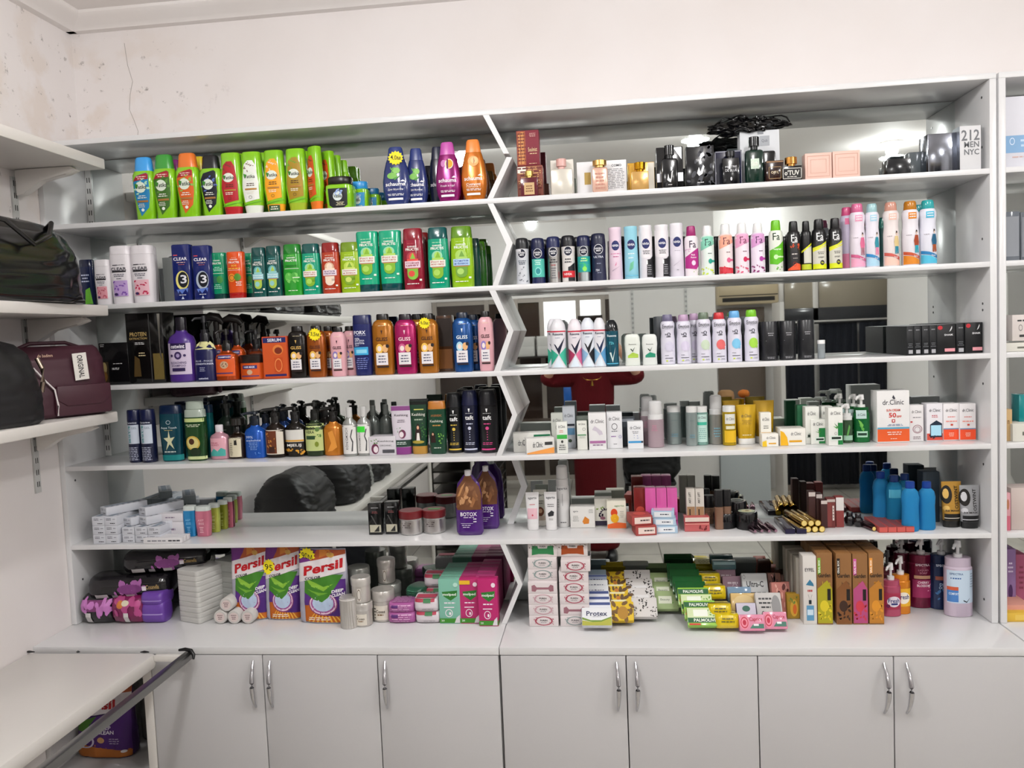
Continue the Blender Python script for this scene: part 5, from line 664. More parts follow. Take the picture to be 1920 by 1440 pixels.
def lammat(name, col, rough, spec=.6):
    m,n,l,b = nodemat(name); b.inputs['Base Color'].default_value=hexc(col); b.inputs['Roughness'].default_value=rough; b.inputs['Specular IOR Level'].default_value=spec
    return m
WALL = wallmat('painted_wall','ECE7E6',True); WALLP = wallmat('painted_wall_plain','DEDCDA',False); CEILM = wallmat('ceiling_paint','ECE8E6',False)
LAM = lammat('white_laminate','DCDCDD',.2,.7); CAB = lammat('white_cabinet_front','C4C3C4',.3,.5); PLA = lammat('white_shelf_board','DDD9D4',.35)
MIR = lammat('mirror_glass','D2D8D6',.015); MIR.node_tree.nodes['Principled BSDF'].inputs['Metallic'].default_value=1
CHR = mat('C8C8CC','c'); ALU = mat('8C8C8A','m'); BLK = mat('0C0C10','p'); DKB = lammat('dark_glass','3A2E28',.08)
def struct(name, me, m):
    o = link(name, me, None, [m]); o['kind'] = 'structure'; return o
XW = -1.5576; UT = .0162; XR = 1.533; XL = -1.5372; D = .24
# ------------------------------------------------------------------ room shell
struct('floor', boxme(XW-.1,-6.6,FLOOR-.1,4.6,.1,FLOOR), tilemat())
struct('ceiling', boxme(XW-.1,-6.6,CEIL,4.6,.1,CEIL+.1), CEILM)
struct('wall_left', boxme(XW-.1,-6.6,FLOOR,XW,.1,CEIL), WALL)
struct('wall_front', boxme(XW,.008,FLOOR,4.6,.1,CEIL), WALL)
struct('wall_right', boxme(4.5,-6.6,FLOOR,4.6,.008,CEIL), WALLP)
# back: solid wall on the right half, glazed shopfront on the left half with one bright opening
struct('wall_back', boxme(1.30,-5.6,FLOOR,4.5,-5.5,CEIL), WALLP)
struct('wall_upper', boxme(XW,-6.35,2.2,1.30,-6.25,CEIL), WALLP)
struct('wall_partition', boxme(.43,-4.12,FLOOR,1.30,-4.0,CEIL-.0), WALLP)
# crown mouldings
pr = [(0,2.985),(.03,2.985),(.045,2.998),(.085,3.008),(.1,3.02),(.1,3.03),(0,3.03)]
struct('trim_1', prism([(-y,z) for y,z in [(p[0]-.008,p[1]) for p in pr]], XW, 4.5, 'x', name='trim'), CEILM)
struct('trim_2', prism([(XW+a,z) for a,z in pr], -6.25, .0, 'y', name='trim'), CEILM)
# paint crack and old plug holes on the walls
bm = bmesh.new(); cp=[(-1.352,2.94),(-1.345,2.86),(-1.33,2.80),(-1.343,2.755),(-1.35,2.70),(-1.335,2.66),(-1.322,2.62),(-1.33,2.58)]
for a,b_ in zip(cp,cp[1:]): addtube(bm,[(a[0],.0078,a[1]),(b_[0],.0078,b_[1])],.0007,5)
o = link('paint_crack', finish(bm,'paint_crack'), None, [mat('9C948C','f')]); o['kind']='structure'; o.name='trim_3'

# ------------------------------------------------------------------ display shelving
def zig(parent, pts, y0, y1, nm='zigzag_divider', m=None): return link(nm, prism(pts,y0,y1,'y',name=nm), parent, [m or LAM])
U = thing('shelf_unit','long white open shelving with mirrored back and zigzag divider above the counter','shelf unit',(0,0,0))
def ub(n,*b,bev=.0008,m=None): return boxo(n,b,m or LAM,U,bev)
ub('side_panel',XL-.0194,-D,.851,XL,.004,2.5214); ub('side_panel',XR,-D,.851,XR+.0194,.004,2.5214)
ub('top_board',XL-.0194,-D,2.5378-UT,XR+.0194,.004,2.5380+.001)
ZS=[2.2568,1.9765,1.6972,1.4171,1.1368]
for z in ZS: ub('shelf_board',XL,-D,z-UT,XR,-.0012,z)
zig(U,[(-.005,2.5215),(.015,2.5215),(.075,2.395),(.057,2.396)],-D,-.002)
zig(U,[(.066,2.385),(.084,2.383),(.017,2.2568),(-.002,2.2568)],-D,-.002)
zig(U,[(-.002,2.2405),(.017,2.2405),(.074,2.11),(.021,1.9766),(.003,1.9766),(.054,2.105)],-D,-.002)
zig(U,[(-.009,1.9602),(.012,1.9602),(.065,1.827),(.016,1.6973),(-.005,1.6973),(.048,1.826)],-D,-.002)
zig(U,[(.003,1.6809),(.020,1.6809),(.066,1.551),(.008,1.4172),(-.010,1.4172),(.049,1.552)],-D,-.002)
zig(U,[(-.009,1.1205),(.009,1.1205),(.060,.985),(.001,.851),(-.017,.851),(.044,.985)],-D,-.002)
zig(U,[(.004,1.4008),(.026,1.4008),(.068,1.271),(.013,1.137),(-.010,1.137),(.045,1.272)],-.02,-.002,'mirror_joint_strip')
for x_,z_ in [(XR-.0008,z) for z in (2.48,2.33,2.05,1.85,1.83,1.60,1.345,.91)]+[(XL+.0008,z) for z in (1.36,1.0)]:
    bm=bmesh.new(); s_=.002 if x_>0 else -.002; addtube(bm,[(x_,-.19,z_),(x_+s_,-.19,z_)],.004,10); link('screw_cap',finish(bm,'screw_cap'),U,[mat('3A3A3C','p')])
link('mirror_back', boxme(XL,-.001,.852,XR,.003,2.52), U, [MIR])
# slotted upright strips in the corners of the mirror
def slot(name, x, y, z0, z1, label, face='y', n=None):
    t = thing(name,label,'rail',(x,y,z0)); 
    if face=='y': boxo('rail_strip',(-.011,-.004,0,.011,0,z1-z0),mat('C8C8C6','p'),t)
    else: boxo('rail_strip',(0,-.013,0,.006,.013,z1-z0),mat('C8C8C6','p'),t)
    bm=bmesh.new(); k=int((z1-z0)/.04)
    for i in range(k):
        zz=.02+i*.04
        for s in (-.0045,.0045):
            if face=='y': addbox(bm,s-.0015,-.0048,zz,s+.0015,-.0038,zz+.018)
            else: addbox(bm,.0055,s-.0015,zz,.0068,s+.0015,zz+.018)
    link('slot',finish(bm,'slot'),t,[mat('3A3A3A','k')]); return t
# neighbouring cabinet to the right
V = thing('shelf_unit','white shelving cut off by the right edge of the picture','shelf unit',(0,0,0))
x0=XR+.0265
for n_,b_ in [('side_panel',(x0,-D,.851,x0+.0194,.004,2.5214)),('side_panel',(2.60,-D,.851,2.62,.004,2.5214)),('top_board',(x0,-D,2.5216,2.62,.004,2.5388)),('back_panel',(x0+.02,-.004,.852,2.60,.003,2.52))]: boxo(n_,b_,LAM if n_!='back_panel' else MIR,V,.0008 if n_!='back_panel' else 0)
for z in ZS: boxo('shelf_board',(x0+.0194,-D,z-UT,2.60,-.005,z),LAM,V,.0008)

# ------------------------------------------------------------------ base cabinets with worktops
YC=-.44
def worktop(x0,x1,label): 
    o=link('worktop',boxme(x0,YC,.826,x1,.004,.85,bev=.0015),None,[LAM]); tag(o,label,'worktop'); return o
worktop(XW+.001,-.0012,'white laminate worktop left of the joint below the zigzag divider'); worktop(.0012,XR+.0215,'white laminate worktop right of the joint below the zigzag divider'); worktop(XR+.0265,2.62,'white laminate worktop under the neighbouring shelving at the right edge')
def handle(parent, x):
    bm=bmesh.new(); pts=[]
    for i in range(11):
        t=i/10; pts.append((x+.004*math.sin(math.pi*t),YC-.002-.030*math.sin(math.pi*t)**.8,.806-.152*t))
    addtube(bm,pts,[.0035+.004*math.sin(math.pi*i/10) for i in range(11)],12)
    link('handle',finish(bm,'handle',60),parent,[CHR])
def cabinet(label, x0, x1, doors, left_open=None):
    t=thing('base_cabinet',label,'cabinet',((x0+x1)/2,0,FLOOR)); t2=t
    def cb(n,*b,m=CAB,bev=.001): 
        o=boxo(n,b,m,t,bev); o.location=(-(x0+x1)/2,0,-FLOOR); return o
    cb('side_panel',x0,YC+.02,FLOOR+.08,x0+.018,-.002,.8255); cb('side_panel',x1-.018,YC+.02,FLOOR+.08,x1,-.002,.8255)
    cb('bottom_panel',x0+.018,YC+.02,FLOOR+.08,x1-.018,-.002,FLOOR+.098); cb('plinth',x0,YC+.05,FLOOR+.001,x1,YC+.07,FLOOR+.08); cb('back_panel',x0+.018,-.012,FLOOR+.1,x1-.018,-.003,.825)
    for a,b,hx in doors:
        d=cb('door',a+.0015,YC,FLOOR+.085,b-.0015,YC+.018,.8235,bev=.0015)
        if hx is not None: handle(d,hx)
    if left_open:
        lo=left_open; cb('divider_panel',lo-.03,YC+.001,FLOOR+.1,lo,-.013,.825,m=PLA); cb('inner_shelf',x0+.018,YC+.03,.387,lo-.031,-.013,.405)
    return t
cabinet('white base cabinet left with three doors and an open compartment beside the wall',XW+.002,-.0015,[(-1.147,-.767,-.797),(-.767,-.389,-.741),(-.389,-.002,-.364)],-1.149)
cabinet('white base cabinet right of the joint with four doors and chrome bow handles',.0015,XR+.02,[(.002,.389,.360),(.389,.780,.417),(.780,1.1695,1.141),(1.1695,XR+.02,1.204)])
cabinet('white base cabinet under the neighbouring shelving',XR+.028,2.62,[(XR+.028,2.09,None),(2.09,2.62,None)])

# ------------------------------------------------------------------ left wall shelves with brackets, uprights, bags
def wshelf(z, y0, y1, label, br=True):
    t=thing('wall_shelf',label,'shelf',(XW,(y0+y1)/2,z)); L=(y1-y0)/2; w=.2806
    boxo('board',(.001,-L,-.035,w,L,0),PLA,t,.004)
    for k,y in enumerate(( -.36,-1.35,-2.3)):
        yy=y-(y0+y1)/2
        if abs(yy)>L: continue
        me=prism([(.02,-.036),(.215,-.036),(.235,-.05),(.20,-.062),(.11,-.075),(.05,-.115),(.02,-.12)],yy-.014,yy+.014,'y',bev=.003,name='bracket'); link('bracket',me,t,[PLA])
    return t
wshelf(2.456,-2.2,-.285,'topmost white wall shelf, empty, on the left wall'); wshelf(1.968,-2.345,-.325,'white wall shelf carrying the shiny black handbag'); wshelf(1.613,-1.86,-.315,'white wall shelf carrying the maroon bag')
slot('slotted_rail',XW+.001,-.36,1.35,2.4,'white slotted upright on the left wall near the corner','x'); slot('slotted_rail',XW+.001,-1.35,1.35,2.4,'white slotted upright on the left wall, farther along','x')
slot('slotted_rail',XL+.013,-.0015,2.262,2.5,'thin slotted strip in the mirror corner on the top shelf'); slot('slotted_rail',XL+.013,-.0015,1.42,1.675,'thin slotted strip in the mirror corner on the fourth shelf')
# bags
def bag(name,label,cat,loc,rz,w,d,h,m,prof,n=4,wr=.006,group=None):
    t=thing(name,label,cat,loc,math.radians(rz),group); bm=bmesh.new(); addloft(bm,prof,w,d,h,n,56,wr=wr); bmesh.ops.subdivide_edges(bm,edges=[e for e in bm.edges if abs(e.verts[0].co.z-e.verts[1].co.z)>.02],cuts=3)
    link('bag_body',finish(bm,'bag_body',60),t,[m]); return t
BP=[(0,.94,.9),(.05,1,1),(.35,.99,1),(.62,.93,.93),(.82,.84,.75),(.95,.72,.45),(1,.55,.2)]
LEA=lammat('black_leather','08080A',.22,.8); SAT=lammat('black_nylon','0A0A0E',.5); MAR=lammat('maroon_nylon','3A0F20',.55)
t=bag('handbag','large shiny black leather handbag on the upper left wall shelf','handbag',(-1.395,-.715,1.9695),84,.58,.26,.25,LEA,BP,wr=.008)
for s in (-1,1):
    bm=bmesh.new(); addtube(bm,[(-.16,s*.05,.20),(-.13,s*.10,.235),(-.05,s*.13,.22),(.03,s*.145,.16),(.09,s*.145,.19),(.14,s*.11,.235),(.17,s*.05,.215)],.007,10); link('handle',finish(bm,'handle',60),t,[LEA])
boxo('base_trim',(-.26,-.11,0,.26,.11,.012),LEA,t,.004)
t=bag('shoulder_bag','maroon fabric bag with front flap pocket on the lower left wall shelf','bag',(-1.405,-.455,1.6145),62,.30,.19,.225,MAR,[(0,.96,.9),(.04,1,1),(.4,1,1),(.8,.98,.9),(.95,.93,.6),(1,.88,.4)],wr=.003)
fl=prism([(-.04,.10),(.13,.10),(.13,.055),(.10,.035),(-.01,.035),(-.04,.055)],-.112,-.095,'y',bev=.004,name='pocket_flap'); link('pocket_flap',fl,t,[MAR])
boxo('front_pocket',(-.045,-.108,.005,.135,-.09,.095),MAR,t,.008)
bm=bmesh.new(); addtube(bm,[(-.10,-.1,.16),(-.07,-.103,.12),(-.045,-.106,.09),(-.038,-.108,.04),(-.04,-.108,.008)],.0028,8); link('zip_tape',finish(bm,'zip_tape',60),t,[mat('D8D0D0','p')])
bm=bmesh.new(); addtube(bm,[(-.12,0,.21),(-.06,0,.235),(.05,0,.235),(.12,0,.21)],.006,8); link('strap',finish(bm,'strap',60),t,[MAR])
def label_on(parent,name,x,y,z,w,h,col,ents,rz=0,ry=0):
    me=printme([('F',[('R',-1,0,1,1,col)]+ents)],w,.002,h,lambda a,b:-.001,False); o=link(name,me,parent); o.location=(x,y,z); o.rotation_euler=(0,math.radians(ry),math.radians(rz)); 
    b2=boxo('card',(-w/2,-.0008,0,w/2,.0008,h),mat(col,'k'),o); return o
label_on(t,'hang_tag',.045,-.102,.115,.044,.085,'D8D4CE',[('V','ORIGINAL',0,.5,-.8,-.85,'141414'),],ry=-4)
me=printme([('F',[('T','de badinm',0,.5,1.8,.8,'C8A890')])],.05,.002,.012,lambda a,b:-.001,False); o=link('script_logo',me,t); o.location=(-.06,-.0925,.19)
t=bag('shoulder_bag','black bag with light buckle at the left edge beside the maroon bag','bag',(-1.40,-.80,1.6145),76,.34,.22,.245,SAT,BP,wr=.008)
bm=bmesh.new(); addtube(bm,[(.165,-.06,.19),(.172,-.07,.16),(.172,-.07,.12),(.168,-.065,.09)],.007,8); link('buckle',finish(bm,'buckle',60),t,[mat('A89888','m')])
# low display table on the left with its aluminium edge rail
t=thing('display_table','low white display table along the left wall with a grey metal edge rail','table',(-1.3,-2.2,FLOOR))
def tb(n,*b,m=PLA,bev=.002): 
    o=boxo(n,b,m,t,bev); o.location=(1.3,2.2,-FLOOR); return o
tb('table_top',XW+.002,-3.9,.792,-1.11,-.462,.842,bev=.014)
tb('edge_rail',-1.012,-3.9,.822,-.988,-.462,.846,m=ALU); tb('rail_end',-1.11,-.482,.818,-1.012,-.464,.838,bev=.002)
tb('rail_end',-1.11,-2.0,.818,-1.012,-1.98,.838,bev=.002)
for y in (-1.7,-3.8):
    for x in (-1.5,-1.04): tb('leg',x,y,FLOOR,x+.03,y+.03,.795)
bm=bmesh.new(); addtube(bm,[(-1.03,-.47,.852),(-1.01,-.468,.854),(-.99,-.468,.85),(-.98,-.472,.838),(-.978,-.478,.825)],[.004,.006,.006,.006,.003],8); o=link('rubber_corner',finish(bm,'rubber_corner',60),t,[BLK]); o.location=(1.3,2.2,-FLOOR)
bm=bmesh.new()
for x,a in ((-1.55,.035),(-1.38,.012),(-1.15,.03)): addtube(bm,[(x-a/2,-.464,.843),(x,-.466,.8445),(x+a/2,-.464,.843)],[.0015,.004,.0015],6)
o=link('worn_edge',finish(bm,'worn_edge'),t,[BLK]); o.location=(1.3,2.2,-FLOOR)
put('persil_side',-1.42,-.28,.406,1.08,.9,1.0,0,0,'large detergent bag standing in the open cabinet compartment','detergent bags in the cabinet')
put('swab_back',-1.30,-.16,.406,1.9,1.2,1.9,0,0,'large cloudy plastic tub behind the detergent bag in the cabinet')
bag('garment_bag','big black bag lying in the middle of the display table','bag',(-1.32,-1.98,.8435),86,.56,.36,.26,SAT,BP,wr=.02,group=None)
bag('garment_bag','black bag on the display table between the wall corner and the biggest one','bag',(-1.34,-1.36,.8435),88,.52,.34,.28,SAT,BP,wr=.02)
bag('garment_bag','black bag on the display table farthest from the mirror','bag',(-1.34,-2.64,.8435),88,.44,.32,.26,SAT,BP,wr=.02)
bag('plastic_bag','blue plastic bag at the far end of the black bags on the table','bag',(-1.36,-2.98,.8435),88,.16,.2,.2,mat('1A6FB8','p'),BP,wr=.012)
bag('plastic_bag','silvery plastic bag between the two black bags on the table','bag',(-1.34,-2.325,.8435),88,.08,.3,.22,mat('8A8C8A','g'),BP,wr=.012)
bag('handbag','black handbag farther along the upper left wall shelf','handbag',(-1.40,-1.35,1.9695),88,.46,.24,.28,LEA,BP,wr=.012)
bag('handbag','brown lined black handbag at the far end of the upper left wall shelf','handbag',(-1.40,-2.0,1.9695),88,.46,.24,.30,LEA,BP,wr=.012)
bag('shoulder_bag','black bag at the far end of the lower left wall shelf','bag',(-1.40,-1.35,1.6145),88,.5,.24,.24,SAT,BP,wr=.012)

# ------------------------------------------------------------------ ceiling spotlights
LG=bpy.data.materials.new('lamp_diffuser'); LG.use_nodes=True; bb=LG.node_tree.nodes['Principled BSDF']; bb.inputs['Emission Color'].default_value=(1,.98,.95,1); bb.inputs['Emission Strength'].default_value=8
PLACES=['front row above the left bay','front row above the right bay','front row above the neighbouring cabinet','middle row left','middle row centre','middle row right','back row left','back row centre','back row right']
for i,(x,y,e) in enumerate(LIGHTS):
    t=thing('ceiling_lamp','round ceiling lamp with a glass globe, '+PLACES[i],'ceiling light',(x,y,CEIL),group='globe ceiling lamps')
    bm=bmesh.new(); A=[];n=32
    for r,z in ((.075,-.001),(.075,-.010),(.055,-.022),(.03,-.030)): A.append([bm.verts.new((r*math.cos(2*math.pi*k/n),r*math.sin(2*math.pi*k/n),z)) for k in range(n)])
    for a,b in zip(A,A[1:]):
        for k in range(n): bm.faces.new((a[k],a[(k+1)%n],b[(k+1)%n],b[k]))
    bm.faces.new(A[-1]); link('lamp_base',finish(bm,'lamp_base'),t,[PLA])
    bm=bmesh.new(); bmesh.ops.create_uvsphere(bm,u_segments=20,v_segments=12,radius=.04); link('lamp_globe',finish(bm,'lamp_globe',60),t,[LG]).location=(0,0,-.062)
    ld=bpy.data.lights.new('lamp_downlight','AREA'); ld.shape='DISK'; ld.size=.16; ld.energy=e*LIGHTK; ld.color=(1,.99,.98)
    lo=bpy.data.objects.new('lamp_downlight',ld); COL.objects.link(lo); lo.parent=t; lo.location=(0,0,-.108)
    ld=bpy.data.lights.new('lamp_glow','POINT'); ld.shadow_soft_size=.045; ld.energy=e*BULBK; ld.color=(1,.99,.98)
    lo=bpy.data.objects.new('lamp_glow',ld); COL.objects.link(lo); lo.parent=t; lo.location=(0,0,-.150)

# ------------------------------------------------------------------ what stands behind the camera and shows in the mirror
# shopfront: aluminium frame with dark and bright panes
SF=thing('shopfront','brown glazed shopfront with pale frame at the back of the room','shopfront',(-.1,-6.28,FLOOR))
def sf(n,*b,m): 
    o=boxo(n,b,m,SF); o.location=(.1,6.28,-FLOOR); return o
FRM=mat('A09890','p')
for x in (-1.55,-.95,-.62,-.33,.08,.36,1.22): sf('mullion',x,-6.31,FLOOR,x+.05,-6.25,2.2,m=FRM)
for z in (FLOOR,1.62,2.15): sf('transom',XW+.002,-6.3,z,1.29,-6.26,z+.05,m=FRM)
for a,b in ((-1.5,-.95),(-.9,-.62),(-.57,-.33),(-.28,.08),(.13,.36),(.41,1.22)): sf('pane',a,-6.285,FLOOR+.05,b,-6.275,1.62,m=DKB)
for a,b in ((-1.5,-.95),(-.9,-.62),(-.57,-.33),(.41,1.22)): sf('pane',a,-6.285,1.67,b,-6.275,2.15,m=DKB)
# back wall: air conditioner, doorway, booth with navy curtains, round pillar
t=thing('air_conditioner','cream wall air conditioner above the brown doorway','air conditioner',(1.80,-5.5,2.0))
boxo('casing',(-.29,.001,0,.29,.2,.29),mat('C8B898','p'),t,.02); boxo('air_vent',(-.25,.198,.03,.25,.203,.07),mat('1A1814','k'),t); boxo('air_vent',(-.28,.198,.085,.28,.203,.095),mat('3A342A','k'),t)
struct('door_1',boxme(1.52,-5.499,FLOOR,1.98,-5.47,1.97,bev=.002),lammat('brown_door','6E6156',.5))
struct('door_2',boxme(2.02,-5.3,FLOOR,2.06,-4.95,2.0,bev=.002),PLA)
struct('door_3',boxme(2.14,-5.40,FLOOR,2.40,-5.37,.75,bev=.002),mat('B4A498','k'))
t=thing('fitting_booth','white framed fitting booth with beige upper panels beside the pillar','booth',(2.7,-5.3,FLOOR))
def fb(n,*b,m): 
    o=boxo(n,b,m,t,.002); o.location=(-2.7,5.3,-FLOOR); return o
for x in (2.11,2.44,3.3): fb('post',x,-5.46,FLOOR,x+.05,-5.42,2.3,m=PLA)
fb('panel',2.17,-5.45,1.94,2.48,-5.43,2.25,m=mat('A89E8C','g')); fb('panel',2.5,-5.45,1.94,3.3,-5.43,2.25,m=mat('A89E8C','g')); fb('header',2.11,-5.45,1.80,3.35,-5.42,1.94,m=mat('3A3C40','g'))
fb('crossbar',2.11,-5.46,1.79,3.35,-5.41,1.815,m=PLA)
def curtain(x0,x1,y,z0,z1,label):
    bm=bmesh.new(); n=60; A=[];B=[]
    for i in range(n+1):
        x=x0+(x1-x0)*i/n; yy=y+.008*math.sin(i*.5)+.003*math.sin(i*1.7); A.append(bm.verts.new((x,yy,z0))); B.append(bm.verts.new((x,yy,z1)))
    for i in range(n): bm.faces.new((A[i],A[i+1],B[i+1],B[i]))
    me=finish(bm,'curtain',80); o=link('curtain',me,None,[lammat('navy_cloth','0A0F1C',.9)]); md=o.modifiers.new('thickness','SOLIDIFY'); md.thickness=.003
    return tag(o,label,'curtain','navy curtains')
curtain(2.13,2.42,-5.33,.2,1.78,'dark navy curtain left of the white post'); curtain(2.46,2.82,-5.30,.2,1.78,'dark navy curtain right of the white post'); curtain(2.83,3.3,-5.28,.2,1.78,'dark navy curtain nearest the round pillar')
o=tubeo('curtain_rod',[(2.13,-5.3,1.79),(3.35,-5.28,1.79)],.01,BLK); tag(o,'black curtain rod above the navy curtains','rod')
bm=bmesh.new(); addtube(bm,[(3.35,-4.6,FLOOR),(3.35,-4.6,FLOOR+.3),(3.35,-4.6,CEIL)],[.62,.48,.45],48); o=link('wall_pillar',finish(bm,'wall_pillar',50),None,[WALLP]); o['kind']='structure'
# desk with food
t=thing('reception_desk','pale grey panelled desk beside the white partition','desk',(1.47,-4.2,FLOOR))
boxo('desk_body',(-.165,-.25,0,.235,.25,.95),mat('AEB4B6','p'),t,.003); boxo('desk_top',(-.17,-.27,.95,.25,.27,.98),mat('4A3A30','p'),t,.003)
t=thing('woven_basket','round woven basket on the grey desk','basket',(1.38,-4.1,1.111)); bm=bmesh.new(); addloft(bm,[(0,.7),(.3,.95),(.7,1),(.9,.9),(1,.6)],.14,.14,.15,2,24); link('basket_body',finish(bm,'basket_body',50),t,[mat('A88058','f')])
for i,(x,z) in enumerate([(1.49,0),(1.595,0),(1.54,.062)]):
    bm=bmesh.new(); bmesh.ops.create_uvsphere(bm,u_segments=16,v_segments=10,radius=.05); 
    for v in bm.verts: v.co *= 1+.15*noise.noise(v.co*30); v.co.z*=.7
    o=link('pastry',finish(bm,'pastry',60),None,[mat('C8702A','f')]); o.location=(x,-4.15,1.147+z*1.2); tag(o,'orange brown pastry on the grey desk, '+['left one','right one','top one'][i],'food','pastries')
for x in (.62,1.06): slot('slotted_rail',x,-3.999,1.55,2.6,'slotted upright on the white partition, '+('left' if x<1 else 'right')+' one in the room').rotation_euler=(0,0,math.pi)
# chair with a black coat
t=thing('folding_chair','black chair with a black coat thrown over it by the partition','chair',(.70,-3.72,FLOOR))
for x in (-.2,.2):
    for y in (-.18,.2): tubeo('leg',[(x,y,0),(x*.9,y*.8,.45)],.012,BLK,t)
boxo('seat',(-.2,-.18,.44,.2,.2,.47),BLK,t,.01); boxo('backrest',(-.2,-.2,.62,.2,-.17,.85),BLK,t,.01)
for x in (-.19,.19): tubeo('back_post',[(x,-.16,.45),(x,-.185,.85)],.012,BLK,t)
bm=bmesh.new(); addloft(bm,[(0,.8,.5),(.2,1,1),(.7,1,.8),(1,.9,.3)],.46,.34,.36,3,40,wr=.02); o=link('coat',finish(bm,'coat',60),None,[lammat('black_wool','0A0A0C',.9)]); o.location=(.72,-3.70,FLOOR+.475); tag(o,'black coat heaped on the chair','coat')
# dark slatted rack and white poles
t=thing('shoe_rack','dark slatted rack standing beyond the display table','rack',(-.72,-3.6,FLOOR))
for z in range(9): boxo('slat_shelf',(-.25,-.55,.06+z*.085,.2,.5,.075+z*.085),mat('14120F','p'),t)
for x in (-.25,.18):
    for y in (-.55,.48): boxo('post',(x,y,0,x+.02,y+.02,.82),mat('2A2622','p'),t)
for i,(x,y) in enumerate(((-.93,-2.9),(-.62,-2.95))):
    o=tubeo('white_pole',[(x,y,FLOOR),(x,y,1.25)],.014,PLA); tag(o,'thin white pole before the slatted rack, '+['nearer the table','farther from the table'][i],'pole')
# wrapped packs and a blue box on a table by the shopfront
t=thing('side_table','narrow dark table by the shopfront','table',(-.3,-5.6,FLOOR)); boxo('table_top',(-.5,-.25,.72,.62,.25,.75),mat('4A3E36','p'),t)
for x in (-.46,.56):
    for y in (-.22,.2): boxo('leg',(x,y,0,x+.03,y+.03,.72),mat('4A3E36','p'),t)
o=boxo('storage_box',(0,0,0,.11,.15,.36),mat('1F62B8','p'),None,.005); o.location=(-.05,-5.6,.881); tag(o,'upright blue box on the narrow table by the shopfront','box')
bm=bmesh.new(); addloft(bm,[(0,.9),(.3,1),(.8,.9,.8),(1,.6,.5)],.30,.25,.28,3,30,wr=.02); o=link('folded_cloth',finish(bm,'folded_cloth',60),None,[mat('B09A86','f')]); o.location=(.22,-5.6,.881); tag(o,'heap of beige cloth beside the blue box','cloth')
t=thing('hanging_ledge','ledge along the shopfront holding wrapped clothes','ledge',(-.3,-6.1,1.55)); boxo('ledge_board',(-.35,-.14,-.02,.75,.14,0),mat('2A2420','p'),t)
for i in range(4):
    put('nap',-.5+.27*i,-6.1,1.551,2.1,1.6,4.8,0,0,'clothes pack in clear wrap on the ledge, %s from the left as mirrored'%['first','second','third','fourth'][3-i],'wrapped clothes packs')

# ------------------------------------------------------------------ the person taking the picture
P=thing('person','person in a dark red knitted dress holding up a phone with both hands','person',(.275,-3.12,FLOOR))
def skin(name, nodes, edges, m, parent, sub=2):
    me=bpy.data.meshes.new(name); me.from_pydata([n[:3] for n in nodes],edges,[]); o=link(name,me,parent,[m])
    md=o.modifiers.new('skin','SKIN'); md.use_smooth_shade=True
    for i,nd in enumerate(nodes):
        s=me.skin_vertices[0].data[i]; r=nd[3]; s.radius=r if isinstance(r,tuple) else (r,r); s.use_root=(i==0)
    sd=o.modifiers.new('sub','SUBSURF'); sd.levels=sub; sd.render_levels=sub; return o
SKN=mat('C09078','l'); 
nd=[(0,0,.92,(.15,.11)),(0,.0,1.08,(.13,.095)),(0,0,1.24,(.15,.10)),(0,0,1.33,(.105,.075)),(0,.01,1.42,(.055,.055)),(0,.02,1.47,(.05,.05)),(0,.03,1.56,(.075,.09)),(0,.03,1.64,(.07,.085))]
ed=[(i,i+1) for i in range(7)]
for s in (-1,1):
    b=len(nd); nd+=[(s*.14,0,1.35,.042),(s*.26,.02,1.34,.047),(s*.345,.07,1.33,.038),(s*.27,.14,1.44,.035),(s*.17,.185,1.585,.027),(s*.125,.2,1.63,.024)]
    ed+=[(3,b)]+[(b+i,b+i+1) for i in range(5)]; hb=b+5
    for k in range(4):       # fingers curled round the phone edge
        c=len(nd); zz=1.655+.02*k; nd+=[(s*.105,.205,zz,.010),(s*.085,.232,zz+.006,.0085),(s*.066,.236,zz+.008,.0075)]; ed+=[(hb,c),(c,c+1),(c+1,c+2)]
    c=len(nd); nd+=[(s*.11,.19,1.62,.011),(s*.085,.195,1.64,.009),(s*.07,.205,1.66,.008)]; ed+=[(hb,c),(c,c+1),(c+1,c+2)]
    b=len(nd); nd+=[(s*.085,0,.86,.085),(s*.085,.01,.48,.055),(s*.09,-.01,.25,.05),(s*.09,-.02,.075,.035),(s*.1,.06,.035,.032),(s*.1,.12,.028,.026)]
    ed+=[(0,b)]+[(b+i,b+i+1) for i in range(5)]
skin('body',nd,ed,SKN,P)
DR=lammat('red_knit','5A0C14',.85,.2); nn=DR.node_tree; wv=nn.nodes.new('ShaderNodeTexWave'); wv.inputs['Scale'].default_value=60; wv.inputs['Distortion'].default_value=2; bu=nn.nodes.new('ShaderNodeBump'); bu.inputs['Strength'].default_value=.5; bu.inputs['Distance'].default_value=.004; tcn=nn.nodes.new('ShaderNodeTexCoord'); nn.links.new(tcn.outputs['Object'],wv.inputs[0]); nn.links.new(wv.outputs[0],bu.inputs['Height']); nn.links.new(bu.outputs[0],nn.nodes['Principled BSDF'].inputs['Normal'])
nd=[(0,0,1.28,(.175,.13)),(0,0,1.385,(.12,.085)),(0,0,1.12,(.155,.12)),(0,0,.98,(.165,.13)),(0,0,.82,(.175,.14)),(0,0,.55,(.165,.14)),(0,0,.3,(.17,.14)),(0,0,.09,(.18,.145)),(0,0,.05,(.18,.145))]
ed=[(0,1),(0,2),(2,3),(3,4),(4,5),(5,6),(6,7),(7,8)]
for s in (-1,1):
    b=len(nd); nd+=[(s*.15,0,1.35,.088),(s*.25,.02,1.34,.075),(s*.345,.065,1.33,.062),(s*.315,.105,1.385,.058)]; ed+=[(1,b),(b,b+1),(b+1,b+2),(b+2,b+3)]
skin('dress',nd,ed,DR,P)
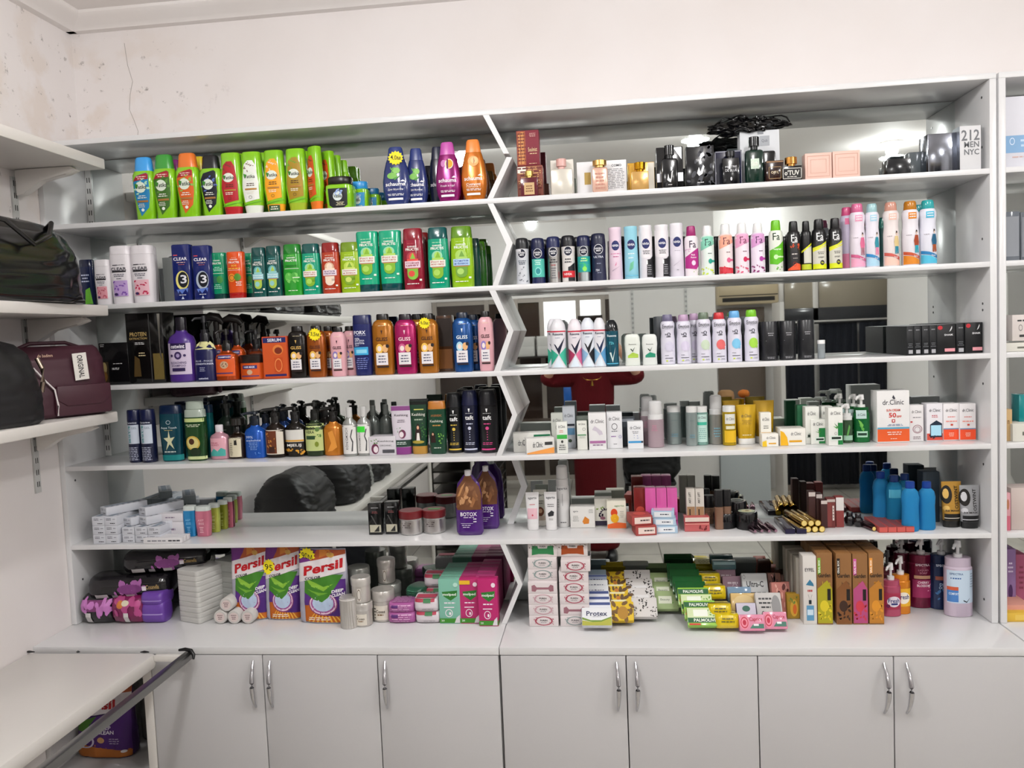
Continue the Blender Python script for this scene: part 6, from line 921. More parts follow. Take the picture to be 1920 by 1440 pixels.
HR=mat('1E1410','f'); skin('hair',[(0,.005,1.66,(.09,.10)),(0,-.03,1.56,(.085,.07)),(0,-.05,1.46,(.07,.05)),(0,.03,1.70,(.075,.085))],[(0,1),(1,2),(0,3)],HR,P)
bm=bmesh.new(); addtube(bm,[(.065*math.sin(a),.105+.03*math.cos(a),1.40-.075*math.cos(a*.5)) for a in [i*math.pi/6-math.pi for i in range(13)]],.0016,6); addtube(bm,[(0,.142,1.318),(0,.142,1.285)],[.006,.012],8); link('necklace',finish(bm,'necklace'),P,[mat('B08840','m')])
for s in (-1,1):
    bm=bmesh.new(); addloft(bm,[(0,1,1),(.4,.95,.97),(.8,.6,.7),(1,.4,.5)],.09,.25,.075,3,24); o=link('shoe',finish(bm,'shoe',50),P,[BLK]); o.location=(s*.1,.05,0)
for s in (-1,1):
    bm=bmesh.new(); bmesh.ops.create_uvsphere(bm,u_segments=12,v_segments=8,radius=.012); o=link('eye',finish(bm,'eye',60),P,[mat('E8E4E0','g')]); o.location=(s*.03,.112,1.60)
bm=bmesh.new(); addtube(bm,[(0,.11,1.60),(0,.128,1.575),(0,.132,1.56),(0,.115,1.55)],[.008,.011,.014,.008],8); link('nose',finish(bm,'nose',60),P,[SKN])
bm=bmesh.new(); addtube(bm,[(-.025,.108,1.525),(0,.118,1.523),(.025,.108,1.525)],[.003,.006,.003],8); link('mouth',finish(bm,'mouth',60),P,[mat('9A4A44','p')])
t=thing('smartphone','black smartphone held level in front of the face','phone',(CX,-2.892,1.75)); boxo('phone_body',(-.078,-.004,-.0,.078,.004,.078),mat('101012','g'),t,.003)

# ------------------------------------------------------------------ black net ribbon on the tall boxes
bm=bmesh.new(); bmesh.ops.create_icosphere(bm,subdivisions=5,radius=1)
for v in bm.verts:
    q=v.co.copy(); f=1+.35*noise.noise(q*2.2)+.22*noise.noise(q*6)
    v.co=Vector((.845+.115*q.x*f,-.13+.045*q.y*f,2.452+.022*q.z*f+.012*noise.noise(q*3)))
rr=random.Random(3)
for k in range(6):
    a=rr.uniform(.72,.9); b=a+rr.uniform(.06,.14); h=rr.uniform(.02,.035)
    addtube(bm,[(a+(b-a)*i/8,-.14+.03*math.sin(i+k),2.455+h*math.sin(math.pi*i/8)) for i in range(9)],.0025,6)
RIB=finish(bm,'mesh_ribbon',60)
# ------------------------------------------------------------------ where every product stands: kind, x, y, z, scales, turn, lean, label, group
GROUPS = ['green bottles on the top shelf', 'hair mask jars on the top shelf', 'tapered shampoo bottles on the top shelf', 'perfumes on the top right shelf', 'bottles on the second shelf, left half', 'deodorant cans on the second shelf, right half', 'hair care on the third shelf', 'deodorants on the third shelf', 'black perfume boxes on the third shelf', 'bottles on the fourth shelf, left half', 'skin care on the fourth shelf, right half', 'white cartons stacked on the fifth shelf', 'coloured remover bottles on the fifth shelf', 'goods on the fifth shelf', 'pink boxes on the fifth shelf', 'pencil boxes lying on the fifth shelf', 'blue bottles on the fifth shelf', 'wet wipes packs on the counter', 'purple pads packs', 'white napkin packs', 'greyish napkin packs', 'cotton rolls on the counter', 'detergent bags on the counter', 'cotton swab tubs on the counter', 'pads packs on the counter', 'pads boxes on the counter', 'boxed soaps stacked on the counter', 'leaning soap bars, white and blue', 'leaning soap bars, yellow', 'leaning soap bars, spotted', 'leaning soap bars, pale green', 'leaning soap bars, green', 'yellow sponges', 'odd soap bars in the heap', 'flower print soaps beside the tall boxes', 'tall air freshener boxes', 'soap pump bottles at the right of the counter', 'goods in the neighbouring cabinet']
GOODS = [
 # top shelf
 ('vat_blue',-1.1946,-0.1908,2.2568,1.276,1.276,1.134,0,0,0,'lime green shampoo bottle with sky blue cap,leftmost on the top shelf', 0),
 ('vat_green',-1.1202,-0.1903,2.2568,1.3,1.3,1.156,0,0,0,'lime green shampoo bottle with dark green cap and leafy label',0),
 ('vat_orange',-1.0366,-0.1899,2.2568,1.322,1.322,1.155,0,0,0,'lime green shampoo bottle with orange cap and orange label',0),
 ('vat_black',-0.9528,-0.1912,2.2568,1.252,1.252,1.089,0,0,0,'lime green shampoo bottle with black cap and black label',0),
 ('vac_red',-0.8808,-0.1901,2.2568,1.245,1.245,1.102,0,0,0,'lime green conditioner bottle standing on a red cap',0),
 ('vac_white',-0.8074,-0.1902,2.2568,1.238,1.238,1.095,0,0,0,'lime green conditioner bottle with white label and white cap below',0),
 ('vac_yellow',-0.7288,-0.1904,2.2568,1.23,1.23,1.096,0,0,0,'lime green conditioner bottle with yellow label and yellow cap below',0),
 ('vac_olive',-0.6525,-0.1905,2.2568,1.223,1.223,1.097,0,0,0,'lime green conditioner bottle with olive brown label,fourth of the upside-down bottles', 0),
 ('vac_orange',-0.5859,-0.1948,2.2568,1.011,1.011,1.111,-38,0,0,'lime green conditioner bottle turned sideways with orange cap below',0),
 ('vat_back_purple',-1.1313,-0.1082,2.2568,1.147,1.147,1.157,0,0,0,'green bottle with purple cap behind the dark green cap one',0),
 ('vat_back_yellow',-1.0365,-0.1132,2.2568,0.885,0.885,1.183,0,0,0,'green bottle with yellow cap behind the black capped one',0),
 ('vac_plain',-0.892,-0.1112,2.2568,0.938,0.938,1.182,0,0,0,'plain green bottle half hidden behind the red-bottomed conditioner',0),
 ('vac_plain',-0.8027,-0.1126,2.2568,0.87,0.87,1.17,0,0,0,'plain green bottle half hidden between the white and yellow labelled ones',0),
 ('vac_plain',-0.6607,-0.1103,2.2568,0.983,0.983,1.15,0,0,0,'plain green bottle half hidden behind the olive labelled one',0),
 ('vac_orange',-0.5566,-0.1471,2.2568,0.894,0.894,1.075,-30,0,0,'green conditioner bottle just behind the black lidded jar',0),
 ('vac_plain',-0.5475,-0.0994,2.2568,0.78,0.78,1.052,0,0,0,'plain green bottle second in the line behind the black lidded jar',0),
 ('vat_back_lime',-0.535,-0.0552,2.2568,0.78,0.78,1.01,0,0,0,'lime green bottle third in the line behind the black lidded jar',0),
 ('vjar_black',-0.5028,-0.1902,2.2568,1.008,1.008,1.004,0,0,0,'green square jar with black lid and black label',1),
 ('vjar_blue',-0.4625,-0.115,2.2568,0.78,0.667,0.964,0,0,0,'green square jar with sky blue lid behind the black lidded jar',1),
 ('vjar_teal',-0.4353,-0.07,2.2568,0.78,0.533,0.807,0,0,0,'small green jar with teal lid at the end of the jars',1),
 ('scha_navy_tag',-0.3097,-0.19,2.2568,1.113,1.113,0.989,0,0,0,'navy tapered shampoo bottle with yellow star price tag 4,0',2),
 ('scha_navy',-0.2458,-0.1702,2.2568,0.881,0.881,0.969,0,0,0,'navy tapered shampoo bottle with green hop,right of the price tagged one', 2),
 ('scha_dark',-0.1824,-0.1324,2.2568,0.78,0.78,1.019,0,0,0,'dark navy tapered bottle hidden behind the magenta one',2),
 ('scha_dark',-0.2275,-0.0825,2.2568,0.78,0.78,0.759,0,0,0,'short dark bottle showing between the navy and magenta bottles',2),
 ('scha_mag',-0.135,-0.1916,2.2568,1.042,1.042,0.984,0,0,0,'magenta tapered shampoo bottle with pink cap and passion fruit',2),
 ('scha_or',-0.049,-0.1912,2.2568,1.056,1.056,0.998,0,0,0,'amber orange tapered shampoo bottle with orange cap',2),
 ('scha_red',-0.1027,-0.1125,2.2568,0.78,0.78,0.816,0,0,0,'dark red bottle peeping out between the magenta and orange ones',2),
 ('scha_brown',-0.0376,-0.1024,2.2568,0.78,0.78,0.902,0,0,0,'brown bottle half hidden behind the orange one',2),
 ('bx_maroon2',0.1355,-0.17,2.2568,1.087,1.0,1.15,0,0,0,'maroon and gold patterned perfume box,lower of the stacked pair', 3),
 ('bx_maroon',0.1325,-0.17,2.3612,0.973,0.967,1.027,0,0,0,'maroon perfume box with gold columns standing on the patterned box',3),
 ('pf_red',0.1348,-0.2225,2.2568,1.102,1.0,1.085,0,0,0,'small dark red perfume bottle with gold label before the maroon boxes',3),
 ('bx_white_small',0.2402,-0.17,2.2568,1.099,1.0,1.186,0,0,0,'plain cream box behind the frosted perfume bottle',3),
 ('pf_frost',0.2392,-0.21,2.2568,1.09,1.0,1.07,0,0,0,'frosted glass perfume bottle with pale pink stopper',3),
 ('bx_como',0.3681,-0.17,2.2568,1.068,1.0,1.102,0,0,0,'wide white perfume box with a small gold square and fine print',3),
 ('pf_pink',0.3619,-0.211,2.2568,1.13,1.0,1.08,0,0,0,'pale pink glass perfume bottle with flat gold stopper',3),
 ('bx_gold',0.4947,-0.165,2.2568,1.066,1.0,1.102,0,0,0,'shiny gold and white perfume box',3),
 ('pf_gold',0.4887,-0.2125,2.2568,1.073,1.0,0.915,0,0,0,'golden perfume bottle with round gold stopper',3),
 ('bx_blk',0.5865,-0.16,2.2568,0.995,1.0,1.131,0,0,0,'black perfume box crossed by a silver band',3),
 ('pf_black',0.5842,-0.195,2.2568,1.039,0.8,1.161,0,0,0,'black perfume bottle leaning above the silver band',3),
 ('bx_blk2',0.6803,-0.18,2.2568,0.985,1.0,1.108,0,0,0,'black marbled perfume box wrapped in film',3),
 ('bx_navy',0.7708,-0.16,2.2568,0.966,1.0,1.141,0,0,0,'navy perfume box behind a black bottle',3),
 ('pf_blue',0.7727,-0.2075,2.2568,1.059,1.0,1.109,0,0,0,'black perfume bottle with silver lettering before the navy box',3),
 ('bx_bigwhite',0.8754,-0.125,2.2568,0.989,1.0,1.077,0,0,0,'tall silvery white perfume box behind the green bottle',3),
 ('pf_green',0.8463,-0.206,2.2568,0.984,1.0,1.115,0,0,0,'dark green perfume bottle with a grey plate and round black stopper',3),
 ('bx_phone',0.8972,-0.165,2.2568,0.925,0.8,1.142,0,0,0,'slim rounded black box leaning on the silvery white box',3),
 ('bx_brown',0.905,-0.2105,2.2568,0.92,1.167,1.023,0,0,0,'small brown box with gold frame beside the green bottle',3),
 ('pf_ball',0.955,-0.22,2.2568,1.024,1.0,1.062,0,0,0,'low black perfume bottle with round gold ball stopper',3),
 ('bx_pink',1.0382,-0.2,2.2568,0.966,1.0,0.969,0,0,0,'pale pink embossed box,left of two', 3),
 ('bx_pink',1.1221,-0.2,2.2568,0.978,1.0,0.982,0,0,0,'pale pink embossed box,right of two', 3),
 ('bx_dark',1.2886,-0.165,2.2568,0.998,0.833,1.162,0,0,0,'low black glossy box on the top right shelf',3),
 ('bx_greyd',1.3644,-0.115,2.2568,0.966,1.0,1.298,0,0,0,'small grey box between the black and silver boxes',3),
 ('bx_silver',1.4165,-0.165,2.2568,0.942,1.0,1.007,0,0,0,'shiny silver rounded perfume box',3),
 ('bx_212',1.4866,-0.195,2.2568,0.995,1.0,0.955,0,0,0,'tall pale grey perfume box with large grey numerals',3),
 ('rg_white',1.6495,-0.16,2.2568,0.876,1.0,1.008,0,0,0,'tall white box with blue band in the neighbouring cabinet',37),
 # second shelf
 ('clear_small',-1.3616,-0.2064,1.9765,1.094,1.094,1.106,0,0,0,'short white shampoo bottle with pink label beside the black handbag',4),
 ('blue_green',-1.4636,-0.1416,1.9765,1.05,1.05,1.182,0,0,0,'dark blue bottle with green tip half behind the black handbag',4),
 ('clear_lilac',-1.2972,-0.195,1.9765,1.252,1.252,1.022,0,0,0,'tall white shampoo bottle with lilac picture',4),
 ('clear_pink',-1.2201,-0.1945,1.9765,1.275,1.275,1.011,0,0,0,'tall white shampoo bottle with pink picture',4),
 ('clear_plain',-1.241,-0.114,1.9765,0.802,0.802,1.09,0,0,0,'plain white bottle hidden behind the pink picture one',4),
 ('bx_gr1',-1.17,-0.1,1.9765,1.1,1.0,1.241,0,0,0,'dark grey carton left of the navy bottles',4),
 ('clear_men_y',-1.0705,-0.2025,1.9765,1.126,1.0,1.014,0,0,0,'navy shampoo bottle with a yellow ringed number 3',4),
 ('clear_men_s',-0.9984,-0.2025,1.9765,1.125,1.0,0.986,0,0,0,'navy shampoo bottle with a silver ringed number 3',4),
 ('fr_greeninv',-0.9519,-0.1812,1.9765,0.894,0.894,0.912,0,0,0,'green bottle on a dark cap right of the navy bottles',4),
 ('fr_orinv',-0.8813,-0.1995,1.9765,0.976,0.976,0.9,0,0,0,'orange conditioner bottle standing on a red cap',4),
 ('fr_greeninv',-0.8662,-0.1336,1.9765,0.78,0.78,0.902,0,0,0,'green bottle half hidden behind the orange one',4),
 ('fr_dk',-0.7981,-0.2022,1.9765,0.849,0.849,0.905,0,0,0,'dark teal bottle with a lime,left of two', 4),
 ('fr_dk',-0.7464,-0.2016,1.9765,0.876,0.876,0.92,0,0,0,'dark teal bottle with a lime,right of two', 4),
 ('fr_green',-0.68,-0.1999,1.9765,0.958,0.958,0.905,0,0,0,'bright green shampoo bottle with dark green cap',4),
 ('fr_teal',-0.6158,-0.1994,1.9765,0.982,0.982,0.896,0,0,0,'short teal shampoo bottle with dark cap and avocado',4),
 ('fr_red',-0.5474,-0.1995,1.9765,0.977,0.977,0.896,0,0,0,'orange red shampoo bottle with almond picture',4),
 ('fr_lime',-0.4792,-0.1986,1.9765,1.021,1.021,0.886,0,0,0,'short lime green shampoo bottle with olive cap',4),
 ('fr_tealInv',-0.4187,-0.196,1.9765,0.958,0.958,0.89,0,0,0,'large teal bottle standing on a dark cap,left of two', 4),
 ('fr_tealInv',-0.3413,-0.1956,1.9765,0.976,0.976,0.886,0,0,0,'large teal bottle standing on a dark cap,right of two', 4),
 ('fr_redL',-0.2635,-0.1957,1.9765,0.973,0.973,0.879,0,0,0,'large crimson shampoo bottle with pomegranate',4),
 ('fr_back_red',-0.2513,-0.1205,1.9765,0.78,0.78,0.895,0,0,0,'dark red bottle half hidden behind the crimson one',4),
 ('fr_tealL',-0.179,-0.1971,1.9765,0.917,0.917,0.855,0,0,0,'large teal shampoo bottle with dark teal cap',4),
 ('fr_limeL',-0.0996,-0.1955,1.9765,0.98,0.98,0.851,0,0,0,'large lime green shampoo bottle with blue lettered label',4),
 ('fr_back_dk',-0.0764,-0.1225,1.9765,0.78,0.78,0.86,0,0,0,'dark green bottle behind the large lime one',4),
 ('fr_back_gr',-0.0609,-0.0725,1.9765,0.78,0.78,0.849,0,0,0,'grass green bottle last in the line behind the large lime one',4),
 ('nm_black',0.1003,-0.2002,1.9765,0.992,0.992,0.973,0,0,0,"white and black men's deodorant can,leftmost of the cans", 5),
 ('nm_blue',0.1519,-0.1994,1.9765,0.983,0.983,0.955,0,0,0,'blue and mint deodorant can second from the left',5),
 ('nm_silver',0.2023,-0.1995,1.9765,0.979,0.979,0.952,0,0,0,'silver deodorant can with navy cap',5),
 ('nm_white',0.2508,-0.1996,1.9765,0.975,0.975,0.945,0,0,0,'white deodorant can with black cap and red band',5),
 ('nm_green',0.3008,-0.1997,1.9765,0.971,0.971,0.94,0,0,0,'silver and turquoise deodorant can with navy cap',5),
 ('nm_navy',0.3488,-0.198,1.9765,0.958,0.958,0.925,0,0,0,'all navy deodorant can with slanted cap',5),
 ('nw_pink',0.4036,-0.1999,1.9765,0.963,0.963,0.962,0,0,0,'pale pink deodorant can with round navy badge',5),
 ('nw_aqua',0.4538,-0.1991,1.9765,0.995,0.995,0.949,0,0,0,'sky blue deodorant can with round navy badge',5),
 ('nw_bw',0.5004,-0.2,1.9765,0.915,0.915,0.953,0,0,0,'white deodorant can with black lower corner,left of two', 5),
 ('nw_bw',0.552,-0.1993,1.9765,0.946,0.946,0.947,0,0,0,'white deodorant can with black lower corner,right of two', 5),
 ('nw_white',0.599,-0.1994,1.9765,0.942,0.942,0.949,0,0,0,'white deodorant can with round navy badge and grey ribbon',5),
 ('fa_pink',0.645,-0.2003,1.9765,0.868,0.868,0.93,0,0,0,'white deodorant can with magenta cap and band',5),
 ('fa_mint',0.6951,-0.2004,1.9765,0.864,0.864,0.923,0,0,0,'mint green topped deodorant can with white cap',5),
 ('fa_peach',0.7523,-0.1997,1.9765,0.893,0.893,0.923,0,0,0,'peach topped deodorant can with red flowers',5),
 ('fa_rose',0.8035,-0.1998,1.9765,0.889,0.889,0.926,0,0,0,'rose topped deodorant can with crimson tag',5),
 ('fa_violet',0.8528,-0.1999,1.9765,0.885,0.885,0.91,0,0,0,'violet topped deodorant can with purple tag',5),
 ('fa_green',0.9085,-0.2,1.9765,0.881,0.881,0.918,0,0,0,'white and green deodorant can with green cap',5),
 ('fm_red',0.9623,-0.2017,1.9765,0.812,0.812,0.924,0,0,0,'black deodorant can with orange base',5),
 ('fm_side',1.0014,-0.1986,1.9765,0.78,0.78,0.928,0,0,0,'black deodorant can turned sideways with yellow base',5),
 ('fm_yel',1.0401,-0.2002,1.9765,0.871,0.871,0.926,0,0,0,'black and yellow deodorant can,left of two', 5),
 ('fm_yel',1.0893,-0.2011,1.9765,0.835,0.835,0.929,0,0,0,'black and yellow deodorant can,right of two', 5),
 ('be_backp',1.1348,-0.1689,1.9765,0.78,0.78,0.928,0,0,0,'mauve pink tall spray can half hidden behind the pink one',5),
 ('be_pink',1.1574,-0.1988,1.9765,0.827,0.827,0.931,0,0,0,'tall white spray can with pink cap and woman in pink',5),
 ('be_pale',1.2012,-0.2009,1.9765,0.78,0.78,0.919,0,0,0,'tall white spray can with pale blue cap',5),
 ('gr_back',1.2373,-0.1883,1.9765,0.78,0.78,0.864,0,0,0,'dark green can peeping between pale blue and peach cans',5),
 ('be_peach',1.2584,-0.1983,1.9765,0.848,0.848,0.926,0,0,0,'tall pale peach spray can with copper cap',5),
 ('be_or',1.3169,-0.1968,1.9765,0.84,0.84,0.926,0,0,0,'tall white spray can with ochre cap and man in brown',5),
 ('be_back',1.3676,-0.1289,1.9765,0.78,0.78,0.931,0,0,0,'blue capped tall can hidden between the ochre and teal ones',5),
 ('be_teal',1.3688,-0.1969,1.9765,0.836,0.836,0.926,0,0,0,'tall white spray can with teal cap,rightmost of the cans', 5),
 ('nm_back',0.1128,-0.1428,1.9765,0.78,0.78,1.0,0,0,0,'dark deodorant can in the second row,behind the leftmost can', 5),
 ('nm_back',0.168,-0.1428,1.9765,0.78,0.78,0.991,0,0,0,'dark deodorant can in the second row,behind the blue and mint can', 5),
 ('nm_back',0.2185,-0.1423,1.9765,0.804,0.804,0.997,0,0,0,'dark deodorant can in the second row,behind the silver can', 5),
 ('nm_back',0.2803,-0.1428,1.9765,0.78,0.78,1.009,0,0,0,'dark deodorant can in the second row,behind the black capped white can', 5),
 ('nm_back',0.3207,-0.1428,1.9765,0.78,0.78,1.006,0,0,0,'dark deodorant can in the second row,behind the turquoise can', 5),
 ('nm_back',0.423,-0.1325,1.9765,0.794,0.794,0.977,0,0,0,'dark can standing in the second row behind the pale pink can',5),
 ('nm_back',0.477,-0.1328,1.9765,0.78,0.78,0.957,0,0,0,'dark can standing in the second row behind the sky blue can',5),
 ('nm_back',0.5308,-0.1328,1.9765,0.78,0.78,0.938,0,0,0,'dark can standing in the second row behind the left black cornered can',5),
 ('nm_back',0.6222,-0.1328,1.9765,0.78,0.78,0.905,0,0,0,'dark can standing in the second row behind the grey ribbon can',5),
 ('nm_back',0.7317,-0.1328,1.9765,0.78,0.78,0.865,0,0,0,'dark can standing in the second row behind the mint topped can',5),
 ('nm_back',0.7895,-0.1328,1.9765,0.78,0.78,0.844,0,0,0,'dark can standing in the second row behind the peach topped can',5),
 ('nm_back',0.8419,-0.1328,1.9765,0.78,0.78,0.825,0,0,0,'dark can standing in the second row behind the rose topped can',5),
 ('nm_back',0.8941,-0.1328,1.9765,0.78,0.78,0.806,0,0,0,'dark can standing in the second row behind the violet topped can',5),
 ('nm_back',0.9495,-0.1328,1.9765,0.78,0.78,0.786,0,0,0,'dark can standing in the second row behind the green capped can',5),
 ('nm_back',1.0329,-0.1328,1.9765,0.78,0.78,0.756,0,0,0,'dark can standing in the second row behind the sideways black can',5),
 ('nm_back',1.081,-0.1328,1.9765,0.78,0.78,0.738,0,0,0,'dark can standing in the second row behind the left yellow can',5),
 ('rg_bk',1.6232,-0.165,1.9765,0.39,1.0,0.928,0,0,0,'grey card of makeup brushes',37),
 ('rg_bk',1.7153,-0.105,1.9765,0.608,1.0,0.948,0,0,0,'dark card behind the makeup brushes',37),
 # third shelf
 ('bx_prot',-1.3408,-0.185,1.6972,1.017,1.2,1.171,0,0,0,'low black carton at the left end of the third shelf',6),
 ('bx_prot2',-1.2305,-0.16,1.6972,1.133,1.333,1.227,0,0,0,'tall black carton with gold lettering and clear side',6),
 ('ost_purple',-1.1078,-0.1763,1.6972,1.125,1.125,1.325,0,0,0,'purple shampoo bottle with lilac label and black cap',6),
 ('pump_cream',-1.0203,-0.1824,1.6972,1.104,1.104,1.194,0,0,0,'navy pump bottle with cream shoulder',6),
 ('arg_trig',-1.0025,-0.1271,1.6972,1.017,1.017,1.195,0,0,0,'orange spray bottle with black trigger behind the cream shouldered one',6),
 ('arg_trig',-0.9353,-0.1179,1.6972,0.982,0.982,1.151,0,0,0,'orange spray bottle with black trigger behind the orange pump bottle',6),
 ('arg_pump',-0.9432,-0.1816,1.6972,1.034,1.034,1.112,0,0,0,'orange pump bottle with navy strip label',6),
 ('arg_blk',-0.8734,-0.0975,1.6972,0.9,0.9,1.081,0,0,0,'dark brown pump bottle behind the orange jar',6),
 ('arg_jar',-0.853,-0.1604,1.6972,1.102,1.102,1.059,0,0,0,'orange jar with brown lid and navy strip label',6),
 ('bx_serum',-0.7589,-0.185,1.6972,1.072,1.0,0.998,0,0,0,'orange carton printed with a serum dropper bottle',6),
 ('gl_black',-0.6841,-0.1878,1.6972,1.058,1.058,0.989,0,0,0,'black shampoo bottle with white label',6),
 ('gl_amber_tag',-0.6174,-0.1885,1.6972,1.023,1.023,0.983,0,0,0,'amber shampoo bottle with yellow star price tag 3,5',6),
 ('gl_amber',-0.5959,-0.1336,1.6972,0.78,0.78,0.985,0,0,0,'amber bottle half hidden behind the 3,5 price tagged one',6),
 ('gl_pink',-0.5407,-0.1907,1.6972,0.963,0.963,0.95,0,0,0,'small pink shampoo bottle,left of two side by side', 6),
 ('gl_pink',-0.5115,-0.1539,1.6972,0.806,0.806,0.965,0,0,0,'small pink shampoo bottle,right of two side by side', 6),
 ('forx',-0.4543,-0.188,1.6972,0.978,0.978,0.948,0,0,0,'tall dark blue shower gel bottle with light blue panel',6),
 ('gl_amberL',-0.3841,-0.1858,1.6972,0.967,0.967,0.973,0,0,0,'large amber shampoo bottle left of the magenta one',6),
 ('gl_mag',-0.3062,-0.1857,1.6972,0.935,0.935,0.947,0,0,0,'large magenta shampoo bottle with black cap',6),
 ('gl_amberL',-0.2811,-0.1205,1.6972,0.78,0.78,0.957,0,0,0,'amber bottle half hidden between the magenta and tagged ones',6),
 ('gl_amberL_tag',-0.2297,-0.1861,1.6972,0.956,0.956,0.94,0,0,0,'large amber shampoo bottle with yellow star price tag 6,0',6),
 ('bx_translu',-0.1834,-0.1175,1.6972,0.895,1.0,0.956,0,0,0,'brown translucent carton behind the 6,0 tagged bottle',6),
 ('gl_blue',-0.1113,-0.1875,1.6972,0.898,0.898,0.941,0,0,0,'large blue shampoo bottle with black cap',6),
 ('gl_blue',-0.0872,-0.1205,1.6972,0.78,0.78,0.908,0,0,0,'blue bottle half hidden behind the front blue one',6),
 ('gl_pinkL',-0.0332,-0.1906,1.6972,0.863,0.863,0.95,0,0,0,'tall pink shampoo bottle at the zigzag divider',6),
 ('rx_mint',0.207,-0.1888,1.6972,1.048,1.048,1.016,0,0,0,'white deodorant can with mint green rays',7),
 ('rx_mint',0.1862,-0.1355,1.6972,0.78,0.78,1.026,0,0,0,'white can half hidden behind the mint rayed one',7),
 ('rx_pink',0.2619,-0.1915,1.6972,0.939,0.939,1.001,0,0,0,'white deodorant can with pink rays',7),
 ('rx_blk',0.3045,-0.1925,1.6972,0.901,0.901,1.011,0,0,0,'white deodorant can with black and blue rays',7),
 ('rx_blue',0.3427,-0.1943,1.6972,0.829,0.829,1.001,0,0,0,'white deodorant can with light blue rays',7),
 ('rx_teal',0.3824,-0.1926,1.6972,0.895,0.895,0.977,0,0,0,'dark teal deodorant can with black cap',7),
 ('st_green',0.4477,-0.2012,1.6972,0.988,0.988,1.042,0,0,0,'white deodorant stick with light green wave',7),
 ('st_teal',0.5033,-0.2017,1.6972,0.951,0.951,1.018,0,0,0,'white deodorant stick with teal wave',7),
 ('em_grey',0.5629,-0.1921,1.6972,0.916,0.916,0.974,0,0,0,'tall white spray can with grey cap',7),
 ('em_lilac',0.6138,-0.1922,1.6972,0.912,0.912,0.961,0,0,0,'tall white spray can with lilac cap',7),
 ('em_lilac',0.6524,-0.1455,1.6972,0.78,0.78,0.977,0,0,0,'white spray can with pink cap half hidden behind the lilac one',7),
 ('em_olive',0.6778,-0.1923,1.6972,0.907,0.907,0.985,0,0,0,'tall white spray can with dark olive cap',7),
 ('em_red',0.7265,-0.1924,1.6972,0.903,0.903,0.972,0,0,0,'tall white spray can with red cap and red flower',7),
 ('em_blue',0.775,-0.1925,1.6972,0.9,0.9,0.99,0,0,0,'tall white spray can with sky blue cap',7),
 ('em_lime',0.8282,-0.1926,1.6972,0.896,0.896,0.996,0,0,0,'tall white spray can with lime green cap',7),
 ('em_dark',0.5413,-0.1125,1.6972,1.032,1.032,1.115,0,0,0,'dark grey can standing behind the grey capped white can',7),
 ('em_dark',0.7137,-0.1167,1.6972,0.78,0.78,1.061,0,0,0,'dark grey can standing behind the dark olive capped white can',7),
 ('em_dark',0.7638,-0.1167,1.6972,0.78,0.78,1.046,0,0,0,'dark grey can standing behind the red capped white can',7),
 ('em_dark',0.8154,-0.1167,1.6972,0.78,0.78,1.03,0,0,0,'dark grey can standing behind the sky blue capped white can',7),
 ('cyl_black',0.8784,-0.1282,1.6972,0.78,0.78,0.917,0,0,0,'matt black perfume cylinder half hidden behind the first one',7),
 ('cyl_black',0.8846,-0.1894,1.6972,0.914,0.914,0.923,0,0,0,'matt black perfume cylinder next to the lime capped can',7),
 ('cyl_black',0.9406,-0.1895,1.6972,0.91,0.91,0.918,0,0,0,'matt black perfume cylinder in the middle of the front three',7),
 ('cyl_black',0.998,-0.1897,1.6972,0.905,0.905,0.925,0,0,0,'matt black perfume cylinder,rightmost of the front three', 7),
 ('tester',1.0413,-0.2036,1.6972,1.086,1.086,1.073,0,0,0,'tiny clear perfume vial with white cap',7),
 ('shk_side',1.3127,-0.1075,1.6972,0.862,2.176,0.913,0,0,0,'narrow black perfume box side,leftmost of four', 8),
 ('shk_side',1.3351,-0.1075,1.6972,0.86,2.176,0.914,0,0,0,'narrow black perfume box side,second of four', 8),
 ('shk_side',1.359,-0.1075,1.6972,0.859,2.176,0.913,0,0,0,'narrow black perfume box side,third of four', 8),
 ('shk_side',1.3813,-0.1075,1.6972,0.857,2.176,0.914,0,0,0,'narrow black perfume box side,rightmost of four', 8),
 ('shk_front',1.4202,-0.1075,1.6972,0.896,2.056,0.899,0,0,0,'black perfume box with red dot,left of the two wide ones', 8),
 ('shk_side',1.4651,-0.1025,1.6972,1.035,2.176,0.932,0,0,0,'narrow black perfume box between the two wide ones',8),
 ('shk_front',1.5024,-0.1075,1.6972,0.838,2.056,0.93,0,0,0,'black perfume box with red dot,right of the two wide ones', 8),
 ('rg_flat',1.6392,-0.17,1.6972,1.023,1.0,0.944,0,0,0,'flat pale carton at the shelf edge',37),
 ('rg_a',1.6599,-0.165,1.7292,1.158,1.0,1.079,0,0,0,'white carton with small print above the flat one',37),
 # fourth shelf
 ('gel_navy',-1.312,-0.1633,1.4171,0.982,0.982,1.034,0,0,0,'navy shaving gel can with pale label,left of two', 9),
 ('gel_navy',-1.2583,-0.1703,1.4171,1.014,1.014,1.039,0,0,0,'navy shaving gel can with pale label,right of two', 9),
 ('aqua',-1.175,-0.1611,1.4171,0.969,0.969,0.945,0,0,0,'teal shower gel bottle with a starfish',9),
 ('teal_back',-1.1753,-0.0825,1.4171,0.78,0.78,0.942,0,0,0,'dark blue bottle half hidden behind the starfish one',9),
 ('avoc',-1.0839,-0.1639,1.4171,1.037,1.037,0.98,0,0,0,'green shower gel bottle with an avocado half',9),
 ('teal_back',-1.0769,-0.0925,1.4171,0.78,0.78,0.95,0,0,0,'teal bottle behind the avocado one',9),
 ('dkgreen_pump',-1.0279,-0.046,1.4171,0.96,0.96,1.136,0,0,0,'dark green tall bottle standing behind the pink one',9),
 ('pinkhoney',-1.0101,-0.1408,1.4171,0.906,0.906,0.866,0,0,0,'short pink bottle with white cap and teal flowers',9),
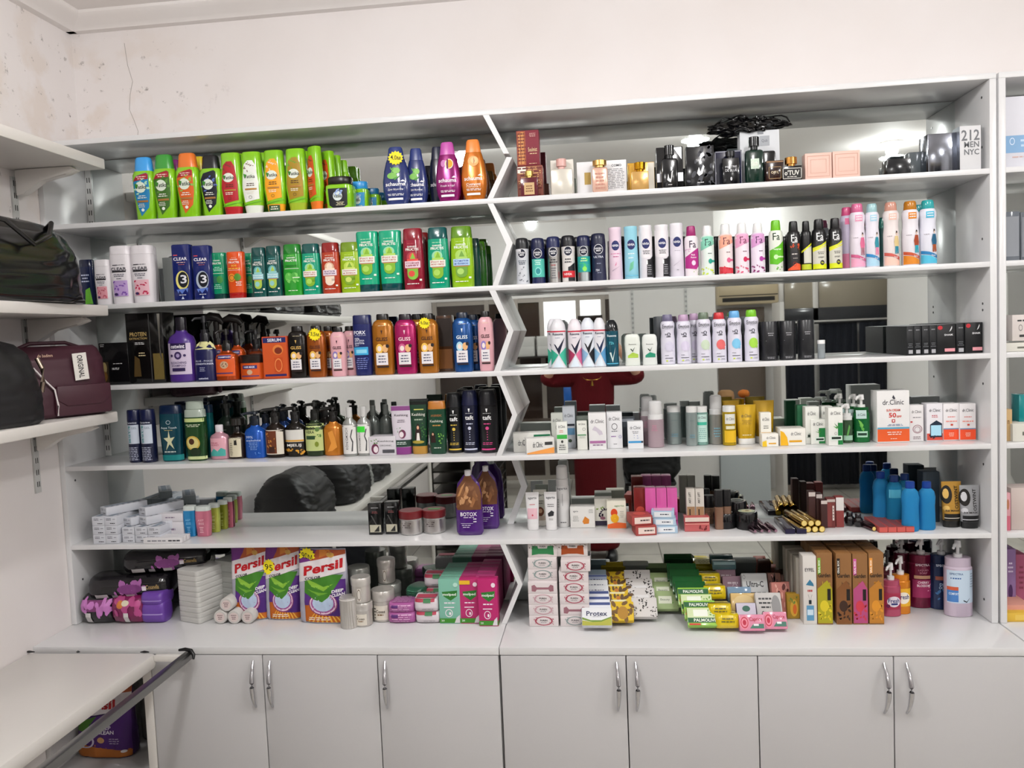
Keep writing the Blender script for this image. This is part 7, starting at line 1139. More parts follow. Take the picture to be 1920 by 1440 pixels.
 ('serum_dk',-0.9481,-0.1297,1.4171,0.925,0.925,0.898,0,0,0,'small dark bottle with cream paper label',9),
 ('blue99',-0.879,-0.1343,1.4171,0.93,0.93,0.877,0,0,0,'clear blue pump bottle',9),
 ('blue99b',-0.8715,-0.0636,1.4171,0.78,0.78,0.865,0,0,0,'dark blue pump bottle behind the clear blue one',9),
 ('brown_lab',-0.805,-0.1332,1.4171,0.877,0.877,0.901,0,0,0,'dark pump bottle with brown picture label',9),
 ('white_lab',-0.7373,-0.1193,1.4171,0.9,0.9,0.893,0,0,0,'dark pump bottle with white and black label',9),
 ('blue99b',-0.8042,-0.0586,1.4171,0.78,0.78,0.913,0,0,0,'dark pump bottle in the back between brown and white labels',9),
 ('aloe',-0.6658,-0.1195,1.4171,0.87,0.87,0.954,0,0,0,'dark pump bottle with pale green label',9),
 ('amberg',-0.5987,-0.1199,1.4171,0.814,0.814,0.902,0,0,0,'amber gold pump bottle with black cap',9),
 ('brown_lab',-0.6558,-0.0446,1.4171,0.78,0.78,0.939,0,0,0,'dark pump bottle behind,between pale green and amber ones', 9),
 ('koz',-0.531,-0.1462,1.4171,0.827,0.827,0.965,0,0,0,'grey bottle with white label and vertical lettering',9),
 ('kozt',-0.4819,-0.143,1.4171,0.794,0.794,0.975,0,0,0,'grey bottle with white label and green price sticker',9),
 ('koz_back',-0.4682,-0.0705,1.4171,0.78,0.78,0.943,0,0,0,'grey bottle in the back left of the tube with purple rim',9),
 ('koz_back',-0.4244,-0.0605,1.4171,0.78,0.78,0.951,0,0,0,'grey bottle in the back right next to the purple rimmed tube',9),
 ('kk_box',-0.4142,-0.1269,1.4171,0.942,1.0,0.927,0,0,0,'low pale carton with a red onion',9),
 ('kk_tube',-0.3476,-0.139,1.4171,0.962,0.962,0.84,0,0,0,'white tube with purple rim and dark green foot',9),
 ('kk_green',-0.2862,-0.1405,1.4171,0.811,0.811,0.868,0,0,0,'dark green tube with black top and gold foot',9),
 ('kk_gold',-0.2197,-0.1504,1.4171,0.85,0.85,0.884,0,0,0,'dark green bottle with copper cap',9),
 ('taft_y',-0.1632,-0.1272,1.4171,0.992,0.992,0.925,0,0,0,'black hairspray can with yellow print',9),
 ('taft_b',-0.1071,-0.1357,1.4171,1.017,1.017,0.936,0,0,0,'dark blue hairspray can with silver print',9),
 ('taft_p',-0.0451,-0.1444,1.4171,1.074,1.074,0.93,0,0,0,'black hairspray can with pink print',9),
 ('taft_back',-0.1443,-0.0613,1.4171,0.846,0.846,0.923,0,0,0,'black hairspray can in the back row behind the yellow printed can',9),
 ('taft_back',-0.0857,-0.0614,1.4171,0.842,0.842,0.914,0,0,0,'black hairspray can in the back row behind the silver printed can',9),
 ('taft_back',-0.0471,-0.0606,1.4171,0.873,0.873,0.909,0,0,0,'black hairspray can in the back row behind the pink printed can',9),
 ('c_lieg',0.1022,-0.145,1.4171,1.01,1.0,1.073,6,0,0,'white carton with green end lying by the zigzag divider',10),
 ('c_lieo',0.1326,-0.2025,1.4171,0.934,1.0,1.176,12,0,0,'white carton with orange wave lying in front of the green ended one',10),
 ('c_gg',0.1881,-0.1025,1.4171,0.955,1.0,1.174,0,0,0,'grey green carton behind the lime banded one',10),
 ('c_lime',0.2091,-0.21,1.4171,0.973,1.0,1.115,0,0,0,'narrow white carton with lime green band',10),
 ('c_bluegr',0.2286,-0.0925,1.4171,1.049,1.0,1.158,0,0,0,'tall blue grey carton',10),
 ('c_cream',0.2732,-0.1414,1.4171,0.999,1.0,1.083,0,0,0,'narrow cream carton with thin green line',10),
 ('c_grey',0.2747,-0.075,1.4171,0.998,1.0,1.064,0,0,0,'grey green carton behind the thin green line one',10),
 ('c_tall',0.325,-0.1428,1.4171,0.976,1.0,1.105,0,0,0,'white carton with pale line drawing and mauve band',10),
 ('c_ring',0.3821,-0.1188,1.4171,0.994,1.0,1.138,0,0,0,'white carton with a dark ring',10),
 ('c_darkbk',0.4264,-0.08,1.4171,1.045,1.0,1.045,0,0,0,'dark grey carton behind the blue banded one',10),
 ('c_blueb',0.4505,-0.143,1.4171,0.98,1.0,1.06,0,0,0,'small white carton with blue band',10),
 ('foam_pink',0.5197,-0.1237,1.4171,1.134,1.134,1.003,0,0,0,'pale pink foam bottle with clear cap,in front', 10),
 ('foam_pink',0.4967,-0.0565,1.4171,0.978,0.978,1.062,0,0,0,'pale pink foam bottle with clear cap,behind the front one', 10),
 ('toner_clear',0.5859,-0.063,1.4171,1.112,1.112,1.036,0,0,0,'clear toner bottle with white cap standing alone',10),
 ('toner_clear',0.6403,-0.1107,1.4171,0.856,0.856,1.055,0,0,0,'clear toner bottle behind the mint labelled one',10),
 ('toner_teal',0.675,-0.0961,1.4171,0.916,0.916,0.996,0,0,0,'toner bottle with mint label',10),
 ('foam_grey',0.7237,-0.0899,1.4171,0.985,0.985,1.033,0,0,0,'grey foam bottle with clear cap',10),
 ('toner_yel',0.7616,-0.123,1.4171,0.975,0.975,1.01,0,0,0,'yellow toner bottle with white cap',10),
 ('tube_yelb',0.7757,-0.0725,1.4171,0.78,0.78,1.064,0,0,0,'yellow tube standing behind the yellow toner bottle',10),
 ('tube_yel',0.8191,-0.1102,1.4171,0.937,0.937,1.013,0,0,0,'yellow tube on a white foot in front',10),
 ('tube_yelb',0.8831,-0.0782,1.4171,0.968,0.968,1.044,0,0,0,'yellow tube standing behind the small flower carton',10),
 ('c_yelt',0.8737,-0.145,1.4171,0.895,1.0,1.318,0,0,0,'narrow white carton with yellow flower',10),
 ('c_yels',0.8802,-0.1711,1.4171,0.946,1.0,0.994,0,0,0,'small low white carton with yellow flower at the shelf edge',10),
 ('c_yelw',0.9537,-0.1455,1.4171,1.005,1.0,1.012,0,0,0,'wide low white carton with yellow flower',10),
 ('c_grk',1.0042,-0.0825,1.4171,0.817,1.0,1.023,0,0,0,'dark green carton standing in the back',10),
 ('c_gr1',1.0234,-0.13,1.4171,0.876,1.0,1.106,0,0,0,'white and green leaf carton,tall left one', 10),
 ('c_gr2',1.0385,-0.1396,1.4171,0.871,1.0,0.945,0,0,0,'white and green leaf carton,short one in front', 10),
 ('c_gr1',1.083,-0.08,1.4171,0.718,1.0,1.061,0,0,0,'white and green leaf carton half hidden in the middle',10),
 ('c_gr3',1.0826,-0.18,1.4171,0.854,1.0,0.947,0,0,0,'white and green leaf carton,tall right one', 10),
 ('spray_gr',1.1356,-0.1357,1.4171,0.875,0.875,1.033,0,0,0,'small clear green bottle with white pump',10),
 ('pump_gr',1.1833,-0.1291,1.4171,0.831,0.831,0.967,0,0,0,'green pump bottle,front one', 10),
 ('pump_gr',1.1328,-0.0705,1.4171,0.78,0.78,0.969,0,0,0,'green pump bottle behind the tall right leaf carton',10),
 ('pump_gr',1.1742,-0.0805,1.4171,0.78,0.78,0.955,0,0,0,'green pump bottle behind the front green pump bottle',10),
 ('c_sun',1.2703,-0.1365,1.4171,0.926,1.0,0.994,0,0,0,'large white and orange carton with number 50',10),
 ('c_swirl',1.3453,-0.1362,1.4171,1.013,1.0,0.938,0,0,0,'white carton with swirl drawing',10),
 ('c_blue5',1.4014,-0.1322,1.4171,0.978,1.0,0.927,0,0,0,'white carton with blue shield drawing and red foot',10),
 ('c_sun2',1.4528,-0.1298,1.4171,1.015,1.0,0.926,0,0,0,'white and orange carton,left of two', 10),
 ('c_sun2',1.4992,-0.1389,1.4171,1.007,1.0,0.921,0,0,0,'white and orange carton,right of two', 10),
 ('rg_tan',1.6028,-0.18,1.4171,0.629,1.0,0.998,0,0,0,'small tan carton,standing', 37),
 ('rg_teal',1.6766,-0.135,1.4171,0.922,1.0,0.829,0,0,0,'teal box half out of the frame',37),
 ('rg_flat',1.648,-0.175,1.4171,0.794,1.0,1.964,0,0,0,'white carton with barcode at the shelf edge',37),
 # fifth shelf
 ('ct_end',-1.437,-0.152,1.1368,1.0,1.0,1.0,0,0,0,'pale carton with barcode end,bottom layer, first column from the left', 11),
 ('ct_end',-1.437,-0.152,1.1693,1.0,1.0,1.0,0,0,0,'pale carton with barcode end,middle layer, first column from the left', 11),
 ('ct_end',-1.437,-0.152,1.2018,1.0,1.0,1.0,0,0,0,'pale carton with barcode end,top layer, first column from the left', 11),
 ('ct_end',-1.39,-0.152,1.1368,1.0,1.0,1.0,0,0,0,'pale carton with barcode end,bottom layer, second column from the left', 11),
 ('ct_end',-1.39,-0.152,1.1693,1.0,1.0,1.0,0,0,0,'pale carton with barcode end,middle layer, second column from the left', 11),
 ('ct_end',-1.39,-0.152,1.2018,1.0,1.0,1.0,0,0,0,'pale carton with barcode end,top layer, second column from the left', 11),
 ('ct_end',-1.335,-0.145,1.1368,0.978,0.933,0.844,0,0,0,'pale carton end,bottom layer, first in the group left of the long cartons', 11),
 ('ct_end',-1.335,-0.145,1.1643,0.978,0.933,0.844,0,0,0,'pale carton end,second layer, first in the group left of the long cartons', 11),
 ('ct_end',-1.287,-0.145,1.1368,0.978,0.933,0.844,0,0,0,'pale carton end,bottom layer, second in the group left of the long cartons', 11),
 ('ct_end',-1.287,-0.145,1.1643,0.978,0.933,0.844,0,0,0,'pale carton end,second layer, second in the group left of the long cartons', 11),
 ('ct_end',-1.239,-0.145,1.1368,0.978,0.933,0.844,0,0,0,'pale carton end,bottom layer, third in the group left of the long cartons', 11),
 ('ct_end',-1.239,-0.145,1.1643,0.978,0.933,0.844,0,0,0,'pale carton end,second layer, third in the group left of the long cartons', 11),
 ('ct_end',-1.327,-0.12,1.1928,0.978,1.0,0.875,-20,0,0,'pale carton lying askew on the low stack',11),
 ('ct_end',-1.262,-0.115,1.1928,0.978,1.0,0.875,-28,0,0,'pale carton lying askew on the low stack,right of the other', 11),
 ('ct_end',-1.39,-0.14,1.2348,0.978,1.0,0.875,-32,0,0,'pale carton on the very top of the left stack',11),
 ('ct_end',-1.27,-0.1,1.2218,0.978,1.0,0.938,-30,0,0,'grey topped carton on top of the middle of the stack',11),
 ('ct_end',-1.2,-0.085,1.1668,0.978,1.0,0.938,-35,0,0,'grey topped carton behind the long ones',11),
 ('ct_long',-1.2205,-0.122,1.1368,0.677,1.029,1.708,0,0,0,'long carton with purple badge seen from its side,lower one', 11),
 ('ct_long',-1.2205,-0.122,1.1924,0.677,1.029,0.938,0,0,0,'long carton with purple badge seen from its side,upper one', 11),
 ('ct_thin',-1.2,-0.222,1.1368,0.933,0.5,0.95,0,0,0,'slim pale carton lying at the front,first from the shelf edge', 11),
 ('ct_thin',-1.2,-0.2,1.1368,0.933,0.5,0.95,0,0,0,'slim pale carton lying at the front,second from the shelf edge', 11),
 ('ct_thin',-1.2,-0.178,1.1368,0.933,0.5,0.95,0,0,0,'slim pale carton lying at the front,third from the shelf edge', 11),
 ('mini_blue',-1.1474,-0.1268,1.1368,1.009,1.009,1.13,0,0,0,'small blue bottle with frosted cap',12),
 ('mini_pink',-1.0977,-0.1267,1.1368,1.172,1.172,1.107,0,0,0,'small pink bottle with frosted cap,at the front', 12),
 ('mini_lime',-1.0835,-0.0717,1.1368,0.852,0.852,1.088,0,0,0,'small lime yellow bottle with frosted cap',12),
 ('mini_olive',-1.0736,-0.026,1.1368,0.78,0.78,1.105,0,0,0,'small olive bottle with frosted cap',12),
 ('mini_rose',-1.0612,-0.008,1.1368,0.78,0.235,1.166,0,0,0,'small rose bottle with frosted cap,farthest back', 12),
 ('bx_dye',-0.4575,-0.1293,1.1368,1.038,1.0,0.994,0,0,0,'black hair dye carton,left of two', 13),
 ('bx_dye',-0.4005,-0.1251,1.1368,0.993,1.0,1.01,0,0,0,'black hair dye carton,right of two', 13),
 ('jar_red',-0.3336,-0.1338,1.1368,1.011,1.011,1.0,0,0,0,'clear jar with dark red lid,left of two', 13),
 ('jar_redg',-0.2549,-0.1163,1.1368,1.011,1.011,0.98,0,0,0,'clear jar with dark red lid and green sticker on top',13),
 ('botox',-0.1203,-0.1626,1.1368,0.893,0.893,1.032,0,0,0,'purple and brown hair mask pouch with white spout,in front', 13),
 ('botox',-0.0717,-0.079,1.1368,0.808,0.808,1.027,0,0,0,'purple and brown hair mask pouch,behind the front one', 13),
 ('ag_brown',0.1132,-0.0486,1.1368,0.941,0.941,0.943,0,0,0,'white tube with brown nut picture,half hidden', 13),
 ('ag_pink',0.0917,-0.1083,1.1368,0.923,0.923,0.965,0,0,0,'white tube with pink panel',13),
 ('ag_blk',0.1555,-0.1128,1.1368,0.881,0.881,0.975,0,0,0,'white tube with charcoal picture',13),
 ('ag_can',0.1948,-0.0618,1.1368,0.928,0.928,1.018,0,0,0,'tall white foam can with clear cap',13),
 ('ag_box',0.2626,-0.0718,1.1368,0.891,1.0,1.072,0,0,0,'cream soap box with honeycomb picture',13),
 ('ag_grape',0.3352,-0.0535,1.1368,0.92,1.0,1.007,0,0,0,'soap box with dark grapes',13),
 ('ag_mango',0.3794,-0.0939,1.1368,0.957,1.0,0.959,0,0,0,'soap box with mango and orange foot',13),
 ('lp_redbox',0.46,-0.1025,1.1368,0.916,1.0,1.132,0,0,0,'tall dark red translucent box',13),
 ('lp_pink',0.4945,-0.1175,1.1368,0.846,1.0,1.234,0,0,0,'tall bright pink box,left of three', 14),
 ('lp_pink',0.5309,-0.1175,1.1368,0.801,1.0,1.227,0,0,0,'tall bright pink box,middle of three', 14),
 ('lp_pink',0.5663,-0.1175,1.1368,0.799,1.0,1.221,0,0,0,'tall bright pink box,right of three', 14),
 ('lp_cart',0.468,-0.1775,1.1368,0.813,1.0,1.212,8,0,0,'red makeup carton lying at the shelf edge,lower one', 13),
 ('lp_cart',0.454,-0.1715,1.1693,0.813,1.0,1.212,12,0,0,'red makeup carton lying on the other red one',13),
 ('lp_bluec',0.54,-0.1525,1.1368,0.831,1.0,0.933,0,0,0,'pale blue makeup carton,bottom of three', 13),
 ('lp_bluec',0.537,-0.1505,1.1618,0.831,1.0,0.933,-3,0,0,'pale blue makeup carton,middle of three', 13),
 ('lp_bluec',0.534,-0.1485,1.1869,0.831,1.0,0.933,-6,0,0,'pale blue makeup carton,top of three', 13),
 ('palette',0.6427,-0.1458,1.1368,0.907,1.0,1.076,0,0,0,'pink blush palette box with white lid',13),
 ('conc',0.6272,-0.125,1.1368,0.937,1.0,1.195,0,0,0,'narrow concealer carton,left of two', 13),
 ('conc',0.657,-0.125,1.1368,0.935,1.0,1.189,0,0,0,'narrow concealer carton,right of two', 13),
 ('fnd',0.6967,-0.0559,1.1368,0.997,0.997,0.982,0,0,0,'beige foundation bottle with black cap,at the front', 13),
 ('fnd_blk',0.7192,-0.1377,1.1368,0.821,0.821,1.201,0,0,0,'foundation bottle with black cap,left of the back pair', 13),
 ('fnd_blk',0.7467,-0.1283,1.1368,0.78,0.78,1.194,0,0,0,'foundation bottle with black cap,right of the back pair', 13),
 ('pot',0.7413,-0.1106,1.1368,0.958,0.958,1.121,0,0,0,'round black powder jar,left of the front pair', 13),
 ('pot_c',0.81,-0.132,1.1368,0.88,0.88,1.268,0,0,0,'round black powder jar showing a pale cream lid',13),
 ('pot',0.7872,-0.0767,1.1368,0.855,0.855,1.839,0,0,0,'round black powder jar in the back,standing higher', 13),
 ('mb_dark',1.0227,-0.115,1.1368,0.855,1.0,1.076,0,0,0,'tall dark brown lip box,left of two', 13),
 ('mb_dark',1.0483,-0.105,1.1368,0.79,1.0,0.988,0,0,0,'tall dark brown lip box,right of two', 13),
 ('mb_mar',1.0785,-0.1317,1.1368,0.796,1.0,1.085,0,0,0,'maroon lip box with white sticker',13),
 ('mb_white',1.1079,-0.1264,1.1368,0.845,1.0,1.1,0,0,0,'lip box with white upper half',13),
 ('mb_dark',1.0558,-0.135,1.1368,0.781,1.0,0.849,0,0,0,'dark lip box left of the white stickered one',13),
 ('liner',0.9308,-0.135,1.1368,1.067,1.133,1.143,0,0,0,'long dark violet eyeliner box,left of two lying side by side', 15),
 ('liner',0.9663,-0.135,1.1368,1.067,1.133,1.143,0,0,0,'long dark violet eyeliner box,right of two lying side by side', 15),
 ('rd_flat',1.2183,-0.145,1.1368,1.019,1.154,1.0,0,0,0,'flat red lip pencil box,first in the row by the blue bottles', 15),
 ('rd_flat',1.2454,-0.145,1.1368,1.019,1.154,1.0,0,0,0,'flat red lip pencil box,second in the row by the blue bottles', 15),
 ('rd_flat',1.2723,-0.145,1.1368,1.019,1.154,1.0,0,0,0,'flat red lip pencil box,third in the row by the blue bottles', 15),
 ('rd_flat',1.2992,-0.145,1.1368,1.019,1.154,1.0,0,0,0,'flat red lip pencil box,fourth in the row by the blue bottles', 15),
 ('gloss',1.144,-0.1195,1.1368,0.844,0.844,0.841,0,0,0,'round black lip gloss ball,left one', 13),
 ('gloss',1.1662,-0.1365,1.1368,0.78,0.78,0.803,0,0,0,'round black lip gloss ball,right one', 13),
 ('bluebot',1.3089,-0.1948,1.1368,0.807,0.807,1.024,0,0,0,'clear blue bottle at the front,left of the front pair', 16),
 ('bluebot',1.3646,-0.1805,1.1368,0.78,0.78,0.998,0,0,0,'clear blue bottle at the front,right of the front pair', 16),
 ('bluebot2',1.291,-0.1055,1.1368,0.78,0.78,1.053,0,0,0,'blue bottle with blue label in the middle of the back row',16),
 ('bluebot',1.2598,-0.0705,1.1368,0.78,0.78,1.097,0,0,0,'clear blue bottle,leftmost of the blue bottles', 16),
 ('bluebot2',1.3441,-0.0505,1.1368,0.78,0.78,1.015,0,0,0,'dark blue bottle half hidden at the back',16),
 ('paperbag',1.4137,-0.065,1.1368,0.694,1.0,1.402,0,0,0,'dark grey blue paper bag standing at the back',13),
 ('ost_gold',1.4511,-0.1501,1.1368,0.78,0.78,0.891,0,0,0,'gold and black hair mask tube',13),
 ('ost_silv',1.4997,-0.1669,1.1368,0.78,0.78,0.832,0,0,0,'silver and black hair mask tube',13),
 ('rg_pinkp',1.5911,-0.205,1.1368,0.349,1.0,0.923,0,0,0,'narrow pink carton with a face',37),
 ('rg_med',1.6555,-0.175,1.1368,0.773,1.0,0.862,0,0,0,'white carton with green lower panel',37),
 # counter
 ('wipe_flo',-1.4649,-0.165,0.85,0.78,1.333,1.394,0,0,0,'flower print wipes pack in black and mauve,lower left', 17),
 ('wipe_mag',-1.3486,-0.165,0.85,0.78,1.333,1.347,0,0,0,'flower print wipes pack in magenta,lower right', 17),
 ('wipe_blk',-1.365,-0.15,0.933,1.074,1.25,1.147,8,0,0,'long black wipes pack with mauve orchid on top of the flower packs',17),
 ('wipe_blk',-1.25,-0.115,1.016,1.074,1.083,1.029,13,0,0,'long black wipes pack behind and above the orchid one',17),
 ('lil',-1.2591,-0.1952,0.85,0.796,0.796,1.459,0,0,0,'purple pads pack,lower of two', 18),
 ('lil',-1.2591,-0.1852,0.91,0.755,1.0,0.962,0,0,0,'purple pads pack,upper of two', 18),
 ('nap',-1.105,-0.16,0.85,0.875,1.0,0.822,-20,0,0,'white napkin pack,bottom of the front stack', 19),
 ('nap',-1.105,-0.16,0.8872,0.875,1.0,0.822,-20,0,0,'white napkin pack,second of the front stack', 19),
 ('nap',-1.105,-0.16,0.9244,0.875,1.0,0.822,-20,0,0,'white napkin pack,middle of the front stack', 19),
 ('nap',-1.105,-0.16,0.9616,0.875,1.0,0.822,-20,0,0,'white napkin pack,fourth of the front stack', 19),
 ('nap',-1.105,-0.16,0.9988,0.875,1.0,0.822,-20,0,0,'white napkin pack,top of the front stack', 19),
 ('nap_gr',-1.0,-0.085,0.85,1.0,0.923,0.856,-20,0,0,'greyish napkin pack,bottom of the stack behind', 20),
 ('nap_gr',-0.997,-0.085,0.889,1.0,0.923,0.856,-20,0,0,'greyish napkin pack,second of the stack behind', 20),
 ('nap_gr',-1.0,-0.085,0.928,1.0,0.923,0.856,-20,0,0,'greyish napkin pack,middle of the stack behind', 20),
 ('nap_gr',-0.997,-0.085,0.967,1.0,0.923,0.856,-20,0,0,'greyish napkin pack,fourth of the stack behind', 20),
 ('nap_gr',-1.0,-0.085,1.006,1.0,0.923,0.856,-20,0,0,'greyish napkin pack,top of the stack behind', 20),
 ('cotton',-1.005,-0.155,0.874,0.96,0.96,0.5,0,90,0,'white cotton roll lying end on,left one', 21),
 ('cotton',-0.955,-0.155,0.874,0.96,0.96,0.5,0,90,0,'white cotton roll lying end on,middle one', 21),
 ('cotton',-0.905,-0.155,0.874,0.96,0.96,0.5,0,90,0,'white cotton roll lying end on,right one by the detergent bag', 21),
 ('cotton',-0.98,-0.155,0.918,0.96,0.96,0.5,0,90,0,'white cotton roll lying end on,one on top', 21),
 ('persil',-0.916,-0.165,0.85,0.796,0.778,1.047,0,0,0,'large white and purple detergent bag,leftmost of three', 22),
 ('persil_tag2',-0.7937,-0.165,0.85,0.78,0.778,1.048,0,0,0,'large detergent bag,middle of three, with yellow price star', 22),
 ('persil_tag',-0.6352,-0.2,0.85,1.056,0.778,1.041,-4,0,0,'large detergent bag with price star 90,rightmost of three', 22),
 ('swab_c',-0.5332,-0.2576,0.85,1.014,1.014,1.149,0,0,0,'clear tub of cotton sticks standing alone beside the detergent bag',23),
 ('swab',-0.4901,-0.2386,0.85,1.014,1.014,0.876,0,0,0,'cotton swab tub with paper label,bottom front', 23),
 ('swab_p',-0.4931,-0.2386,0.9316,1.014,1.014,0.85,0,0,0,'clear cotton swab tub stacked on the labelled front one',23),
 ('swab',-0.4342,-0.1857,0.85,1.267,1.267,1.149,0,0,0,'cotton swab tub with paper label,right of the stacked pair', 23),
 ('swab_back',-0.5403,-0.1113,0.85,1.106,1.106,1.489,0,0,0,'tall cloudy tub behind the front stack of swabs',23),
 ('swab_back',-0.4337,-0.0914,0.85,1.104,1.104,0.903,0,0,0,'cloudy swab tub behind the right labelled one',23),
 ('swab_p',-0.4437,-0.0914,0.9513,1.0,1.0,0.85,0,0,0,'clear cotton swab tub on top of the cloudy one',23),
 ('pad_lil',-0.3596,-0.1967,0.85,0.962,0.962,1.003,0,0,0,'mauve printed pads pack at the front,lower', 24),
 ('pad_lil',-0.3596,-0.1967,0.886,0.92,0.944,0.875,0,0,0,'mauve printed pads pack at the front,upper', 24),
 ('pad_wht',-0.2683,-0.1969,0.85,0.959,0.959,0.925,0,0,0,'white pads pack,lower of two', 24),
 ('pad_wht',-0.2713,-0.1969,0.89,0.944,1.0,1.067,0,0,0,'white and red pads pack,upper of two', 24),
 ('pad_grn',-0.3183,-0.1069,0.91,1.0,1.0,0.7,-25,0,0,'dark green pads pack behind the mauve ones',24),
 ('pad_wht',-0.2583,-0.0969,0.94,0.944,0.889,1.111,0,0,0,'white and red pads pack at the back,on top', 24),
 ('pad_wht',-0.2583,-0.0969,0.89,0.944,0.889,1.111,0,0,0,'white and red pads pack at the back,middle layer', 24),
 ('pad_wht',-0.2583,-0.0969,0.85,0.944,0.889,0.889,0,0,0,'white pads pack at the back,lowest', 24),
 ('mp_mint',-0.1899,-0.215,0.85,1.179,0.8,1.121,0,0,0,'mint green pads box at the front with green badge',25),
 ('mp_plain_m',-0.1899,-0.1745,0.85,1.179,0.8,1.121,0,0,0,'mint green pads box,first behind the front one', 25),
 ('mp_plain_m',-0.1899,-0.134,0.85,1.179,0.8,1.121,0,0,0,'mint green pads box,second behind the front one', 25),
 ('mp_plain_m',-0.1899,-0.0935,0.85,1.179,0.8,1.121,0,0,0,'mint green pads box,third behind the front one', 25),
 ('mp_plain_m',-0.1899,-0.053,0.85,1.179,0.8,1.121,0,0,0,'mint green pads box,fourth behind the front one', 25),
 ('mp_yel',-0.1215,-0.215,0.85,1.085,0.8,1.13,0,0,0,'pink with yellow corner pads box at the front with green badge',25),
 ('mp_plain_p',-0.1215,-0.1745,0.85,1.085,0.8,1.13,0,0,0,'pink box of the middle file pads box,first behind the front one', 25),
 ('mp_plain_p',-0.1215,-0.134,0.85,1.085,0.8,1.13,0,0,0,'pink box of the middle file pads box,second behind the front one', 25),
 ('mp_plain_p',-0.1215,-0.0935,0.85,1.085,0.8,1.13,0,0,0,'pink box of the middle file pads box,third behind the front one', 25),
 ('mp_plain_p',-0.1215,-0.053,0.85,1.085,0.8,1.13,0,0,0,'pink box of the middle file pads box,fourth behind the front one', 25),
 ('mp_pink2',-0.0557,-0.24,0.85,1.04,0.8,1.171,0,0,0,'pink pads box at the front with green badge',25),
 ('mp_plain_p',-0.0677,-0.1995,0.85,1.04,0.8,1.171,0,0,0,'pink box of the right file pads box,first behind the front one', 25),
 ('mp_plain_p',-0.0677,-0.159,0.85,1.04,0.8,1.171,0,0,0,'pink box of the right file pads box,second behind the front one', 25),
 ('mp_plain_p',-0.0677,-0.1185,0.85,1.04,0.8,1.171,0,0,0,'pink box of the right file pads box,third behind the front one', 25),
 ('mp_plain_p',-0.0677,-0.078,0.85,1.04,0.8,1.171,0,0,0,'pink box of the right file pads box,fourth behind the front one', 25),
 ('mp_plain_p',-0.0677,-0.0375,0.85,1.04,0.8,1.171,0,0,0,'pink box of the right file pads box,fifth behind the front one', 25),
 ('pu_A8485A',0.128,-0.235,0.85,0.98,0.917,0.986,0,0,0,'white soap box in the left stack,first from the bottom', 26),
 ('pu_C29AA2',0.128,-0.235,0.887,0.98,0.917,0.986,0,0,0,'white soap box in the left stack,second from the bottom', 26),
 ('pu_C29AA2',0.128,-0.235,0.924,0.98,0.917,0.986,0,0,0,'white soap box in the left stack,third from the bottom', 26),
 ('pwf',0.128,-0.235,0.961,0.98,0.917,0.986,0,0,0,'white soap box in the left stack,fourth from the bottom', 26),
 ('pu_8A9A98',0.128,-0.21,0.998,0.98,0.917,0.986,0,0,0,'white soap box in the left stack,fifth from the bottom', 26),
 ('pu_8A9A98',0.128,-0.21,1.035,0.98,0.917,0.986,0,0,0,'white soap box in the left stack,sixth from the bottom', 26),
 ('pw_green',0.13,-0.2,1.072,1.0,1.286,0.758,0,0,0,'white soap box with green soap window on top of the left stack',26),
 ('pw_green',0.13,-0.14,1.072,1.0,1.286,0.758,0,0,0,'white soap box behind the green windowed one',26),
 ('pu_8A9A98',0.231,-0.235,0.85,0.98,0.917,0.986,0,0,0,'white soap box in the right stack,first from the bottom', 26),
 ('pwf',0.231,-0.235,0.887,0.98,0.917,0.986,0,0,0,'white soap box in the right stack,second from the bottom', 26),
 ('pu_A8485A',0.231,-0.235,0.924,0.98,0.917,0.986,0,0,0,'white soap box in the right stack,third from the bottom', 26),
 ('pu_A8485A',0.231,-0.235,0.961,0.98,0.917,0.986,0,0,0,'white soap box in the right stack,fourth from the bottom', 26),
 ('pu_A8485A',0.231,-0.235,0.998,0.98,0.917,0.986,0,0,0,'white soap box in the right stack,fifth from the bottom', 26),
 ('pu_A8485A',0.239,-0.24,1.035,0.98,0.917,0.986,0,0,0,'white soap box in the right stack,sixth from the bottom', 26),
 ('pw_orange',0.229,-0.2,1.072,1.02,1.286,0.758,0,0,0,'white soap box with orange soap window on top of the right stack',26),
 ('pw_orange',0.235,-0.14,1.072,1.02,1.286,0.758,0,0,0,'white soap box behind the orange windowed one',26),
 ('pr_w',0.303,-0.3127,0.866,1.091,0.733,1.069,0,-42,0,'white and blue wrapped soap bar in the leaning file,first from the front', 27),
 ('pr_s',0.301,-0.2816,0.8746,1.091,0.733,1.069,0,-42,0,'white and blue wrapped soap bar in the leaning file,second from the front', 27),
 ('pr_s',0.299,-0.2505,0.8832,1.091,0.733,1.069,0,-42,0,'white and blue wrapped soap bar in the leaning file,third from the front', 27),
 ('pr_s',0.297,-0.2194,0.8918,1.091,0.733,1.069,0,-42,0,'white and blue wrapped soap bar in the leaning file,fourth from the front', 27),
 ('pr_w',0.295,-0.1883,0.9004,1.091,0.733,1.069,0,-42,0,'white and blue wrapped soap bar in the leaning file,fifth from the front', 27),
 ('pr_w',0.293,-0.1572,0.909,1.091,0.733,1.069,0,-42,0,'white and blue wrapped soap bar in the leaning file,sixth from the front', 27),
 ('pr_b',0.291,-0.1261,0.9176,1.091,0.733,1.069,0,-42,0,'white and blue wrapped soap bar in the leaning file,seventh from the front', 27),
 ('bioz',0.289,-0.095,0.9262,1.091,0.733,1.069,0,-42,0,'white and blue wrapped soap bar in the leaning file,eighth from the front', 27),
 ('ye2',0.3787,-0.2665,0.866,1.073,0.733,1.138,0,-42,0,'yellow bee print soap bar in the leaning file,first from the front', 28),
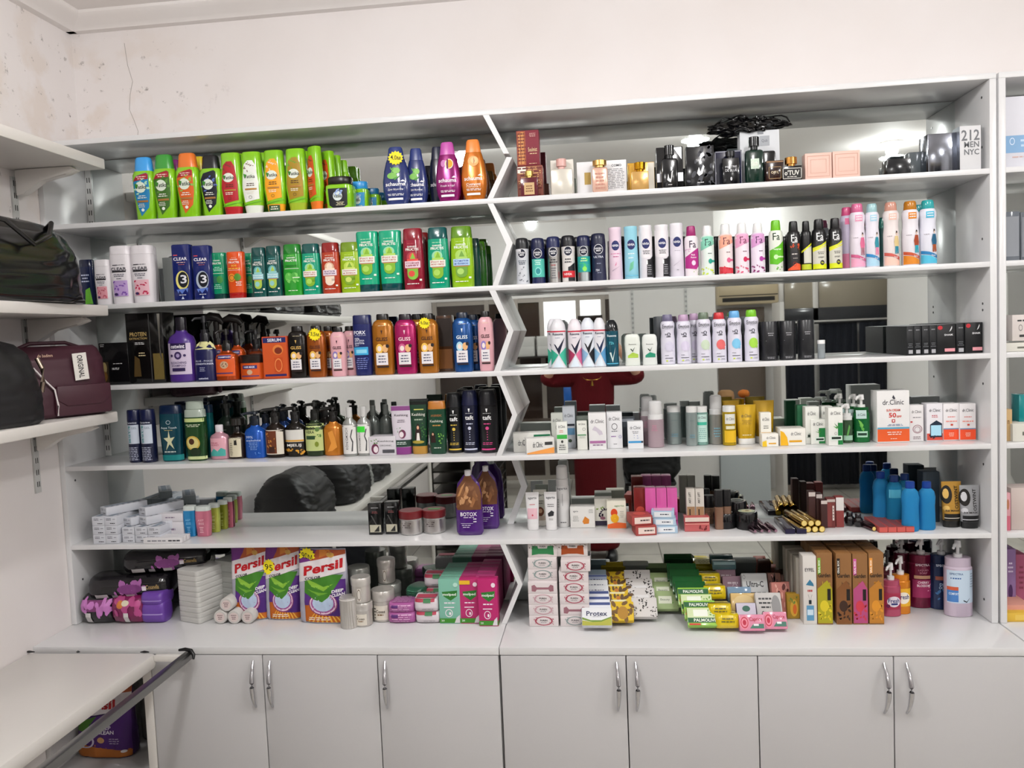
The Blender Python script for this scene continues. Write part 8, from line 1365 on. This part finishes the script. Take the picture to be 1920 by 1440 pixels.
 ('ye',0.3747,-0.2236,0.8782,1.073,0.733,1.138,0,-42,0,'yellow bee print soap bar in the leaning file,second from the front', 28),
 ('ye',0.3707,-0.1807,0.8904,1.073,0.733,1.138,0,-42,0,'yellow bee print soap bar in the leaning file,third from the front', 28),
 ('ye',0.3667,-0.1379,0.9027,1.073,0.733,1.138,0,-42,0,'yellow bee print soap bar in the leaning file,fourth from the front', 28),
 ('ye2',0.3627,-0.095,0.9149,1.073,0.733,1.138,0,-42,0,'yellow bee print soap bar in the leaning file,fifth from the front', 28),
 ('cow2',0.4557,-0.2335,0.866,1.047,0.733,1.172,0,-42,0,'white and black spotted soap bar in the leaning file,first from the front', 29),
 ('cow',0.4517,-0.1873,0.8835,1.047,0.733,1.172,0,-42,0,'white and black spotted soap bar in the leaning file,second from the front', 29),
 ('cow',0.4477,-0.1412,0.9009,1.047,0.733,1.172,0,-42,0,'white and black spotted soap bar in the leaning file,third from the front', 29),
 ('cow2',0.4437,-0.095,0.9184,1.047,0.733,1.172,0,-42,0,'white and black spotted soap bar in the leaning file,fourth from the front', 29),
 ('grn',0.5322,-0.1598,0.866,1.023,0.733,1.138,0,-42,0,'pale green soap bar in the leaning file,first from the front', 30),
 ('grn',0.5282,-0.1274,0.8879,1.023,0.733,1.138,0,-42,0,'pale green soap bar in the leaning file,second from the front', 30),
 ('grn',0.5242,-0.095,0.9097,1.023,0.733,1.138,0,-42,0,'pale green soap bar in the leaning file,third from the front', 30),
 ('pm',0.6393,-0.3132,0.866,1.02,0.733,1.069,0,-42,0,'green wrapped soap bar in the leaning file,first from the front', 31),
 ('pm2',0.6331,-0.282,0.8774,1.02,0.733,1.069,0,-42,0,'green wrapped soap bar in the leaning file,second from the front', 31),
 ('pm',0.6269,-0.2508,0.8887,1.02,0.733,1.069,0,-42,0,'green wrapped soap bar in the leaning file,third from the front', 31),
 ('pm2',0.6207,-0.2197,0.9001,1.02,0.733,1.069,0,-42,0,'green wrapped soap bar in the leaning file,fourth from the front', 31),
 ('pm3',0.6145,-0.1885,0.9114,1.02,0.733,1.069,0,-42,0,'green wrapped soap bar in the leaning file,fifth from the front', 31),
 ('pm3',0.6083,-0.1573,0.9228,1.02,0.733,1.069,0,-42,0,'green wrapped soap bar in the leaning file,sixth from the front', 31),
 ('pm3',0.6021,-0.1262,0.9341,1.02,0.733,1.069,0,-42,0,'green wrapped soap bar in the leaning file,seventh from the front', 31),
 ('pm3',0.5959,-0.095,0.9455,1.02,0.733,1.069,0,-42,0,'green wrapped soap bar in the leaning file,eighth from the front', 31),
 ('spo',0.7125,-0.2947,0.8578,1.103,0.933,1.0,0,-12,0,'yellow wrapped sponge,first from the front', 32),
 ('spo',0.6947,-0.2646,0.88,1.103,0.933,1.0,0,-12,0,'yellow wrapped sponge,second from the front', 32),
 ('spo',0.6932,-0.1611,0.905,1.103,0.933,1.0,0,-12,0,'yellow wrapped sponge,third from the front', 32),
 ('spo',0.6866,-0.0847,0.925,1.103,0.933,1.0,0,-12,0,'yellow wrapped sponge,fourth from the front', 32),
 ('cap',0.7857,-0.325,0.8568,0.914,1.0,1.105,0,-25,0,'pink rose soap bar,left of the front pair', 33),
 ('cap',0.8599,-0.31,0.8568,0.837,1.0,1.168,0,-25,0,'pink rose soap bar,right of the front pair', 33),
 ('purp',0.7815,-0.255,0.8568,0.684,1.0,1.563,0,-25,0,'purple and grey soap bar behind the left rose one',33),
 ('bw',0.8565,-0.245,0.858,1.016,1.0,1.552,0,-30,0,'white soap bar with black print behind the right rose one',33),
 ('cream',0.7846,-0.185,0.87,0.911,1.0,1.313,0,-20,0,'cream yellow soap bar in clear wrap',33),
 ('blu',0.7789,-0.135,0.88,0.87,1.0,1.356,0,-20,0,'blue wrapped soap bar half hidden',33),
 ('ultra',0.8345,-0.135,0.88,1.061,1.0,1.652,0,-30,0,'grey soap bar with bold black lettering',33),
 ('mau',0.7654,-0.095,0.88,0.79,1.0,1.564,0,-20,0,'mauve printed soap bar,front one of two', 33),
 ('mau',0.75,-0.055,0.885,0.781,1.0,1.777,0,-20,0,'mauve printed soap bar,back one of two', 33),
 ('teal',0.745,-0.035,0.97,1.067,1.0,1.0,0,0,0,'teal and white soap bar at the very back',33),
 ('gold_s',0.9406,-0.185,0.85,0.736,1.0,1.635,0,0,0,'golden soap box with orange fruit beside the white tall box',34),
 ('flo_p',0.9007,-0.175,0.8544,0.736,1.0,2.341,0,-15,0,'pink flower print soap bar,nearer one', 34),
 ('flo_s',0.903,-0.105,0.8544,0.726,1.0,2.57,0,-15,0,'dark flower print soap bar,left one', 34),
 ('flo_p',0.9412,-0.115,0.8544,0.635,1.0,1.986,0,-15,0,'pink flower print soap bar behind the golden one',34),
 ('flo_s',0.9549,-0.055,0.8544,0.766,1.0,2.092,0,-15,0,'dark flower print soap bar at the back',34),
 ('eyfel',0.9813,-0.225,0.85,0.71,0.833,1.086,0,0,0,'tall white box with blue diffuser bottle,at the front', 35),
 ('ey_side',0.9813,-0.169,0.85,0.967,0.833,0.976,0,0,0,'tall grey white box behind the white one,first', 35),
 ('ey_side',0.9773,-0.114,0.85,0.967,0.833,0.976,0,0,0,'tall grey white box behind the white one,second', 35),
 ('ey_side',0.9733,-0.059,0.85,0.967,0.833,0.976,0,0,0,'tall grey white box behind the white one,third', 35),
 ('gd_lemon',1.0272,-0.224,0.85,0.821,0.867,1.134,0,0,0,'tall brown box with lemons,at the front', 35),
 ('gd_side',1.0272,-0.171,0.85,0.821,0.833,1.134,0,0,0,'plain tall brown box behind the one with lemons,first', 35),
 ('gd_side',1.0272,-0.118,0.85,0.821,0.833,1.134,0,0,0,'plain tall brown box behind the one with lemons,second', 35),
 ('gd_side',1.0272,-0.065,0.85,0.821,0.833,1.134,0,0,0,'plain tall brown box behind the one with lemons,third', 35),
 ('gd_coffee',1.0861,-0.224,0.85,0.817,0.867,1.122,0,0,0,'tall brown box with a coffee cup,at the front', 35),
 ('gd_side',1.0861,-0.171,0.85,0.817,0.833,1.122,0,0,0,'plain tall brown box behind the one with a coffee cup,first', 35),
 ('gd_side',1.0861,-0.118,0.85,0.817,0.833,1.122,0,0,0,'plain tall brown box behind the one with a coffee cup,second', 35),
 ('gd_side',1.0861,-0.065,0.85,0.817,0.833,1.122,0,0,0,'plain tall brown box behind the one with a coffee cup,third', 35),
 ('gd_straw',1.1358,-0.224,0.85,0.785,0.867,1.111,0,0,0,'tall brown box with strawberries,at the front', 35),
 ('gd_side',1.1358,-0.171,0.85,0.785,0.833,1.111,0,0,0,'plain tall brown box behind the one with strawberries,first', 35),
 ('gd_side',1.1358,-0.118,0.85,0.785,0.833,1.111,0,0,0,'plain tall brown box behind the one with strawberries,second', 35),
 ('gd_side',1.1358,-0.065,0.85,0.785,0.833,1.111,0,0,0,'plain tall brown box behind the one with strawberries,third', 35),
 ('gd_mango',1.1845,-0.224,0.85,0.782,0.867,1.125,0,0,0,'tall brown box with mango slices,at the front', 35),
 ('gd_side',1.1845,-0.171,0.85,0.782,0.833,1.125,0,0,0,'plain tall brown box behind the one with mango slices,first', 35),
 ('gd_side',1.1845,-0.118,0.85,0.782,0.833,1.125,0,0,0,'plain tall brown box behind the one with mango slices,second', 35),
 ('gd_side',1.1845,-0.065,0.85,0.782,0.833,1.125,0,0,0,'plain tall brown box behind the one with mango slices,third', 35),
 ('fresh_p',1.2575,-0.1619,0.85,0.827,0.827,0.841,0,0,0,'pink soap bottle with white pump and round label',36),
 ('fresh_o',1.2955,-0.1392,0.85,0.831,0.831,0.918,0,0,0,'orange soap bottle with white pump,behind the pink one', 36),
 ('fresh_b',1.2818,-0.0605,0.85,0.78,0.78,0.928,0,0,0,'soap bottle with grey pump at the very back',36),
 ('spec_c',1.3839,-0.0756,0.85,0.793,0.793,0.846,0,0,0,'large cherry red soap bottle',36),
 ('spec_b',1.4421,-0.0927,0.85,0.78,0.78,0.86,0,0,0,'large dark blue soap bottle',36),
 ('spec_l',1.4662,-0.1596,0.85,0.843,0.843,0.884,0,0,0,'large pale lilac soap bottle with light blue label',36),
 ('spec_b2',1.3361,-0.0366,0.85,0.78,0.78,0.863,0,0,0,'dark red bottle behind the cherry red one',36),
 ('rg_purp',1.6457,-0.09,0.85,0.547,1.0,1.257,0,0,0,'mauve carton at the back',37),
 ('rg_mag',1.6979,-0.05,0.85,0.663,1.0,1.227,0,0,0,'magenta carton at the back',37),
 ('rg_coral',1.6324,-0.15,0.85,0.649,1.0,0.863,0,0,0,'coral flat box below the mauve carton',37),
 ('rg_yel',1.6256,-0.18,0.85,0.714,1.0,0.8,0,0,0,'flat yellow box under the coral one',37),
]
EPS = .0006
for k,x,y,z,sw,sd,sh,rz,rx,ry,lab,gi in GOODS:
    put(k,x,y,z+EPS,sw,sd,sh,rz,rx,lab,GROUPS[gi],ry)
def rod(x,y,z,L,r,c,label,group,name='mascara_tube',kind='c',rz=0,tip=None):
    t=thing(name,label,'cosmetic',(x,y,z+r+.0006),math.radians(rz),group); bm=bmesh.new(); addtube(bm,[(0,0,0),(0,L*.5,0),(0,L-.002,0),(0,L,0)],[r*(.55 if tip else 1),r,r,r*.9],16)
    link('barrel',finish(bm,'barrel'),t,[mat(c,kind)]); bm=bmesh.new(); addtube(bm,[(0,-.0008,0),(0,.002,0)],r*(.5 if tip else .8),14); link('end_cap',finish(bm,'end_cap'),t,[mat(c if tip else 'E8D080','p')]); return t
Z5=1.1368
for i in range(4): rod(.969+.0215*i,-.205,Z5,.165,.0105,'B08A2E','gold cosmetic tube in the bottom layer, %s of four'%['first','second','third','fourth'][i],'gold tubes on the fifth shelf',rz=7)
for i in range(3): rod(.9795+.0215*i,-.20,Z5+.0188,.165,.0105,'B08A2E','gold cosmetic tube in the top layer, %s of three'%['left','middle','right'][i],'gold tubes on the fifth shelf',rz=7)
for i in range(4): rod(.822+.022*i,-.215+.004*(i%2),Z5,.09,.009,'8C6A78','mauve pencil tube at the front, %s from the left'%['first','second','third','fourth'][i],'mauve pencil tubes',rz=8,tip=True)
for i in range(3): rod(.818+.022*i,-.118,Z5,.09,.009,'8C6A78','mauve pencil tube behind, %s from the left'%['first','second','third'][i],'mauve pencil tubes',rz=8,tip=True)
for i in range(2): rod(1.196+.014*i,-.2+.02*i,Z5,.1,.008,'6A4A50','small brown pencil tube by the black gloss balls, %s one'%['left','right'][i],'brown pencil tubes',rz=14)
o=link('mesh_ribbon',RIB,None,[mat('0A0A0C','g')]); tag(o,'crumpled black net ribbon lying on top of the tall perfume boxes','ribbon')
